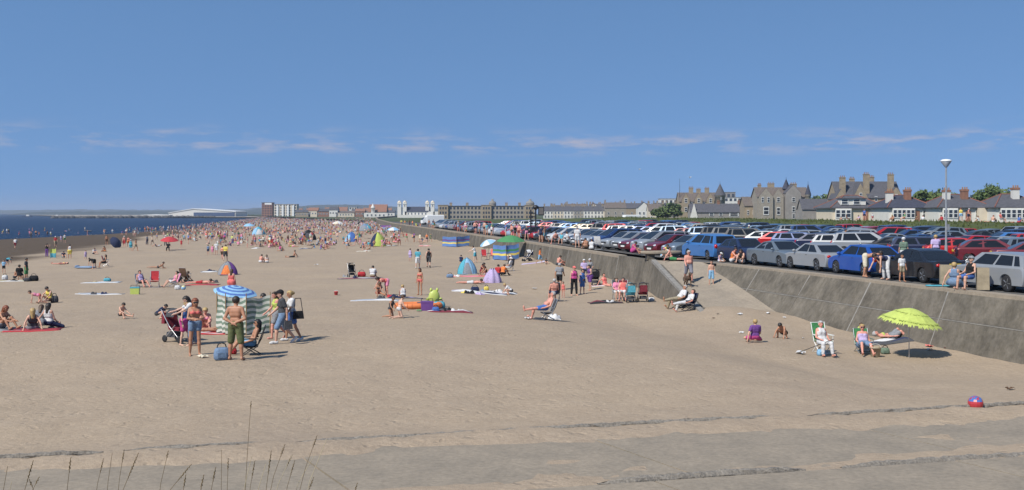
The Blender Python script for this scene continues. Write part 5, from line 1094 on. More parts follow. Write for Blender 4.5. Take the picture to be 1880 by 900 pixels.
def tent(px, py, w, d, h, yaw, cols, label, door='cream'):
    p = G0(px, py); o = empty('beach_tent', p, R(yaw)); n, k = 24, 8
    def fn(a, v, g=1.0):      # leaning dome, steeper in front
        r = math.cos(v * math.pi / 2) ** .62; c, s = math.cos(a), math.sin(a); return (w / 2 * r * c * g, d / 2 * r * s * g + d * .16 * v, h * v ** 1.05 * g * (1 + .03 * math.sin(3 * a)))
    for j in range(6):       # six sewn panels
        q = MB(); f0 = 2 * math.pi * j / 6 - math.pi / 2 + math.pi / 6
        for g in (1.0, .985): q.sheet(lambda u, v: fn(f0 + u * math.pi / 3, v, g), 5, k)
        link('panel', q.mesh('panel', M_cloth, fix=False), o, color=PAL[cols[j % len(cols)]])
        r_ = MB(); r_.path([fn(f0, t / 7, 1.004) for t in range(8)], .012, 5); r_.build('pole_sleeve', M_dark, o)
    q = MB(); q.sheet(lambda u, v: fn(-math.pi / 2 - .12 + (u - .5) * 1.05 * (1 - .55 * v), .03 + v * .66, 1.015), 6, 6); link('door_panel', q.mesh('door_panel', M_cloth, fix=False), o, color=PAL[door])
    fl = MB(); fl.sheet(lambda u, v: ((u - .5) * w * .7, -d * .5 - .35 + v * .5, .02 + .015 * math.sin(9 * u)), 6, 3); link('groundsheet', fl.mesh('groundsheet', M_cloth, fix=False), o, color=PAL[cols[0]])
    return thing(o, label, 'tent')
def litter(px, py, s, col, label, kindn='paper_scrap', z=None, group=None):
    p = G0(px, py, z); q = MB(); r = random.Random(int(px * 3 + py)); q.sheet(lambda u, v: ((u - .5) * s, (v - .5) * s * .7, .02 + s * .28 * r.random()), 4, 4, smooth=False)
    return thing(link(kindn, q.mesh(kindn, M_cloth, fix=False), None, p, r.uniform(0, 6), PAL[col]), label, 'litter', group)
def bottle(px, py, col, label):
    p = G0(px, py); q = MB(); q.lathe([(.03, 0), (.04, .02), (.04, .17), (.015, .22), (.015, .26)], n=10, axis='x'); o = link('plastic_bottle', q.mesh('plastic_bottle', M_obj), None, (p[0], p[1], p[2] + .04), R(20), PAL[col]); c = MB(); c.lathe([(.017, .255), (.017, .285)], n=8, axis='x'); link('cap', c.mesh('cap', M_obj), o, color=PAL['red']); return thing(o, label, 'bottle')
# --- left hand group
PAL['sage'] = (0.15, 0.21, 0.16); PAL['pale stripe'] = (0.50, 0.51, 0.45)
windbreak([(398, 612), (414, 615), (452, 616), (496, 612)], 1.28, ['pale stripe', 'sage'], 13, 'green and white striped windbreak beside the man in green shorts', .07)
PAL['mid stripe'] = (0.10, 0.20, 0.44)
parasol(430, 596, 1.42, .80, 12, 50, ['blue', 'sky blue'], 'blue striped parasol tilted over the striped windbreak', 16, stripes='ring', sag=.22)
chair(461, 652, -78, 'charcoal', 'dark folding chair holding the sunbather in front of the windbreak', low=True, frame=M_dark)
bag(407, 661, .42, .34, .26, 'denim', 'blue and grey holdall at the feet of the man in green shorts', 20)
bag(425, 650, .30, .18, .2, 'red', 'small red bag beside the blue holdall', 10)
pushchair(326, 628, 60, 'maroon', 'charcoal', 'maroon pushchair behind the girl with the pink towel')
towel(395, 612, 1.5, .9, 10, ['red', 'white'], 'red and white towel under the legs beside the windbreak')
litter(372, 657, .3, 'cream', 'pale crumpled paper left of the blue holdall', 'crumpled_paper')
tent(418, 504, 1.55, 1.3, 1.05, 8, ['purple', 'grey', 'grey'], 'purple and grey pop-up tent with orange door', 'orange'); towel(384, 500, 1.4, 1.0, 20, ['white', 'charcoal'], 'crumpled white towel left of the purple tent', lump=.12)
towel(372, 523, 2.1, .9, 4, ['red', 'maroon'], 'red towel under the man lying left of the pop-up tent'); bag(326, 532, .34, .26, .2, 'white', 'white carrier bag in front of the seated pair'); 
def ball(px, py, r, c1, c2, label):
    p = G0(px, py); q = MB(); n, k = 14, 10
    for j in range(k):
        for i in range(n):
            V = [(r * math.sin(math.pi * a / k) * math.cos(2 * math.pi * b / n), r * math.sin(math.pi * a / k) * math.sin(2 * math.pi * b / n), r * math.cos(math.pi * a / k)) for a, b in ((j, i), (j, i + 1), (j + 1, i + 1), (j + 1, i))]; q.add(V, [(0, 1, 2, 3)], 0 if j < k / 2 - 1 and (i + j) % 3 else 1, True)
    bm_ = link('beach_ball', q.mesh('beach_ball', [mat('plastic_' + c1, PAL[c1], rough=.3, var=.1), mat('plastic_' + c2, PAL[c2], rough=.3, var=.1)]), None, (p[0], p[1], p[2] + r * .85)); return thing(bm_, label, 'ball')
ball(337, 532, .14, 'yellow', 'sky blue', 'small pale yellow ball beside the white carrier bag'); ball(1791, 752, .15, 'blue', 'red', 'blue and red beach ball by the kerb at the lower right')
def coolbox(px, py, w, col, lid, label):
    p = G0(px, py); o = empty('cool_box', p, R(8)); q = MB(); q.box((0, 0, .17), (w, w * .7, .34), taper=1.06); link('body', q.mesh('body', M_obj), o, color=PAL[col]); l = MB(); l.box((0, 0, .37), (w * 1.1, w * .78, .06)); link('lid', l.mesh('lid', M_obj), o, color=PAL[lid]); h = MB(); h.path([(-w * .5, 0, .35), (-w * .5, 0, .5), (w * .5, 0, .5), (w * .5, 0, .35)], .015, 6); h.build('handle', M_dark, o); thing(o, label, 'cool box')
coolbox(248, 540, .46, 'lime', 'turquoise', 'bright green cool box with blue lid beside the seated man')
chair(259, 527, 40, 'grey', 'low grey chair of the man in the striped vest', low=True); chair(284, 528, 15, 'red', 'empty bright red folding chair right of the green cool box'); chair(319, 526, -60, 'pink', 'pink low chair of the woman in white shorts', low=True); chair(341, 519, 160, 'brown', 'brown chair of the person facing away near the lying man')
towel(187, 519, 2.6, 1.0, 4, ['white', 'sky blue', 'white'], 'long white towel with a blue bundle on it'); bag(197, 517, .5, .24, .3, 'turquoise', 'turquoise bundle on the long white towel'); towel(184, 541, 2.6, .9, 5, ['white', 'charcoal', 'white', 'denim'], 'white and grey towel lying alone on the sand at the left')
towel(60, 607, 1.9, .9, 15, ['red', 'maroon'], 'red towel under the two women at the lower left'); towel(8, 605, 1.6, .9, 0, ['grey', 'charcoal'], 'grey towel at the left edge')
towel(28, 516, 2.4, 1.0, 0, ['white', 'lime', 'white'], 'white and green towel under the group at the left edge'); bag(62, 516, .62, .4, .4, 'black', 'black holdall right of the left edge group'); bag(9, 514, .4, .36, .3, 'white', 'white bag at the left edge'); bag(50, 517, .45, .28, .3, 'charcoal', 'small dark bag with white patch left of the black holdall'); bag(100, 556, .34, .34, .24, 'charcoal', 'dark rucksack beside the woman in yellow')
def lilo(px, py, l, w, yaw, col, label):
    p = G0(px, py); o = empty('airbed', p, R(yaw)); q = MB()
    for k in range(5): q.ell(((k - 2) * w / 5, 0, .11), (w / 9, l / 2, .10), 8, 8)
    link('tubes', q.mesh('tubes', M_obj), o, color=PAL[col]); e = MB(); e.ell((0, l * .42, .2), (w * .48, .17, .10), 10, 6); link('pillow', e.mesh('pillow', M_obj), o, color=PAL[col]); thing(o, label, 'airbed')
lilo(157, 493, 1.9, .8, 85, 'denim', 'blue-grey airbed on the sand beside the bending person'); chair(195, 489, 120, 'maroon', 'dark red chair right of the airbed')
windbreak([(92, 474), (103, 474)], 1.1, ['turquoise', 'lime'], 2, 'small turquoise and lime windbreak between purple and yellow trousers'); chair(213, 455, 0, 'charcoal', 'dark lounger near the wet sand'); parasol(212, 455, 1.2, 1.0, 62, 60, ['navy'], 'dark navy umbrella lying on its side near the wet sand'); parasol(311, 460, 1.9, 1.25, 10, 20, ['red'], 'bright red parasol standing near the water', 12)
# --- centre
pushchair(646, 509, 20, 'black', 'black', 'black pushchair beside the man in white sitting alone'); towel(662, 511, 3.2, 1.3, 3, ['charcoal', 'red', 'white'], 'red and dark rug under the black pushchair'); bag(664, 508, .6, .36, .4, 'red', 'red bag between pushchair and man in white')
towel(690, 551, 2.4, .8, 5, ['white', 'denim', 'white'], 'pale blue striped towel in front of the two girls'); towel(745, 547, 1.7, .9, 0, ['charcoal', 'lilac'], 'dark rug under the child in the white top')
def dinghy(px, py, l, w, yaw, label):
    p = G0(px, py); o = empty('inflatable_dinghy', p, R(yaw)); n = 28; q = MB(); r = .13
    path = [(l / 2 * math.copysign(abs(math.cos(a)) ** .7, math.cos(a)), w / 2 * math.copysign(abs(math.sin(a)) ** .8, math.sin(a))) for a in [2 * math.pi * i / n for i in range(n)]]
    for i in range(n): a, b = path[i], path[(i + 1) % n]; q.tube((*a, r), (*b, r), r, r, 10)
    link('tube', q.mesh('tube', M_obj), o, color=PAL['orange']); f = MB(); f.box((0, 0, .06), (l * .86, w * .7, .03)); link('floor', f.mesh('floor', M_obj), o, color=PAL['red']); t = MB(); t.box((.1, 0, .2), (.22, w * .8, .08)); link('seat', t.mesh('seat', M_obj), o, color=PAL['charcoal']); thing(o, label, 'dinghy')
dinghy(768, 566, 1.9, .95, 12, 'orange-red inflatable dinghy beside the digging children')
def inflatable(px, py, label):
    p = G0(px, py); o = empty('inflatable_toy', p, R(10)); q = MB(); q.ell((0, 0, .42), (.26, .13, .34), 14, 9); link('body', q.mesh('body', M_obj), o, color=PAL['lime'])
    for x, z, rx, rz_ in ((-.28, .34, .1, .07), (.28, .34, .1, .07), (-.13, .08, .1, .08), (.13, .08, .1, .08), (-.14, .76, .06, .09), (.14, .76, .06, .09)): b = MB(); b.ell((x, 0, z), (rx, .08, rz_), 8, 6); link('limb', b.mesh('limb', M_obj), o, color=PAL['lime'])
    thing(o, label, 'inflatable')
inflatable(797, 563, 'lime green inflatable toy standing behind the purple box'); coolbox(784, 570, .5, 'purple', 'purple', 'purple cool box in front of the orange dinghy'); bag(806, 566, .55, .3, .4, 'turquoise', 'turquoise bag right of the purple cool box'); towel(826, 573, 1.9, 1.0, 6, ['maroon', 'white', 'maroon', 'charcoal'], 'dark red patterned towel right of the dinghy', lump=.1); bag(800, 573, .3, .22, .2, 'blue', 'small blue bag beside the lime inflatable')
litter(769, 572, .25, 'green', 'green sandcastle spade beside the dinghy', 'toy_spade'); 
def bucket(px, py, r, h, col, label, z=None):
    p = G0(px, py, z); o = link('bucket', MB().lathe([(r * .72, 0), (r * .8, .02), (r, h), (r * 1.06, h), (r * 1.06, h - .03)], n=16).mesh('bucket', M_obj), None, p, 0, PAL[col]); q = MB(); q.path([(r * math.cos(a), 0, h + r * .55 * math.sin(a)) for a in [math.pi * k / 8 for k in range(9)]], .008, 5); q.build('handle', M_white, o); return thing(o, label, 'bucket')
bucket(617, 542, .11, .2, 'red', 'tiny red toy bucket alone on the open sand')
tent(858, 503, 1.55, 1.2, 1.25, 12, ['sky blue', 'turquoise', 'sky blue'], 'pale blue pop-up tent with grey door', 'grey'); towel(866, 508, 3.0, 1.0, 4, ['coral', 'pink'], 'pink rug in front of the pale blue tent'); bag(826, 510, .5, .26, .3, 'denim', 'dark blue bag left of the pale blue tent')
towel(880, 538, 3.2, 1.0, 2, ['white', 'navy', 'white', 'lilac'], 'long towel strewn with clothes in front of the lying man', lump=.14); bag(872, 536, .5, .3, .3, 'navy', 'navy clothes bundle on the strewn towel'); bag(893, 534, .3, .26, .2, 'yellow', 'yellow and blue bag on the strewn towel'); towel(920, 538, 1.9, .7, 3, ['white', 'white', 'black'], 'white towel beside the crouching boy', lump=.1)
q = MB(); q.sheet(lambda u, v: (lambda a, r: (r * math.cos(a), r * math.sin(a), .92 * v ** .8 - .05 * math.sin(5 * a) * v))(2 * math.pi * u, (.58 - .44 * v ** 1.6) * (1 + .13 * math.sin(7 * 2 * math.pi * u) * (1 - v * .5))), 42, 8); p = G0(904, 519); thing(link('draped_cloth', q.mesh('draped_cloth', M_cloth), None, p, 0, PAL['lilac'], (1, .8, 1)), 'lilac cloth draped in a cone over a pushchair', 'cloth')
windbreak([(905, 477), (929, 479), (953, 476)], 1.45, ['mid stripe', 'mid stripe', 'yellow', 'mid stripe', 'green'], 7, 'blue and yellow striped windbreak below the green parasol'); windbreak([(812, 453), (838, 454), (862, 452)], 1.4, ['mid stripe', 'mid stripe', 'yellow', 'mid stripe', 'purple'], 7, 'long blue striped windbreak near the foot of the wall')
parasol(938, 474, 2.25, 1.45, 3, 0, ['green'], 'dark green parasol above the blue striped windbreak', 12); parasol(897, 466, 1.55, .95, 24, -60, ['sky blue', 'white'], 'pale blue umbrella left of the striped windbreak', 12); chair(889, 478, 10, 'red', 'red chair left of the striped windbreak'); chair(904, 477, -10, 'coral', 'second red chair nearest the striped windbreak'); 
pushchair(968, 480, -70, 'navy', 'white', 'dark pushchair with white cover right of the green parasol'); chair(936, 498, 200, 'charcoal', 'dark chair of the person in the white hat'); towel(985, 483, 2.6, 1.0, 0, ['lilac', 'white'], 'pale lilac towel behind the boy in orange'); litter(981, 531, .34, 'white', 'white paper on open sand left of the man in grey', 'paper_scrap')
chair(1004, 586, -80, 'charcoal', 'dark reclining chair of the shirtless man', low=True); towel(992, 586, 1.5, .5, 85, ['charcoal'], 'dark mat under the legs of the reclining man'); litter(968, 586, .3, 'white', 'white bag at the foot of the reclining man', 'carrier_bag'); chair(1018, 553, 185, 'charcoal', 'dark chair of the bare-backed man'); towel(1018, 586, .5, .5, 0, ['white'], 'white cloth hanging behind the reclining man', lump=.2)
pushchair(1092, 524, 190, 'black', 'black', 'black pushchair against the wall beside the woman in pink'); towel(1120, 524, 2.4, .9, 6, ['white', 'coral'], 'white towel of the woman in pink by the wall'); towel(1112, 556, 1.8, .9, 8, ['black', 'maroon', 'charcoal'], 'black coat lying on the sand left of the couple', lump=.12); pushchair(1157, 555, 185, 'turquoise', 'turquoise', 'turquoise pushchair beside the seated couple'); pushchair(1180, 554, 180, 'maroon', 'navy', 'red and navy pushchair by the cheek of the ramp'); bag(1196, 553, .35, .2, .3, 'white', 'white plastic bag right of the red pushchair')
chair(1134, 549, 5, 'charcoal', 'chair of the left person of the couple beside the turquoise pushchair'); chair(1144, 549, -5, 'maroon', 'chair of the right person of the couple beside the turquoise pushchair'); chair(1246, 566, -75, 'charcoal', 'dark reclining chair of the older man at the foot of the ramp', low=True, frame=M_dark); chair(1264, 570, -78, 'navy', 'dark low chair of the woman at the foot of the ramp', low=True, frame=M_dark); bag(1236, 552, .6, .5, .4, 'grey', 'grey rucksack behind the older man at the ramp')
# --- right hand group under the wall
M_green_fr = mat('green_web', (.05, .2, .09)); chair(1511, 648, 12, 'green', 'white framed folding chair with green webbing under the woman in white', frame=M_white); chair(1586, 647, 0, 'green', 'green folding chair under the woman in lilac', frame=M_metal, low=True)
parasol(1669, 657, 1.72, 1.02, 9, 66, ['lime'], 'lime green fringed parasol by the sea wall', 18, fringe='lime', sag=.34, base=True)
bucket(1607, 655, .19, .34, 'khaki', 'pale green bucket-shaped bag beside the woman in lilac'); bag(1625, 650, .3, .22, .2, 'sage', 'small pale plastic bag right of the green bucket'); towel(1634, 629, 1.7, .75, 3, ['charcoal', 'navy', 'charcoal', 'white'], 'dark and white rug below the parasol near the wall', lump=.13); bag(1667, 621, .34, .16, .2, 'navy', 'navy shoes bundle at the end of the rug')
q = MB(); q.tube((0, 0, .02), (1.25, -.1, .52), .012, .012, 6); p = G0(1462, 650); st = thing(link('fishing_net_pole', q.mesh('fishing_net_pole', M_dark), None, p), 'dark stick leaning against the knees of the woman in white', 'stick')
litter(1470, 650, .34, 'white', 'white carrier bag at the end of the dark stick', 'carrier_bag'); bag(1508, 653, .3, .22, .22, 'sky blue', 'pale blue bag between the feet of the woman in white')
for px, py, s, c, lb in [(1706, 637, .26, 'coral', 'pink and white wrapper below the wall'), (1707, 643, .2, 'white', 'white cup lid nearest the pink wrapper'), (1735, 634, .28, 'white', 'white paper by the foot of the wall'), (1474, 622, .13, 'white', 'tiny white scrap left of the woman in white'), (1410, 576, .22, 'white', 'white scrap at the bottom of the wall left of the boys'), (1362, 612, .2, 'white', 'white scrap left of the purple shirt'), (1358, 578, .24, 'white', 'white scrap at the bottom of the ramp'), (1440, 584, .16, 'white', 'small white scrap above the dark boy'), (1310, 585, .13, 'brown', 'brown pebble-like scrap below the ramp'), (1318, 577, .13, 'charcoal', 'dark scrap below the ramp'),
                          (581, 487, .35, 'white', 'white scrap on open sand in the centre'), (1855, 716, .2, 'brown', 'strand of dark dry seaweed at the right'), (1736, 640, .12, 'maroon', 'dark red scrap beside the bottle')]: litter(px, py, s, c, lb)
bottle(1752, 638, 'sky blue', 'clear blue plastic bottle lying below the wall')
def garment(px, py, s, col, label):
    p = G0(px, py); q = MB(); r = random.Random(int(px * 5 + py)); ph = r.uniform(0, 6)
    q.sheet(lambda u, v: ((u - .5) * s * (1 + .3 * math.sin(7 * v + ph)), (v - .5) * s * .8 * (1 + .3 * math.sin(6 * u + ph)), (.03 + s * .34 * abs(math.sin(5 * u + ph) * math.cos(4 * v + ph))) * (1 if .05 < u < .95 and .05 < v < .95 else .1)), 9, 9)
    thing(link('crumpled_garment', q.mesh('crumpled_garment', M_cloth, fix=False), None, p, r.uniform(0, 6), PAL[col]), label, 'clothing')
for px, py, s, c, lb in [(862, 539, .5, 'black', 'black crumpled garment at the left end of the strewn towel'), (881, 541, .4, 'lilac', 'lilac crumpled garment in front of the strewn towel'), (888, 537, .5, 'denim', 'blue crumpled garment in the middle of the strewn towel'), (906, 540, .45, 'charcoal', 'dark crumpled garment between the two towels'), (913, 537, .5, 'white', 'white crumpled garment beside the crouching boy'), (852, 538, .35, 'yellow', 'yellow crumpled garment at the far left of the strewn towel'),
                         (700, 549, .45, 'charcoal', 'dark crumpled garment on the pale striped towel'), (724, 547, .5, 'navy', 'navy crumpled garment left of the blond child'), (716, 546, .35, 'red', 'red crumpled garment at the feet of the bending woman'), (175, 519, .4, 'khaki', 'khaki crumpled garment on the long white towel'), (172, 541, .4, 'charcoal', 'dark crumpled garment on the lone towel'), (192, 541, .4, 'navy', 'navy crumpled garment on the lone towel'), (652, 511, .5, 'navy', 'navy crumpled garment in front of the black pushchair'), (635, 509, .5, 'grey', 'grey crumpled garment left of the black pushchair'),
                         (820, 572, .5, 'black', 'black crumpled garment on the patterned towel'), (836, 573, .4, 'white', 'white crumpled garment at the end of the patterned towel'), (386, 498, .5, 'navy', 'navy crumpled garment beside the purple tent'), (395, 519, .5, 'charcoal', 'dark crumpled garment at the feet of the lying man'), (25, 516, .4, 'black', 'black crumpled garment on the white and green towel'), (1120, 556, .4, 'white', 'white crumpled garment on the black coat'), (840, 508, .4, 'white', 'white crumpled garment on the pink rug')]: garment(px, py, s, c, lb)
# --- promenade furniture
def lamp_post(px, py, top, label):
    p = G0(px, py, CARZ); h = az(top, p[1]) - CARZ; o = empty('lamp_post', p); q = MB(); q.tube((0, 0, 0), (0, 0, 1.1), .085, .085, 10); q.tube((0, 0, 1.1), (0, 0, h - .42), .06, .042, 10); q.build('post', mat('grey_steel', (.34, .35, .36), rough=.5, metal=.3), o)
    l = MB(); l.lathe([(.07, h - .42), (.10, h - .38), (.26, h - .14), (.27, h - .10)], n=16); l.build('lantern', mat('lantern_bowl', (.5, .52, .54), rough=.25), o); c = MB(); c.lathe([(.29, h - .10), (.30, h - .06), (.2, h + .0), (.02, h + .02)], n=16); c.build('cap', M_white, o)
    b = MB(); b.box((.10, 0, h * .36), (.16, .05, .34)); b.build('sign_plate', mat('grey_plate', (.22, .23, .24)), o); thing(o, label, 'lamp post')
lamp_post(1737, 487, 293, 'tall grey lamp post with bowl lantern among the parked cars')
def sign_tower(px, py, label):
    p = G0(px, py, CARZ); s = p[1] / F; o = empty('sign_tower', p); m = mat('black_iron', (.015, .015, .017), rough=.5); H = 62 * s; w = 9 * s
    for x in (-w / 2, w / 2): q = MB(); q.box((x, 0, H * .45), (.16, .16, H * .9)); q.build('post', m, o)
    for k in range(8): q = MB(); q.box((0, 0, H * (.06 + .105 * k)), (w, .08, .12)); q.build('rung', m, o)
    q = MB(); q.lathe([(.1, H * .9), (.3, H * .94), (.3, H * 1.0), (.1, H * 1.04)], (w / 2, 0, 0), 10); q.build('lantern', m, o); q = MB(); q.box((w * .95 + 6 * s, 0, H * .86), (11 * s, .2, H * .26)); q.build('notice_board', m, o); q = MB(); q.box((w * .95 + 6 * s, -.12, H * .86), (8 * s, .03, H * .2)); q.build('notice', mat('notice_face', (.12, .11, .1)), o)
    thing(o, label, 'sign tower')
sign_tower(979, 441, 'black lattice sign post with notice board standing on the sea wall')
for px, py, lb in ((1736, 527, 'tan concrete block left of the two seated women'), (1804, 534.5, 'tan concrete block right of the woman in black')):
    p = G0(px, py, CARZ); q = MB(); q.box((0, 0, .40), (.42, .36, .8), taper=.97); thing(link('concrete_block', q.mesh('concrete_block', mat('tan_concrete', (.34, .28, .19), rough=.95, var=.3, scale=3, bump=.5)), None, (p[0], p[1], CARZ + .05), R(-16)), lb, 'block')
p = G0(1214, 477, CARZ); b = empty('stone_bench', (p[0], p[1], CARZ), R(8)); q = MB(); q.lathe([(1.0, .36), (1.04, .40), (1.04, .5), (1.0, .54)], n=20); e = q.build('slab', M_ramp, b); e.scale = (1.25, .5, 1)
for x in (-.7, .8): q = MB(); q.box((x, 0, .18), (.45, .5, .36)); q.build('support', M_wall, b)
thing(b, 'long oval concrete slab bench at the top of the ramp', 'bench')
for px, py, c, lb in ((1100, 459, 'white', 'white towel draped over a chair back on the wall'),):
    chair(px, py, 150, c, lb, z=CARZ + .06)
bag(1722, 525.5, .9, .05, .5, 'turquoise', 'flat turquoise mat on the wall top beside the tan block', z=CARZ + .06, name='beach_mat')
# --- gulls and boats
def gull(px, py, Y, label):
    q = MB(); q.ell((0, 0, 0), (.08, .25, .08), 8, 6); o = link('gull', q.mesh('gull', M_white), None, (ax(px, Y), Y, az(py, Y)), R(40))
    for s in (-1, 1): w = MB(); w.add([(0, -.1, .04), (s * .3, -.12, .16), (s * .7, .05, .08), (s * .3, .08, .15), (0, .1, .04)], [(0, 1, 3, 4), (1, 2, 3)]); w.build('wing', M_white, o, fix=False)
    return thing(o, label, 'gull')
gull(1267, 326, 190, 'gull flying beside the flagpole of the turreted mansion'); gull(1174, 311, 240, 'tiny distant gull in the sky above the town')
def boat(px, py, Y, l, label):
    o = empty('fishing_boat', (ax(px, Y), Y, -1), R(8)); q = MB(); q.add([(-l / 2, 0, 1.6), (-l * .3, -1.6, 1.3), (l * .42, -1.6, 1.3), (l / 2, -1.2, 1.5), (l / 2, 1.2, 1.5), (l * .42, 1.6, 1.3), (-l * .3, 1.6, 1.3), (-l * .4, 0, -.3), (-l * .25, -1, -.3), (l * .42, -1, -.3), (l * .42, 1, -.3), (-l * .25, 1, -.3)], [(0, 1, 2, 3, 4, 5, 6), (7, 11, 10, 9, 8), (0, 7, 8, 1), (1, 8, 9, 2), (2, 9, 3), (3, 9, 10, 4), (4, 10, 5), (5, 10, 11, 6), (6, 11, 7, 0)]); q.build('hull', M_bluec, o)
    c = MB(); c.box((l * .1, 0, 2.4), (l * .28, 2, 2.2), taper=.9); c.build('wheelhouse', M_harl, o); m = MB(); m.tube((-l * .1, 0, 1.3), (-l * .1, 0, 6), .1, .06, 6); m.build('mast', M_dark, o); thing(o, label, 'boat')
boat(49, 397, 1500, 15, 'dark fishing boat at sea near the left edge'); boat(103, 398, 1450, 12, 'small fishing boat with tall mast off the end of the breakwater')
def kayak(px, py, z, label):
    p = G0(px, py, z); q = MB(); q.ell((0, 0, .2), (.42, 1.9, .2), 10, 10); o = link('kayak', q.mesh('kayak', M_obj), None, p, R(60), PAL['charcoal']); c = MB(); c.lathe([(.3, .37), (.26, .40)], n=12); c.build('cockpit_rim', M_dark, o); thing(o, label, 'kayak')
kayak(162, 425, -.98, 'dark kayak being launched at the water edge')
def van(px, py, label):
    p = G0(px, py, CARZ); o = empty('white_van', p, R(-70)); q = MB(); q.prism([(-1.0, .3), (1.0, .3), (1.0, 2.2), (.9, 2.35), (-.9, 2.35), (-1.0, 2.2)], -1.4, 2.7); q.build('box_body', M_white, o); c = MB(); c.add([(-.95, -2.6, .4), (.95, -2.6, .4), (.95, -2.5, 1.1), (-.95, -2.5, 1.1), (.85, -1.9, 1.85), (-.85, -1.9, 1.85), (.95, -1.4, 1.9), (-.95, -1.4, 1.9), (.95, -1.4, .4), (-.95, -1.4, .4)], [(0, 1, 2, 3), (3, 2, 4, 5), (5, 4, 6, 7), (0, 3, 5, 7, 9), (1, 8, 6, 4, 2), (0, 9, 8, 1), (6, 8, 9, 7)]); c.build('cab', M_white, o)
    w = MB(); w.add([(-.8, -2.50, 1.17), (.8, -2.50, 1.17), (.72, -1.99, 1.80), (-.72, -1.99, 1.80)], [(0, 1, 2, 3)]); w.build('windscreen', M_glass, o)
    for x in (-.9, .9):
        for y in (-1.9, 1.8): link('wheel', ME_TYRE, o, (x, y, .31))
    thing(o, label, 'van')
van(793, 413, 'white box van at the far end of the car park'); van(1155, 411.5, 'white van in the back rows below the white gabled houses')
# --- dog on the ramp
def dog(px, py, yaw, label):
    lo, hi = 40.0, 70.0
    for _ in range(40):
        Y = (lo + hi) / 2
        if CZ - (py - HY) / F * Y > float(rampz(0, Y)): lo = Y
        else: hi = Y
    class D: pass
    V3 = lambda *a: np.array(a, float); pr = [(V3(0, .26, .46), V3(0, -.02, .45), .095, .115), (V3(0, -.02, .45), V3(0, -.22, .46), .115, .12), (V3(0, -.24, .50), V3(0, -.38, .66), .075, .06), (V3(0, -.40, .69), V3(0, -.43, .70), .072, .066), (V3(0, -.45, .67), V3(0, -.58, .64), .045, .028), (V3(0, .34, .50), V3(0, .52, .66), .026, .012)]
    for x in (-.05, .05): pr.append((V3(x, -.37, .75), V3(x * 1.5, -.35, .68), .022, .016))
    for x, k in ((-.08, .06), (.08, -.05)):
        pr += [(V3(x, -.22, .42), V3(x, -.24 + k, .24), .055, .034), (V3(x, -.24 + k, .24), V3(x, -.22 + k * 1.6, .04), .032, .024), (V3(x, -.23 + k * 1.6, .03), V3(x, -.28 + k * 1.6, .025), .026, .022)]
        pr += [(V3(x, .24, .42), V3(x, .16 - k, .27), .075, .045), (V3(x, .16 - k, .27), V3(x, .30 - k, .16), .042, .028), (V3(x, .30 - k, .16), V3(x, .27 - k, .03), .027, .024), (V3(x, .27 - k, .03), V3(x, .21 - k, .025), .026, .022)]
    lo_ = V3(-.25, -.72, -.03); n = (26, 72, 46); h = .019; P = np.stack(np.meshgrid(*[lo_[i] + np.arange(n[i]) * h for i in range(3)], indexing='ij'), -1); B = Body.__new__(Body); B.G = {}; d = B.field(pr, P, .03)
    Vv, Q = surfnet(d, lo_, h); me = to_mesh('dog', Vv, Q, [mat('dog_fur', (.035, .02, .012), rough=.8, var=0, col2=(.12, .07, .04), scale=7)]); o = link('dog', me, None, (ax(px, Y), Y, float(rampz(0, Y))), R(yaw)); thing(o, label, 'dog')
    e = MB(); e.lathe([(.073, -.012), (.076, 0), (.073, .012)], n=12); c = link('collar', e.mesh('collar', M_obj), o, (0, -.30, .575), color=PAL['red']); c.rotation_euler[0] = R(-40)
dog(1262, 526, 12, 'brown dog walking down the ramp in front of the man in checked shorts')
# --- seeding grass on the dune in front of the camera
M_stalk = mat('dry_grass', S(112, 95, 66), rough=.9, var=0.3, scale=30); M_pale = mat('pale_dry_grass', S(178, 164, 132), rough=.9, var=.2, scale=30); rg = random.Random(4)
def grass_clump(px0, px1, stalks, label):
    Y = 3.6; o = empty('grass_clump', (ax((px0 + px1) / 2, Y), Y, 3.3)); ox = o.location.x
    for bx, tx, ty, head, pale in stalks:
        yy = Y + rg.uniform(-.5, .5); q = MB(); X0, X1 = ax(bx, yy) - ox, ax(tx, yy) - ox; z1 = az(ty, yy) - 3.3; zb = az(905, yy) - 3.3; sl_ = (X1 - X0) / max(.02, z1 - zb); pts = []
        for k in range(9):
            t = k / 8; z = z1 * t; w = (z - zb); pts.append((X0 + sl_ * w * (0.75 + .25 * max(0, w) / max(.05, z1 - zb)) if w > 0 else X0 + sl_ * w * .5, yy - Y, z))
        for k in range(8): q.tube(pts[k], pts[k + 1],    .0018 * (1 - .07 * k),    .0018 * (1 - .07 * (k + 1)), 5)
        st_ = q.build('stalk', M_pale if pale else M_stalk, o)
        if head:
            h = MB(); L_ = head
            a = Vector(pts[8]); d = (Vector(pts[7]) - a).normalized()
            for k in range(int(L_ / .004)):
                c = a + d * k * .004; s = .0013 + .0011 * math.sin(math.pi * min(1, k * .004 / L_)); an = k * 2.4; h.ell((c.x + s * .7 * math.cos(an), c.y + s * .7 * math.sin(an), c.z), (s * .7, s * .7, s * 1.5), 5, 4)
            h.build('seed_head', M_stalk, st_)
    thing(o, label, 'grass')
grass_clump(0, 140, [(4, 14, 856, 0, 0), (42, 61, 846, .07, 0), (52, 72, 876, .03, 0), (68, 53, 880, .03, 0), (122, 130, 840, .05, 0), (15, 22, 884, 0, 1)], 'thin grass stalks with seed heads in the bottom left corner')
grass_clump(170, 330, [(176, 190, 842, .06, 0), (196, 206, 832, 0, 0), (216, 228, 826, .05, 0), (224, 254, 832, .09, 0), (292, 309, 828, .03, 0), (303, 351, 853, .07, 0), (334, 341, 872, .04, 0)], 'seeding grass stalks right of the bottom left corner')
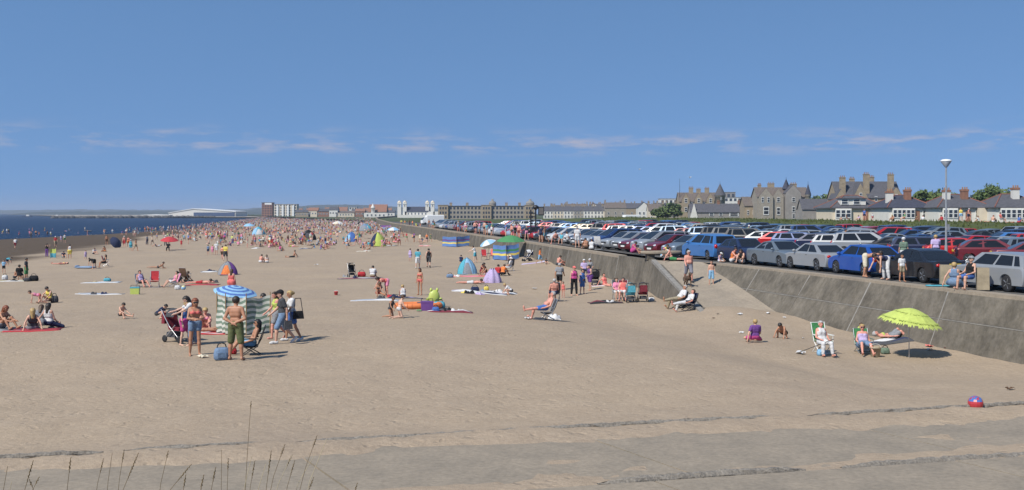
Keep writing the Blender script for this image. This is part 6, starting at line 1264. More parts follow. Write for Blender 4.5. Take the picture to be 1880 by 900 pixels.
grass_clump(360, 480, [(365, 374, 872, .05, 0), (385, 396, 858, .05, 0), (406, 407, 826, 0, 0), (417, 419, 842, .05, 0), (450, 461, 737, .03, 0), (458, 468, 846, .07, 0), (446, 462, 838, 0, 1)], 'grass clump with the tallest single stalk')
grass_clump(486, 660, [(488, 498, 828, .08, 0), (494, 523, 816, .05, 0), (505, 536, 836, .05, 1), (525, 541, 846, .06, 0), (540, 577, 836, 0, 1), (562, 600, 806, 0, 1), (562, 576, 876, .05, 0), (548, 582, 800, .05, 0), (648, 657, 887, .03, 0), (470, 488, 852, 0, 1)], 'leaning grass stalks to the right of the tallest stalk')
# ================================================================== THE PEOPLE IN THE FOREGROUND (photo pixel of feet or seat)
T = CARZ + .055
LIST = [
# left cluster
(358, 653, 1.70, 'folded', 28, 'f', 'tan', 'longhair:red', 'bikini_top:coral hotpants:denim sunglasses:black', 'red-haired woman in coral bikini top and denim shorts standing at the left', {}),
(433, 661, 1.80, 'behind', 176, 'm', 'tan', 'hair:dark', 'longshorts:olive', 'bare-backed man in long green shorts with hands behind his back', {}),
(463, 651, 1.62, 'lowchr', -78, 'm', 'tan', 'longhair:black', 'shorts:sky_blue sunglasses:black', 'sunbather with black headscarf in the dark folding chair', dict(dz=.02)),
(519, 631, 1.76, 'walk', -72, 'm', 'fair', 'hair:dark', 'shirt:charcoal longshorts:denim shoes:white cap:black', 'man in dark shirt and white trainers walking left past the windbreak', {}),
(536, 626, 1.68, 'walk2', -68, 'f', 'tan', 'bun:blond', 'shirt:white shorts:blue shoes:white', 'blonde woman in white top and blue shorts walking behind the man in dark shirt', {}),
(508, 622, 1.60, 'walk', -60, 'f', 'pink', 'longhair:brown', 'vest:lime skirt:grey', 'woman in lime vest half hidden by the man in dark shirt', {}),
(340, 634, 1.42, 'stand2', 70, 'f', 'pale', 'hair:blond', 'swimsuit:blue skirt:magenta', 'girl in blue top holding a pink towel at her waist', dict(child=True)),
(352, 634, 1.62, 'reach', -62, 'f', 'pale', 'longhair:dark', 'shirt:white trousers:denim', 'dark-haired woman in white leaning towards the pushchair', {}),
(378, 606, 1.62, 'sitk', 10, 'f', 'pink', 'bun:blond', 'bikini_top:pink briefs:coral', 'woman in pink bikini sitting against the left end of the windbreak', {}),
(404, 610, 1.60, 'lieback', -80, 'f', 'tan', 'hair:brown', 'briefs:red bikini_top:red', 'person lying down with legs showing beside the windbreak', {}),
(482, 602, 1.75, 'kneel', 20, 'm', 'fair', 'hair:dark', 'shorts:navy', 'man whose head shows above the right end of the windbreak', {}),
(425, 547, 1.55, 'stand', 175, 'f', 'fair', 'longhair:brown', 'bandeau:coral skirt:coral', 'woman in coral top seen from behind above the blue parasol', {}),
(370, 521, 1.75, 'liefront', 92, 'm', 'pink', 'hair:dark', 'shorts:red', 'shirtless man in red shorts lying face down near the pop-up tent', {}),
(320, 527, 1.65, 'lowchr', -62, 'f', 'fair', 'bun:dark', 'vest:pink shorts:white', 'woman in pink vest and white shorts in the low pink chair', dict(dz=.0)),
(342, 519, 1.65, 'sitx', 150, 'f', 'tan', 'longhair:brown', 'vest:brown shorts:black', 'person in brown beside the brown chair, facing away', {}),
(330, 519, 1.2, 'sitx', 30, 'm', 'fair', 'hair:black', 'shirt:charcoal shorts:charcoal', 'dark-haired child between the seated pair', dict(child=True)),
(259, 527, 1.72, 'lowchr', 50, 'm', 'pink', 'hair:dark', 'vest:lilac shorts:charcoal', 'man in lilac striped vest sitting behind the green cool box', dict(dz=.0)),
(222, 584, 1.15, 'sitfwd', 55, 'm', 'fair', 'hair:dark', 'briefs:charcoal', 'bare-chested small boy sitting alone on the sand', dict(child=True)),
(288, 585, 1.2, 'crouch', 100, 'm', 'fair', 'hair:dark', 'shirt:navy shorts:charcoal', 'child in navy crouched head down in the sand', dict(child=True)),
(60, 606, 1.64, 'sitg', 205, 'f', 'fair', 'longhair:blond', 'vest:charcoal shorts:grey', 'blonde woman in charcoal vest sitting with her back to us', {}),
(90, 604, 1.64, 'sitside', 170, 'f', 'fair', 'longhair:dark', 'vest:white trousers:navy', 'dark-haired woman in white top and dark trousers sitting at lower left', {}),
(74, 598, 1.60, 'sitx', 190, 'f', 'fair', 'longhair:brown', 'shirt:grey shorts:grey', 'person half hidden between the blonde and the dark-haired woman', {}),
(3, 604, 1.70, 'sitk', 70, 'f', 'tan', 'longhair:red', 'bikini_top:brown shorts:grey', 'red-haired woman cut off by the left edge', {}),
(72, 557, 1.25, 'crawl', -70, 'f', 'fair', 'hair:brown', 'vest:pink briefs:coral', 'girl in pink crawling on the sand', dict(child=True)),
(92, 556, 1.55, 'sitfwd', -20, 'f', 'fair', 'hair:dark', 'vest:yellow shorts:brown', 'dark-haired woman in yellow top sitting behind the girl in pink', {}),
(7, 502, 1.20, 'stand2', 20, 'm', 'fair', 'hair:dark', 'shirt:sky_blue shorts:black', 'small boy in pale blue shirt at the left edge', dict(child=True)),
(13, 488, 1.3, 'bend', 80, 'm', 'fair', 'hair:dark', 'shirt:turquoise shorts:navy', 'child bending over behind the boy in pale blue', dict(child=True)),
(27, 512, 1.60, 'sitk', 100, 'm', 'tan', 'hair:brown', 'shorts:charcoal', 'shirtless person sitting in the left edge group', {}),
(36, 516, 1.70, 'chair', 195, 'm', 'fair', 'hair:dark', 'shirt:black shorts:black', 'person in black on a chair with back to us in the left edge group', {}),
(48, 514, 1.70, 'stand', 100, 'm', 'tan', 'hair:dark', 'shirt:charcoal longshorts:green', 'tall person in dark shirt and green shorts standing in the left edge group', {}),
(86, 472, 1.65, 'photo', 170, 'f', 'fair', 'hair:dark', 'vest:black trousers:purple', 'woman in black top and purple trousers with raised arms', {}),
(128, 475, 1.70, 'stand', -160, 'f', 'tan', 'hair:dark', 'vest:white skirt:yellow', 'woman in long yellow skirt standing on the sand', {}),
(116, 474, 1.6, 'sitk', 40, 'm', 'fair', 'hair:black', 'shirt:navy shorts:turquoise', 'person in navy sitting beside the turquoise windbreak', {}),
(112, 486, 1.7, 'lieback', -84, 'f', 'pink', 'hair:dark', 'briefs:maroon bikini_top:yellow', 'sunbather in yellow lying below the yellow skirt', {}),
(157, 477, 1.1, 'stand2', 60, 'f', 'fair', 'hair:brown', 'dress:lilac', 'toddler in lilac standing between the groups', dict(child=True)),
(173, 494, 1.55, 'bend', -110, 'm', 'fair', 'hair:dark', 'shirt:black shorts:black', 'person in black bending at the end of the airbed', {}),
(192, 491, 1.68, 'chair', -60, 'f', 'tan', 'longhair:dark', 'vest:black shorts:black', 'person in black sitting on the dark red chair', {}),
(172, 467, 1.6, 'sitk', 60, 'm', 'fair', 'hair:dark', 'shirt:white shorts:navy', 'person in white sitting on the sand near the dark umbrella', {}),
(192, 462, 1.6, 'sitx', 0, 'm', 'brown', 'hair:dark', 'shorts:orange', 'tanned person sitting just left of the dark umbrella', {}),
(28, 457, 1.70, 'walk', 170, 'm', 'fair', 'hair:dark', 'shirt:white longshorts:maroon', 'man in white shirt and dark red shorts on the wet sand', {}),
(102, 453, 1.72, 'walk2', 20, 'm', 'fair', 'hair:grey', 'shirt:red longshorts:khaki cap:white', 'man in red shirt and white cap on the wet sand', {}),
(119, 446, 1.65, 'stand', 30, 'f', 'fair', 'hair:dark', 'shirt:white shorts:green', 'person in white shirt and green shorts on the wet sand', {}),
(112, 444, 1.3, 'stand', 10, 'f', 'fair', 'hair:brown', 'dress:lilac', 'girl in lilac near the water', dict(child=True)),
(57, 437, 1.7, 'stand', 180, 'm', 'fair', 'hair:dark', 'trousers:charcoal vest:charcoal', 'dark figure standing alone at the water edge', {}),
(66, 434, 1.7, 'hips', 0, 'm', 'tan', 'hair:dark', 'shorts:black', 'shirtless figure in black shorts at the water edge', {}),
(196, 450, 1.7, 'stand', 30, 'm', 'tan', 'hair:dark', 'shorts:brown', 'tanned man standing left above the dark umbrella', {}),
(228, 453, 1.72, 'walk', 20, 'm', 'pink', 'hair:grey', 'longshorts:red cap:white', 'shirtless man in long red shorts and white cap', {}),
(236, 453, 1.66, 'walk2', 10, 'f', 'pink', 'hair:brown', 'bikini_top:red skirt:orange', 'woman in orange skirt beside the man in red shorts', {}),
(240, 461, 1.60, 'stand', 190, 'f', 'fair', 'hair:brown', 'dress:turquoise sunhat:white', 'woman in turquoise dress and white hat near the water', {}),
(249, 461, 1.7, 'walk', 80, 'm', 'tan', 'hair:dark', 'shorts:khaki', 'shirtless man walking right beside the turquoise dress', {}),
(270, 450, 1.65, 'stand', 60, 'f', 'fair', 'hair:dark', 'shirt:grey trousers:navy', 'person in grey and navy left of the red parasol', {}),
(280, 450, 1.6, 'walk', -80, 'f', 'fair', 'hair:dark', 'vest:cream shorts:charcoal', 'person in cream top left of the red parasol', {}),
(288, 453, 1.7, 'lieknee', -80, 'm', 'fair', 'hair:dark', 'shirt:white shorts:navy', 'person in white lying left of the red parasol', {}),
(304, 452, 1.7, 'stand', 20, 'm', 'fair', 'hair:grey', 'shirt:white trousers:charcoal sunhat:white', 'person in white hat standing at the red parasol', {}),
(309, 461, 1.7, 'chair', 10, 'm', 'fair', 'hair:dark', 'shirt:black trousers:black', 'person in black sitting under the red parasol', {}),
(333, 454, 1.2, 'stand', 0, 'm', 'fair', 'hair:dark', 'shirt:red shorts:red', 'child all in red right of the red parasol', dict(child=True)),
(291, 493, 1.65, 'prop', 94, 'f', 'tan', 'hair:dark', 'bikini_top:charcoal briefs:charcoal', 'girl in dark bikini propped on her elbows on the open sand', {}),
# centre
(414, 479, 1.78, 'walk2', 180, 'm', 'fair', 'hair:brown', 'shirt:yellow longshorts:charcoal', 'man in yellow shirt seen from behind', dict(stout=.6)),
(408, 476, 1.5, 'walk', 175, 'f', 'pink', 'hair:brown', 'bikini_top:orange shorts:brown', 'girl walking just left of the man in yellow', {}),
(397, 468, 1.6, 'stand', 180, 'm', 'fair', 'hair:grey', 'shirt:white shorts:white', 'person in white beyond the man in yellow', {}),
(390, 468, 1.25, 'stand', 170, 'f', 'fair', 'hair:blond', 'dress:pink', 'girl in pink dress left of the man in yellow', dict(child=True)),
(382, 468, 1.25, 'stand', 190, 'm', 'fair', 'hair:brown', 'shirt:denim shorts:navy', 'boy in blue beside the girl in pink dress', dict(child=True)),
(478, 483, 1.7, 'sitk', 150, 'm', 'pink', 'hair:dark', 'shorts:white', 'left of the pair sitting close together in the open centre', {}),
(490, 483, 1.65, 'sitk', 200, 'f', 'pale', 'longhair:brown', 'bikini_top:white briefs:white', 'right of the pair sitting close together in the open centre', {}),
(539, 473, 1.7, 'sitg', -90, 'm', 'tan', 'hair:dark', 'longshorts:black', 'shirtless man in black shorts sitting alone facing left', {}),
(684, 510, 1.75, 'sitk', 180, 'm', 'fair', 'hair:dark', 'longshirt:white shorts:khaki', 'man in white shirt sitting with his back to us by the pushchair', dict(stout=.9)),
(695, 544, 1.5, 'sitfwd', 20, 'f', 'tan', 'longhair:brown', 'bikini_top:charcoal briefs:red', 'girl in dark swimwear sitting on the striped towel', {}),
(710, 543, 1.55, 'bend', -60, 'f', 'pink', 'longhair:dark', 'vest:coral shorts:pink', 'woman in coral top bending over beside the sitting girl', {}),
(740, 547, 1.3, 'sitk', 195, 'm', 'fair', 'hair:blond', 'vest:white shorts:charcoal', 'blond child in white vest sitting with back to us', dict(child=True)),
(771, 542, 1.52, 'stand', -30, 'f', 'tan', 'longhair:brown', 'bikini_top:coral briefs:coral', 'tall girl in coral bikini standing in the centre', {}),
(717, 582, 1.15, 'kneel', 60, 'f', 'tan', 'hair:brown', 'swimsuit:charcoal', 'girl in dark swimsuit kneeling to dig beside the boy', dict(child=True)),
(733, 584, 1.25, 'kneel', 120, 'm', 'pale', 'hair:brown', 'briefs:white', 'bare-backed boy in white trunks kneeling to dig', dict(child=True)),
(767, 493, 1.76, 'walk2', 178, 'm', 'fair', 'hair:dark', 'shirt:turquoise longshorts:white shoes:white', 'man in turquoise shirt and white shorts walking away', {}),
(787, 491, 1.74, 'walk', 182, 'm', 'fair', 'hair:dark', 'vest:black longshorts:charcoal shoes:black', 'man in black vest walking away beside the turquoise shirt', {}),
(753, 480, 1.3, 'stand', 160, 'f', 'fair', 'hair:brown', 'dress:lilac', 'girl in pale dress left of the man in turquoise', dict(child=True)),
(867, 521, 1.72, 'liefront', 88, 'm', 'pink', 'hair:dark', 'shorts:white', 'man in white shorts lying face down before the pale blue tent', {}),
(846, 481, 1.3, 'sitk', 170, 'm', 'fair', 'hair:dark', 'shirt:navy shorts:navy', 'child in navy sitting behind the pale blue tent', dict(child=True)),
(872, 482, 1.65, 'reach', -100, 'f', 'pale', 'hair:dark', 'shirt:white shorts:turquoise', 'person in white and turquoise leaning behind the pale blue tent', {}),
(884, 503, 1.65, 'sitfwd', 60, 'f', 'tan', 'longhair:black', 'vest:maroon shorts:maroon', 'woman in maroon sitting right of the pale blue tent', {}),
(893, 506, 1.5, 'sitk', -60, 'f', 'tan', 'longhair:dark', 'vest:charcoal shorts:white', 'dark-haired girl right of the woman in maroon', {}),
(914, 507, 1.7, 'sitk', 170, 'm', 'tan', 'hair:dark', 'shirt:red shorts:navy', 'person in red sitting near the lilac draped cloth', {}),
(923, 507, 1.65, 'sitfwd', 150, 'f', 'tan', 'hair:brown', 'shirt:orange trousers:black', 'person in orange sitting next to the person in red', {}),
(936, 502, 1.7, 'chair', -110, 'm', 'fair', 'hair:grey', 'shirt:white trousers:white sunhat:white', 'person all in white with white hat on the dark chair', {}),
(939, 541, 1.4, 'crouch', -95, 'm', 'fair', 'hair:blond', 'shirt:white shorts:charcoal', 'blond boy in white shirt crouching over the towel', dict(child=True)),
(933, 478, 1.6, 'chair', 20, 'f', 'fair', 'hair:grey', 'shirt:white skirt:cream cap:white', 'person in white cap sitting before the blue striped windbreak', {}),
(991, 484, 1.38, 'walk', 80, 'm', 'tan', 'hair:black', 'shirt:orange longshorts:sky_blue', 'boy in orange top and pale blue shorts near the wall', dict(child=True)),
(1002, 485, 1.0, 'sitk', 20, 'm', 'fair', 'hair:dark', 'shirt:charcoal shorts:white', 'small child sitting right of the boy in orange', dict(child=True)),
(1024, 490, 1.75, 'sitfwd', 120, 'm', 'pink', 'hair:dark', 'shorts:charcoal', 'bare-backed man bent forward near the wall', {}),
(1027, 533, 1.76, 'walk', 165, 'm', 'tan', 'hair:grey', 'shirt:grey shorts:black', 'man in grey t-shirt and short black shorts walking away', {}),
(1054, 543, 1.78, 'stand', 20, 'f', 'fair', 'hair:dark', 'vest:magenta cropped:black cap:coral', 'woman in red cap, crimson vest and black cropped trousers', {}),
(1069, 540, 1.5, 'stand', 40, 'm', 'fair', 'hair:dark', 'dress:blue', 'child wrapped in a bright blue towel', dict(child=True)),
(1083, 533, 1.62, 'stand2', -60, 'f', 'fair', 'longhair:dark', 'vest:purple skirt:purple', 'woman in purple right of the child in the blue towel', {}),
(1073, 508, 1.7, 'chair', 10, 'm', 'fair', 'hair:grey', 'shirt:lilac trousers:navy cap:white', 'left of two people in white caps against the wall', {}),
(1083, 507, 1.7, 'chair', -5, 'f', 'fair', 'hair:grey', 'shirt:grey trousers:charcoal cap:white', 'right of two people in white caps against the wall', {}),
(1111, 525, 1.62, 'sitg', 30, 'f', 'pink', 'bun:brown', 'swimsuit:coral', 'woman in coral swimsuit sitting on a white towel by the wall', {}),
(1017, 554, 1.75, 'chair', 190, 'm', 'pink', 'hair:grey', 'shorts:navy', 'bare-backed older man seen from behind on a chair', dict(stout=.7)),
(1001, 588, 1.75, 'lounge', -82, 'm', 'pink', 'hair:grey', 'shorts:blue', 'shirtless man in blue shorts reclining and facing left', dict(stout=.5)),
(1034, 547, .95, 'stand', -20, 'f', 'pink', 'hair:brown', 'swimsuit:coral', 'toddler in coral swimsuit beside the bare-backed man', dict(child=True)),
(1133, 551, 1.68, 'chair', 10, 'f', 'fair', 'hair:brown', 'shirt:pink shorts:white', 'left of the couple on chairs beside the turquoise pushchair', {}),
(1144, 552, 1.72, 'chair', -10, 'm', 'pink', 'hair:dark', 'vest:coral shorts:white', 'right of the couple on chairs beside the turquoise pushchair', {}),
(1247, 567, 1.75, 'lounge', -74, 'm', 'tan', 'hair:grey', 'shirt:white trousers:khaki', 'older man in white shirt and khaki trousers reclining at the foot of the ramp', {}),
(1262, 571, 1.62, 'lounge', -78, 'f', 'pink', 'hair:brown', 'shirt:white cropped:white', 'woman in white reclining nearest the camera at the foot of the ramp', dict(dz=-.06)),
(1264, 518, 1.80, 'walk', 8, 'm', 'pink', 'hair:grey', 'longshorts:navy sunglasses:black shoes:charcoal', 'shirtless man in checked shorts walking down the ramp', dict(z='ramp', stout=.7, plaid=True)),
(1306, 524, 1.35, 'stand', 5, 'm', 'fair', 'hair:dark', 'longshorts:sky_blue', 'shirtless boy in blue and white shorts on the ramp', dict(z='ramp', child=True)),
# right
(1386, 629, 1.5, 'sitside', 190, 'm', 'fair', 'hair:blond', 'shirt:purple shorts:magenta', 'blond boy in purple shirt sitting on the sand below the wall', {}),
(1440, 621, 1.3, 'crouch', -40, 'm', 'tan', 'hair:black', 'shorts:black', 'dark-haired boy in black shorts crouching to dig', dict(child=True)),
(1509, 652, 1.64, 'chair', 10, 'f', 'pink', 'hair:grey', 'vest:white cropped:white', 'grey-haired woman in white vest and trousers on the folding chair', {}),
(1585, 651, 1.66, 'lowchr', -4, 'f', 'pink', 'hair:blond', 'bandeau:lilac skirt:denim sunglasses:black', 'blonde woman in lilac strapless top on the green chair', dict(stout=.6, dz=.04)),
(1582, 618, 1.1, 'sitk', -30, 'm', 'fair', 'hair:brown', 'shirt:lime shorts:lime', 'child in lime yellow behind the blonde woman', dict(child=True)),
(1636, 624, 1.65, 'lieknee', 84, 'f', 'pink', 'hair:grey', 'bikini_top:lime skirt:grey', 'woman in lime and grey lying with bent knees below the parasol', {}),
# on the wall and in the car park
(1162, 466, 1.6, 'sitfwd', 60, 'f', 'tan', 'bun:dark', 'dress:magenta', 'woman in pink dress sitting on the wall edge', dict(z=T)),
(1233, 478, 1.65, 'sitg', 80, 'm', 'pink', 'hair:dark', 'shorts:green', 'shirtless boy in green shorts sitting on the slab bench', dict(z=T)),
(1215, 473, 1.2, 'sitk', 60, 'f', 'fair', 'hair:brown', 'shirt:sky_blue shorts:white cap:pink', 'child in pink cap on the slab bench', dict(z=T, child=True)),
(1223, 470, 1.55, 'sitk', 20, 'f', 'tan', 'hair:dark', 'shirt:yellow shorts:khaki', 'person in yellow behind the child in pink cap', dict(z=T)),
(1344, 482.5, 1.75, 'sitk', 60, 'm', 'pink', 'hair:dark', 'vest:orange shorts:white sunglasses:black', 'man in orange vest sitting on the wall right of the ramp', dict(z=T, stout=.3)),
(1321, 480.5, 1.1, 'sitx', 40, 'f', 'fair', 'hair:brown', 'vest:lilac shorts:white cap:white', 'child in white cap sitting left of the man in orange', dict(z=T, child=True)),
(1362, 483.5, 1.6, 'sitk', -30, 'f', 'fair', 'longhair:dark', 'vest:black shorts:white', 'dark-haired woman sitting right of the man in orange', dict(z=T)),
(1060, 455, 1.75, 'stand', 175, 'm', 'fair', 'hair:grey', 'shirt:white shorts:white', 'man all in white standing on the wall', dict(z=T)),
(1076, 457, 1.7, 'sitk', 190, 'm', 'tan', 'hair:dark', 'shorts:brown', 'tanned man sitting on the wall right of the man in white', dict(z=T)),
(1086, 458.5, 1.6, 'sitk', 170, 'f', 'fair', 'hair:brown', 'shirt:white shorts:white', 'person in white sitting on the wall beside the tanned man', dict(z=T)),
(1589, 508.5, 1.75, 'bend', 65, 'm', 'tan', 'hair:dark', 'longshorts:cream', 'shirtless man in cream shorts bending beside the bright blue car', dict(z=T)),
(1627, 513, 1.68, 'bend', -70, 'f', 'fair', 'hair:dark', 'vest:navy trousers:white', 'woman in navy top and white trousers bending beside the black car', dict(z=T)),
(1656, 517, 1.15, 'stand', 10, 'm', 'tan', 'hair:dark', 'shirt:white shorts:khaki', 'little boy in white t-shirt standing on the wall', dict(z=T, child=True)),
(1752, 529, 1.68, 'sitside', 150, 'f', 'fair', 'hair:blond', 'vest:denim skirt:denim', 'woman in blue dress sitting on the wall beside the block', dict(z=T, stout=.5)),
(1780, 531.5, 1.70, 'chair', -62, 'f', 'fair', 'hair:dark', 'vest:black shorts:blue cap:grey', 'woman in black vest, blue shorts and grey cap sitting on the block', dict(z=T)),
(1659, 493, 1.65, 'stand', 170, 'f', 'fair', 'hair:grey', 'shirt:sage cropped:white cap:white', 'woman in pale green top and white hat behind the black saloon', dict(z=CARZ)),
(1718, 488, 1.75, 'walk', 165, 'm', 'pink', 'hair:blond', 'shirt:lilac trousers:navy', 'man in pale lilac shirt beside the lamp post', dict(z=CARZ)),
(1551, 463, 1.75, 'stand2', 60, 'm', 'fair', 'hair:dark', 'shirt:yellow shorts:cream', 'man in pale yellow shirt among the cars', dict(z=CARZ)),
(1561, 463, 1.1, 'stand', -30, 'm', 'fair', 'hair:dark', 'shirt:turquoise shorts:navy', 'child in turquoise beside the man in pale yellow', dict(z=CARZ, child=True)),
(1375, 446, 1.75, 'stand', 10, 'm', 'fair', 'hair:dark', 'shirt:lime trousers:charcoal cap:white', 'attendant in lime jacket and white cap among the cars', dict(z=CARZ)),
]
def plaid_mat():
    m, N, L, p = nodes_of('checked_cloth', .9); v = N.new('ShaderNodeTexCoord').outputs['Object']; c = None
    for k, (ax_, s) in enumerate((('X', 34), ('Z', 34))):
        w = N.new('ShaderNodeTexWave'); w.bands_direction = ax_; w.inputs['Scale'].default_value = s / 6.0; w.inputs['Distortion'].default_value = 0; L.new(v, w.inputs['Vector'])
        r = ramp(N, L, w.outputs['Fac'], [(0.55, (.02, .03, .07)), (0.75, (.42, .40, .42))]); c = r if c is None else mixc(N, L, .5, c, r)
    L.new(c, p.inputs['Base Color']); return m
for px, py, hg, pose, yaw, sx, sk, hr, wr, lb, ex in LIST:
    ex = dict(ex); dz = ex.pop('dz', None); pl = ex.pop('plaid', False); o = P_(px, py, hg, pose, yaw, sx, sk, hr, wr, lb, **ex)
    if dz: o.location.z += dz
    if pl:
        for c in o.children:
            if c.name.startswith('longshorts'): c.data = c.data.copy(); c.data.materials.clear(); c.data.materials.append(plaid_mat())
# bags carried by the walkers
def carried(px, py, dx, dz, w, h, col, label):
    p = G0(px, py); q = MB(); q.box((0, 0, 0), (w, .14, h), taper=.82); o = thing(link('shoulder_bag', q.mesh('shoulder_bag', M_cloth), None, (p[0] + dx, p[1] - .2, p[2] + dz), R(25), PAL[col]), label, 'bag'); s = MB(); s.path([(-w * .4, 0, h * .5), (-w * .25, .05, h + .28), (w * .25, .05, h + .28), (w * .4, 0, h * .5)], .013, 5); s.build('strap', M_dark, o)
carried(543, 627, .12, .86, .34, .24, 'black', 'black shoulder bag carried by the walking blonde woman'); carried(522, 632, .16, .62, .26, .26, 'charcoal', 'dark bag in the hand of the man in the dark shirt')
# ---- people along the top of the bank and the promenade
rp2 = random.Random(21); USED = set()
TOPS = ['white', 'white', 'white', 'black', 'navy', 'blue', 'sky blue', 'turquoise', 'red', 'coral', 'pink', 'magenta', 'orange', 'yellow', 'lime', 'green', 'purple', 'lilac', 'grey', 'charcoal', 'cream', None, None, None, None, None]
BOTS = ['navy', 'black', 'white', 'denim', 'khaki', 'red', 'charcoal', 'blue', 'cream', 'green', 'pink', 'grey', 'maroon', 'sky blue', 'brown', 'orange', 'turquoise']
VERB = {'stand': 'standing', 'stand2': 'standing', 'walk': 'walking', 'walk2': 'walking', 'sitk': 'sitting hunched', 'sitg': 'sitting leaning back', 'lieback': 'lying on the back', 'liefront': 'lying face down', 'hips': 'standing hands on hips', 'bend': 'bending over', 'sitx': 'sitting cross-legged', 'chair': 'sitting on a seat', 'sitfwd': 'sitting leaning forward'}
def crowd_at(loc, where, group, poses, kids=.25):
    for tr in range(400):
        pose = rp2.choice(poses); top = rp2.choice(TOPS); bot = rp2.choice(BOTS); sx = rp2.choice('mf'); hr = rp2.choice(['dark', 'dark', 'brown', 'brown', 'blond', 'grey', 'black', 'red']); child = rp2.random() < kids
        if top is None and sx == 'f': top = rp2.choice(['red', 'pink', 'black', 'blue'])
        who = ('child' if child else 'man' if sx == 'm' else 'woman')
        lb = f"{hr}-haired {who} {'bare-chested' if top is None else 'in ' + top + ' top'} and {bot} shorts {VERB[pose]} {where}"
        if lb not in USED and len(lb.split()) <= 16: break
    USED.add(lb); return crowd_person(loc, rp2.uniform(1.05, 1.4) if child else rp2.uniform(1.6, 1.8) if sx == 'm' else rp2.uniform(1.52, 1.7), pose, rp2.uniform(0, 360), sx, rp2.choice(['pale', 'fair', 'fair', 'pink', 'pink', 'tan', 'tan', 'brown']), top, bot, hr, lb, group, child)
bankX = lambda Y: float(bank_pt(Y, 4)[0])
for px, who in [(1764, 'stand'), (1778, 'walk'), (1730, 'sitk'), (1798, 'sitg'), (1812, 'lieback'), (1822, 'sitk'), (1838, 'chair'), (1856, 'lieback'), (1870, 'sitk'), (1602, 'stand'), (1587, 'stand'), (1578, 'sitk'), (1545, 'sitk'), (1683, 'sitk'), (1660, 'chair'), (1640, 'sitk'), (1555, 'chair'), (1694, 'sitx')]:
    lo, hi = 90.0, 200.0
    for _ in range(40):
        Y = (lo + hi) / 2
        if ax(px, Y) < bankX(Y) + 1.0: lo = Y
        else: hi = Y
    crowd_at((ax(px, Y), Y, CARZ + 1.78), 'on the grass bank', 'people on the grass bank', [who])
for k in range(34):
    px = rp2.uniform(735, 975) if k < 28 else rp2.uniform(975, 1050)
    lo, hi = 70.0, 330.0
    for _ in range(40):
        Y = (lo + hi) / 2
        if ax(px, Y) < float(Wx(Y)) + 0.5: lo = Y
        else: hi = Y
    Y += rp2.uniform(-1, 1); crowd_at((float(Wx(Y)) + rp2.uniform(.1, .9), Y, CARZ + .05 if Y < 200 else 1.75), 'on the sea wall', 'people along the sea wall', ['stand', 'stand', 'stand2', 'walk', 'hips', 'chair', 'sitk'], .15)
# ---- individual figures further up the beach
def beach_y(px):     # lower limit of the thick crowd in the photo
    return np.interp(px, [0, 200, 330, 430, 520, 600, 700, 740, 800], [436, 428, 440, 450, 452, 450, 452, 456, 446])
spots = []
for k in range(150):
    if k < 30: px = rp2.uniform(0, 330); py = rp2.uniform(421, 433); where = 'in the shallows'
    elif k < 100:
        cx_, cy_ = [(700, 452), (716, 446), (640, 452), (600, 455), (575, 456), (505, 456), (480, 452), (440, 450), (400, 446), (352, 444), (378, 440), (790, 443), (765, 446), (672, 458), (545, 452)][k % 15]; px = cx_ + rp2.gauss(0, 9); py = min(cy_ + 5, cy_ + rp2.gauss(0, 3)); where = 'in the thick of the beach crowd'
    else: px = rp2.triangular(330, 800, 560); py = beach_y(px) - abs(rp2.gauss(0, 11)) - 1; where = 'in the thick of the beach crowd'
    if py < 416: py = 416 + rp2.random() * 6
    spots.append((px, py, where))
for px, py, where in spots:
    if where == 'in the shallows':
        k = (py - HY) / F; Y = (CZ + 1.15) / k; X = ax(px, Y)
        if X > Xs(Y): loc = ground(px, py); where = 'by the water'
        else: loc = (X, Y, -1 - rp2.uniform(.25, .6))
        crowd_at(loc, where, 'bathers at the edge of the sea', ['stand', 'stand2', 'walk', 'walk2', 'hips', 'bend'])
    else:
        loc = ground(px, py); where = 'left of the black tent' if px < 545 else 'right of the black tent' if px < 690 else 'near the long wall'
        crowd_at(loc, where, 'sunbathers in the thick of the crowd', ['stand', 'stand2', 'walk', 'walk2', 'sitk', 'sitg', 'sitx', 'lieback', 'liefront', 'sitfwd', 'bend', 'hips', 'chair'])
tent(566, 441, 3.0, 2.4, 1.9, 10, ['black', 'charcoal', 'black'], 'large black dome tent amid the distant crowd', 'charcoal'); tent(644, 444, 2.2, 1.8, 1.7, -20, ['blue', 'sky blue', 'blue'], 'bright blue tent in the crowd right of the black tent', 'sky blue'); tent(694, 452, 2.3, 1.8, 2.0, 15, ['lime', 'navy', 'lime'], 'lime green and navy tent standing apart from the wall', 'lime'); parasol(722, 437, 2.1, 1.2, 8, 0, ['sky blue', 'white'], 'pale blue parasol in the crowd right of the lime tent', 12); parasol(457, 424, 2.2, 1.7, 6, 0, ['sky blue'], 'pale blue parasol in the crowd left of the black tent', 12); parasol(620, 418, 2.2, 1.9, 6, 0, ['white', 'cream'], 'white parasol in the far crowd', 12); tent(475, 431, 3.2, 2.2, 1.9, 30, ['turquoise', 'sky blue', 'turquoise'], 'pale turquoise tent left of the black tent', 'white'); tent(670, 424, 4.0, 2.6, 2.0, 0, ['turquoise', 'grey', 'denim'], 'grey-green tent in the far crowd', 'grey')
windbreak([(700, 425), (718, 425)], 1.6, ['purple', 'denim'], 3, 'purple windbreak in the far crowd'); chair(825, 449, 10, 'yellow', 'yellow chair behind the long blue windbreak'); chair(500, 451, 30, 'red', 'red chair in the crowd left of the black tent')
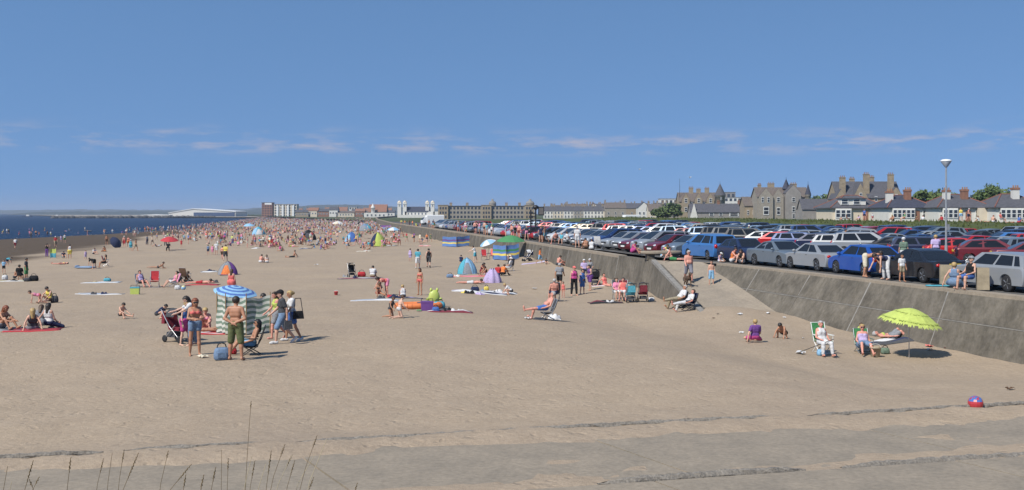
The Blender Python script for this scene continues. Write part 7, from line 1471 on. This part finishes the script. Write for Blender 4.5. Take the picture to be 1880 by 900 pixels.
for px, py, c in [(470, 456, 'white'), (560, 457, 'navy'), (668, 462, 'cream'), (600, 450, 'pink'), (720, 452, 'charcoal'), (430, 447, 'khaki'), (780, 452, 'coral')]: towel(px, py, 1.8, .9, rp2.uniform(0, 90), [c, 'white'], f'{c} and white towel at the front of the distant crowd', lump=.1)
# ---- everyone beyond: one mass
def far_crowd():
    V = []; Q = []; cols = []; nV = 0; rr = np.random.default_rng(9); VS = []
    def real(pose, sx, ch):       # coarse version of the built figures: verts, faces, slot of each face
        B = skel(pose, sx, 0.0, ch); me = crowd_mesh(pose, sx, ch, .075) if ('crowd', pose, sx, ch, 1) not in PM else PM[('crowd', pose, sx, ch, 1)]
        v = np.empty(len(me.vertices) * 3); me.vertices.foreach_get('co', v); v = v.reshape(-1, 3); v[:, 2] -= B.zmin
        return v, [tuple(p.vertices) for p in me.polygons], [p.material_index for p in me.polygons]
    keep = {k: PM[k] for k in list(PM) if k[0] == 'crowd'}
    for k in keep: del PM[k]
    near = [real(p, sx, ch) for p, sx, ch in (('stand', 'm', False), ('stand', 'f', False), ('walk', 'm', False), ('walk2', 'f', False), ('stand2', 'f', True), ('sitk', 'm', False), ('sitk', 'f', False), ('sitg', 'f', False), ('sitx', 'm', True), ('lieback', 'f', False), ('chair', 'm', False), ('sitfwd', 'f', False))]
    for k in [k for k in PM if k[0] == 'crowd']: del PM[k]
    PM.update(keep)
    def fig(sit):
        q = MB(); h = 1.0; q.lathe([(.12, 0), (.17, .35), (.16, .85)] if not sit else [(.2, 0), (.2, .2)], n=5); a = len(q.f); q.lathe([(.17, .80), (.22, 1.28), (.08, 1.42)] if not sit else [(.17, .1), (.21, .62), (.08, .74)], n=5); b = len(q.f)
        q.ell((0, 0, 1.58 if not sit else .88), (.10, .10, .13), 5, 4); c = len(q.f); q.box((0, -.35, .12), (.3, .5, .16)) if sit else None
        return np.array(q.v), q.f, [2] * a + [1] * (b - a) + [3] * (c - b) + [0] * (len(q.f) - c)
    far = [fig(False), fig(True)]; skins = np.array(list(SKIN.values())); cl = np.array([PAL[c] for c in TOPS if c] + [PAL[c] for c in BOTS]); cl = cl * .62 + cl.mean(1, keepdims=True) * .30; N_ = 0; hv = list(HAIR.values())
    while N_ < 4200:
        Y = 95 * (1250 / 95) ** rr.random(); xs, w = float(Xs(Y)), float(Wx(Y)); t = rr.random(); X = xs - 4 + (w - xs + 2) * t; px = CX + X / Y * F; z = float(sandz(X, Y)); py = HY + (CZ - z) / Y * F
        lim = float(beach_y(px)) + 5
        if not (-20 < px < 800) or py > lim or (px < 180 and rr.random() < .85) or (px < 330 and rr.random() < .55): continue
        if py > 420 and rr.random() < .12 + .70 * (py - 420) / (lim - 420): continue
        if py > 408 and float(vnoise(np.array(X * .09), np.array(Y * .035), 17)) < .25 + .35 * rr.random(): continue
        z = max(z, -1.6); v, f, mi = near[rr.integers(len(near) if t > .1 else 5)] if py > 416 else far[int(rr.random() < (.5 if t > .12 else 0))]
        s_ = rr.uniform(.85, 1.03); th = rr.uniform(0, 6.28); cs, sn = math.cos(th), math.sin(th)
        VS.append(np.stack([X + (v[:, 0] * cs - v[:, 1] * sn) * s_, Y + (v[:, 0] * sn + v[:, 1] * cs) * s_, z - .03 + v[:, 2] * s_], 1)); Q += [tuple(i + nV for i in g) for g in f]; nV += len(v)
        sk = skins[rr.integers(len(skins))]; sk = sk * .8 + sk.mean() * .17; C4 = [sk, cl[rr.integers(len(cl))] if rr.random() < .66 else sk, cl[rr.integers(len(cl))] if rr.random() < .85 else sk, np.array(hv[rr.integers(5)]) if rr.random() < .8 else sk]
        cols += [C4[m] for m in mi]; N_ += 1
    me = bpy.data.meshes.new('distant_crowd'); me.from_pydata(np.concatenate(VS).tolist(), [], Q); at = me.attributes.new('Col', 'FLOAT_COLOR', 'FACE'); at.data.foreach_set('color', np.concatenate([np.array(cols), np.ones((len(cols), 1))], 1).astype(np.float32).reshape(-1)); me.materials.append(mat('crowd_cloth', kind='attr', rough=.85, var=0)); me.update()
    kind(link('distant_crowd', me), 'stuff', 'dense distant crowd of beachgoers filling the far beach')
far_crowd()
# ---- air
def haze():
    me = MB().box((0, 4600, 31.5), (19000, 9900, 68)).mesh('haze', []); m = bpy.data.materials.new('haze_air'); m.use_nodes = True; N = m.node_tree.nodes; N.clear(); out = N.new('ShaderNodeOutputMaterial'); v = N.new('ShaderNodeVolumePrincipled'); v.inputs['Color'].default_value = (.60, .69, .84, 1); v.inputs['Density'].default_value = HAZE; v.inputs['Anisotropy'].default_value = 0.0; m.node_tree.links.new(v.outputs[0], out.inputs['Volume']); me.materials.append(m); kind(link('haze', me), 'stuff', 'thin pale sea haze over the whole bay')
HAZE = 0.00014
haze()
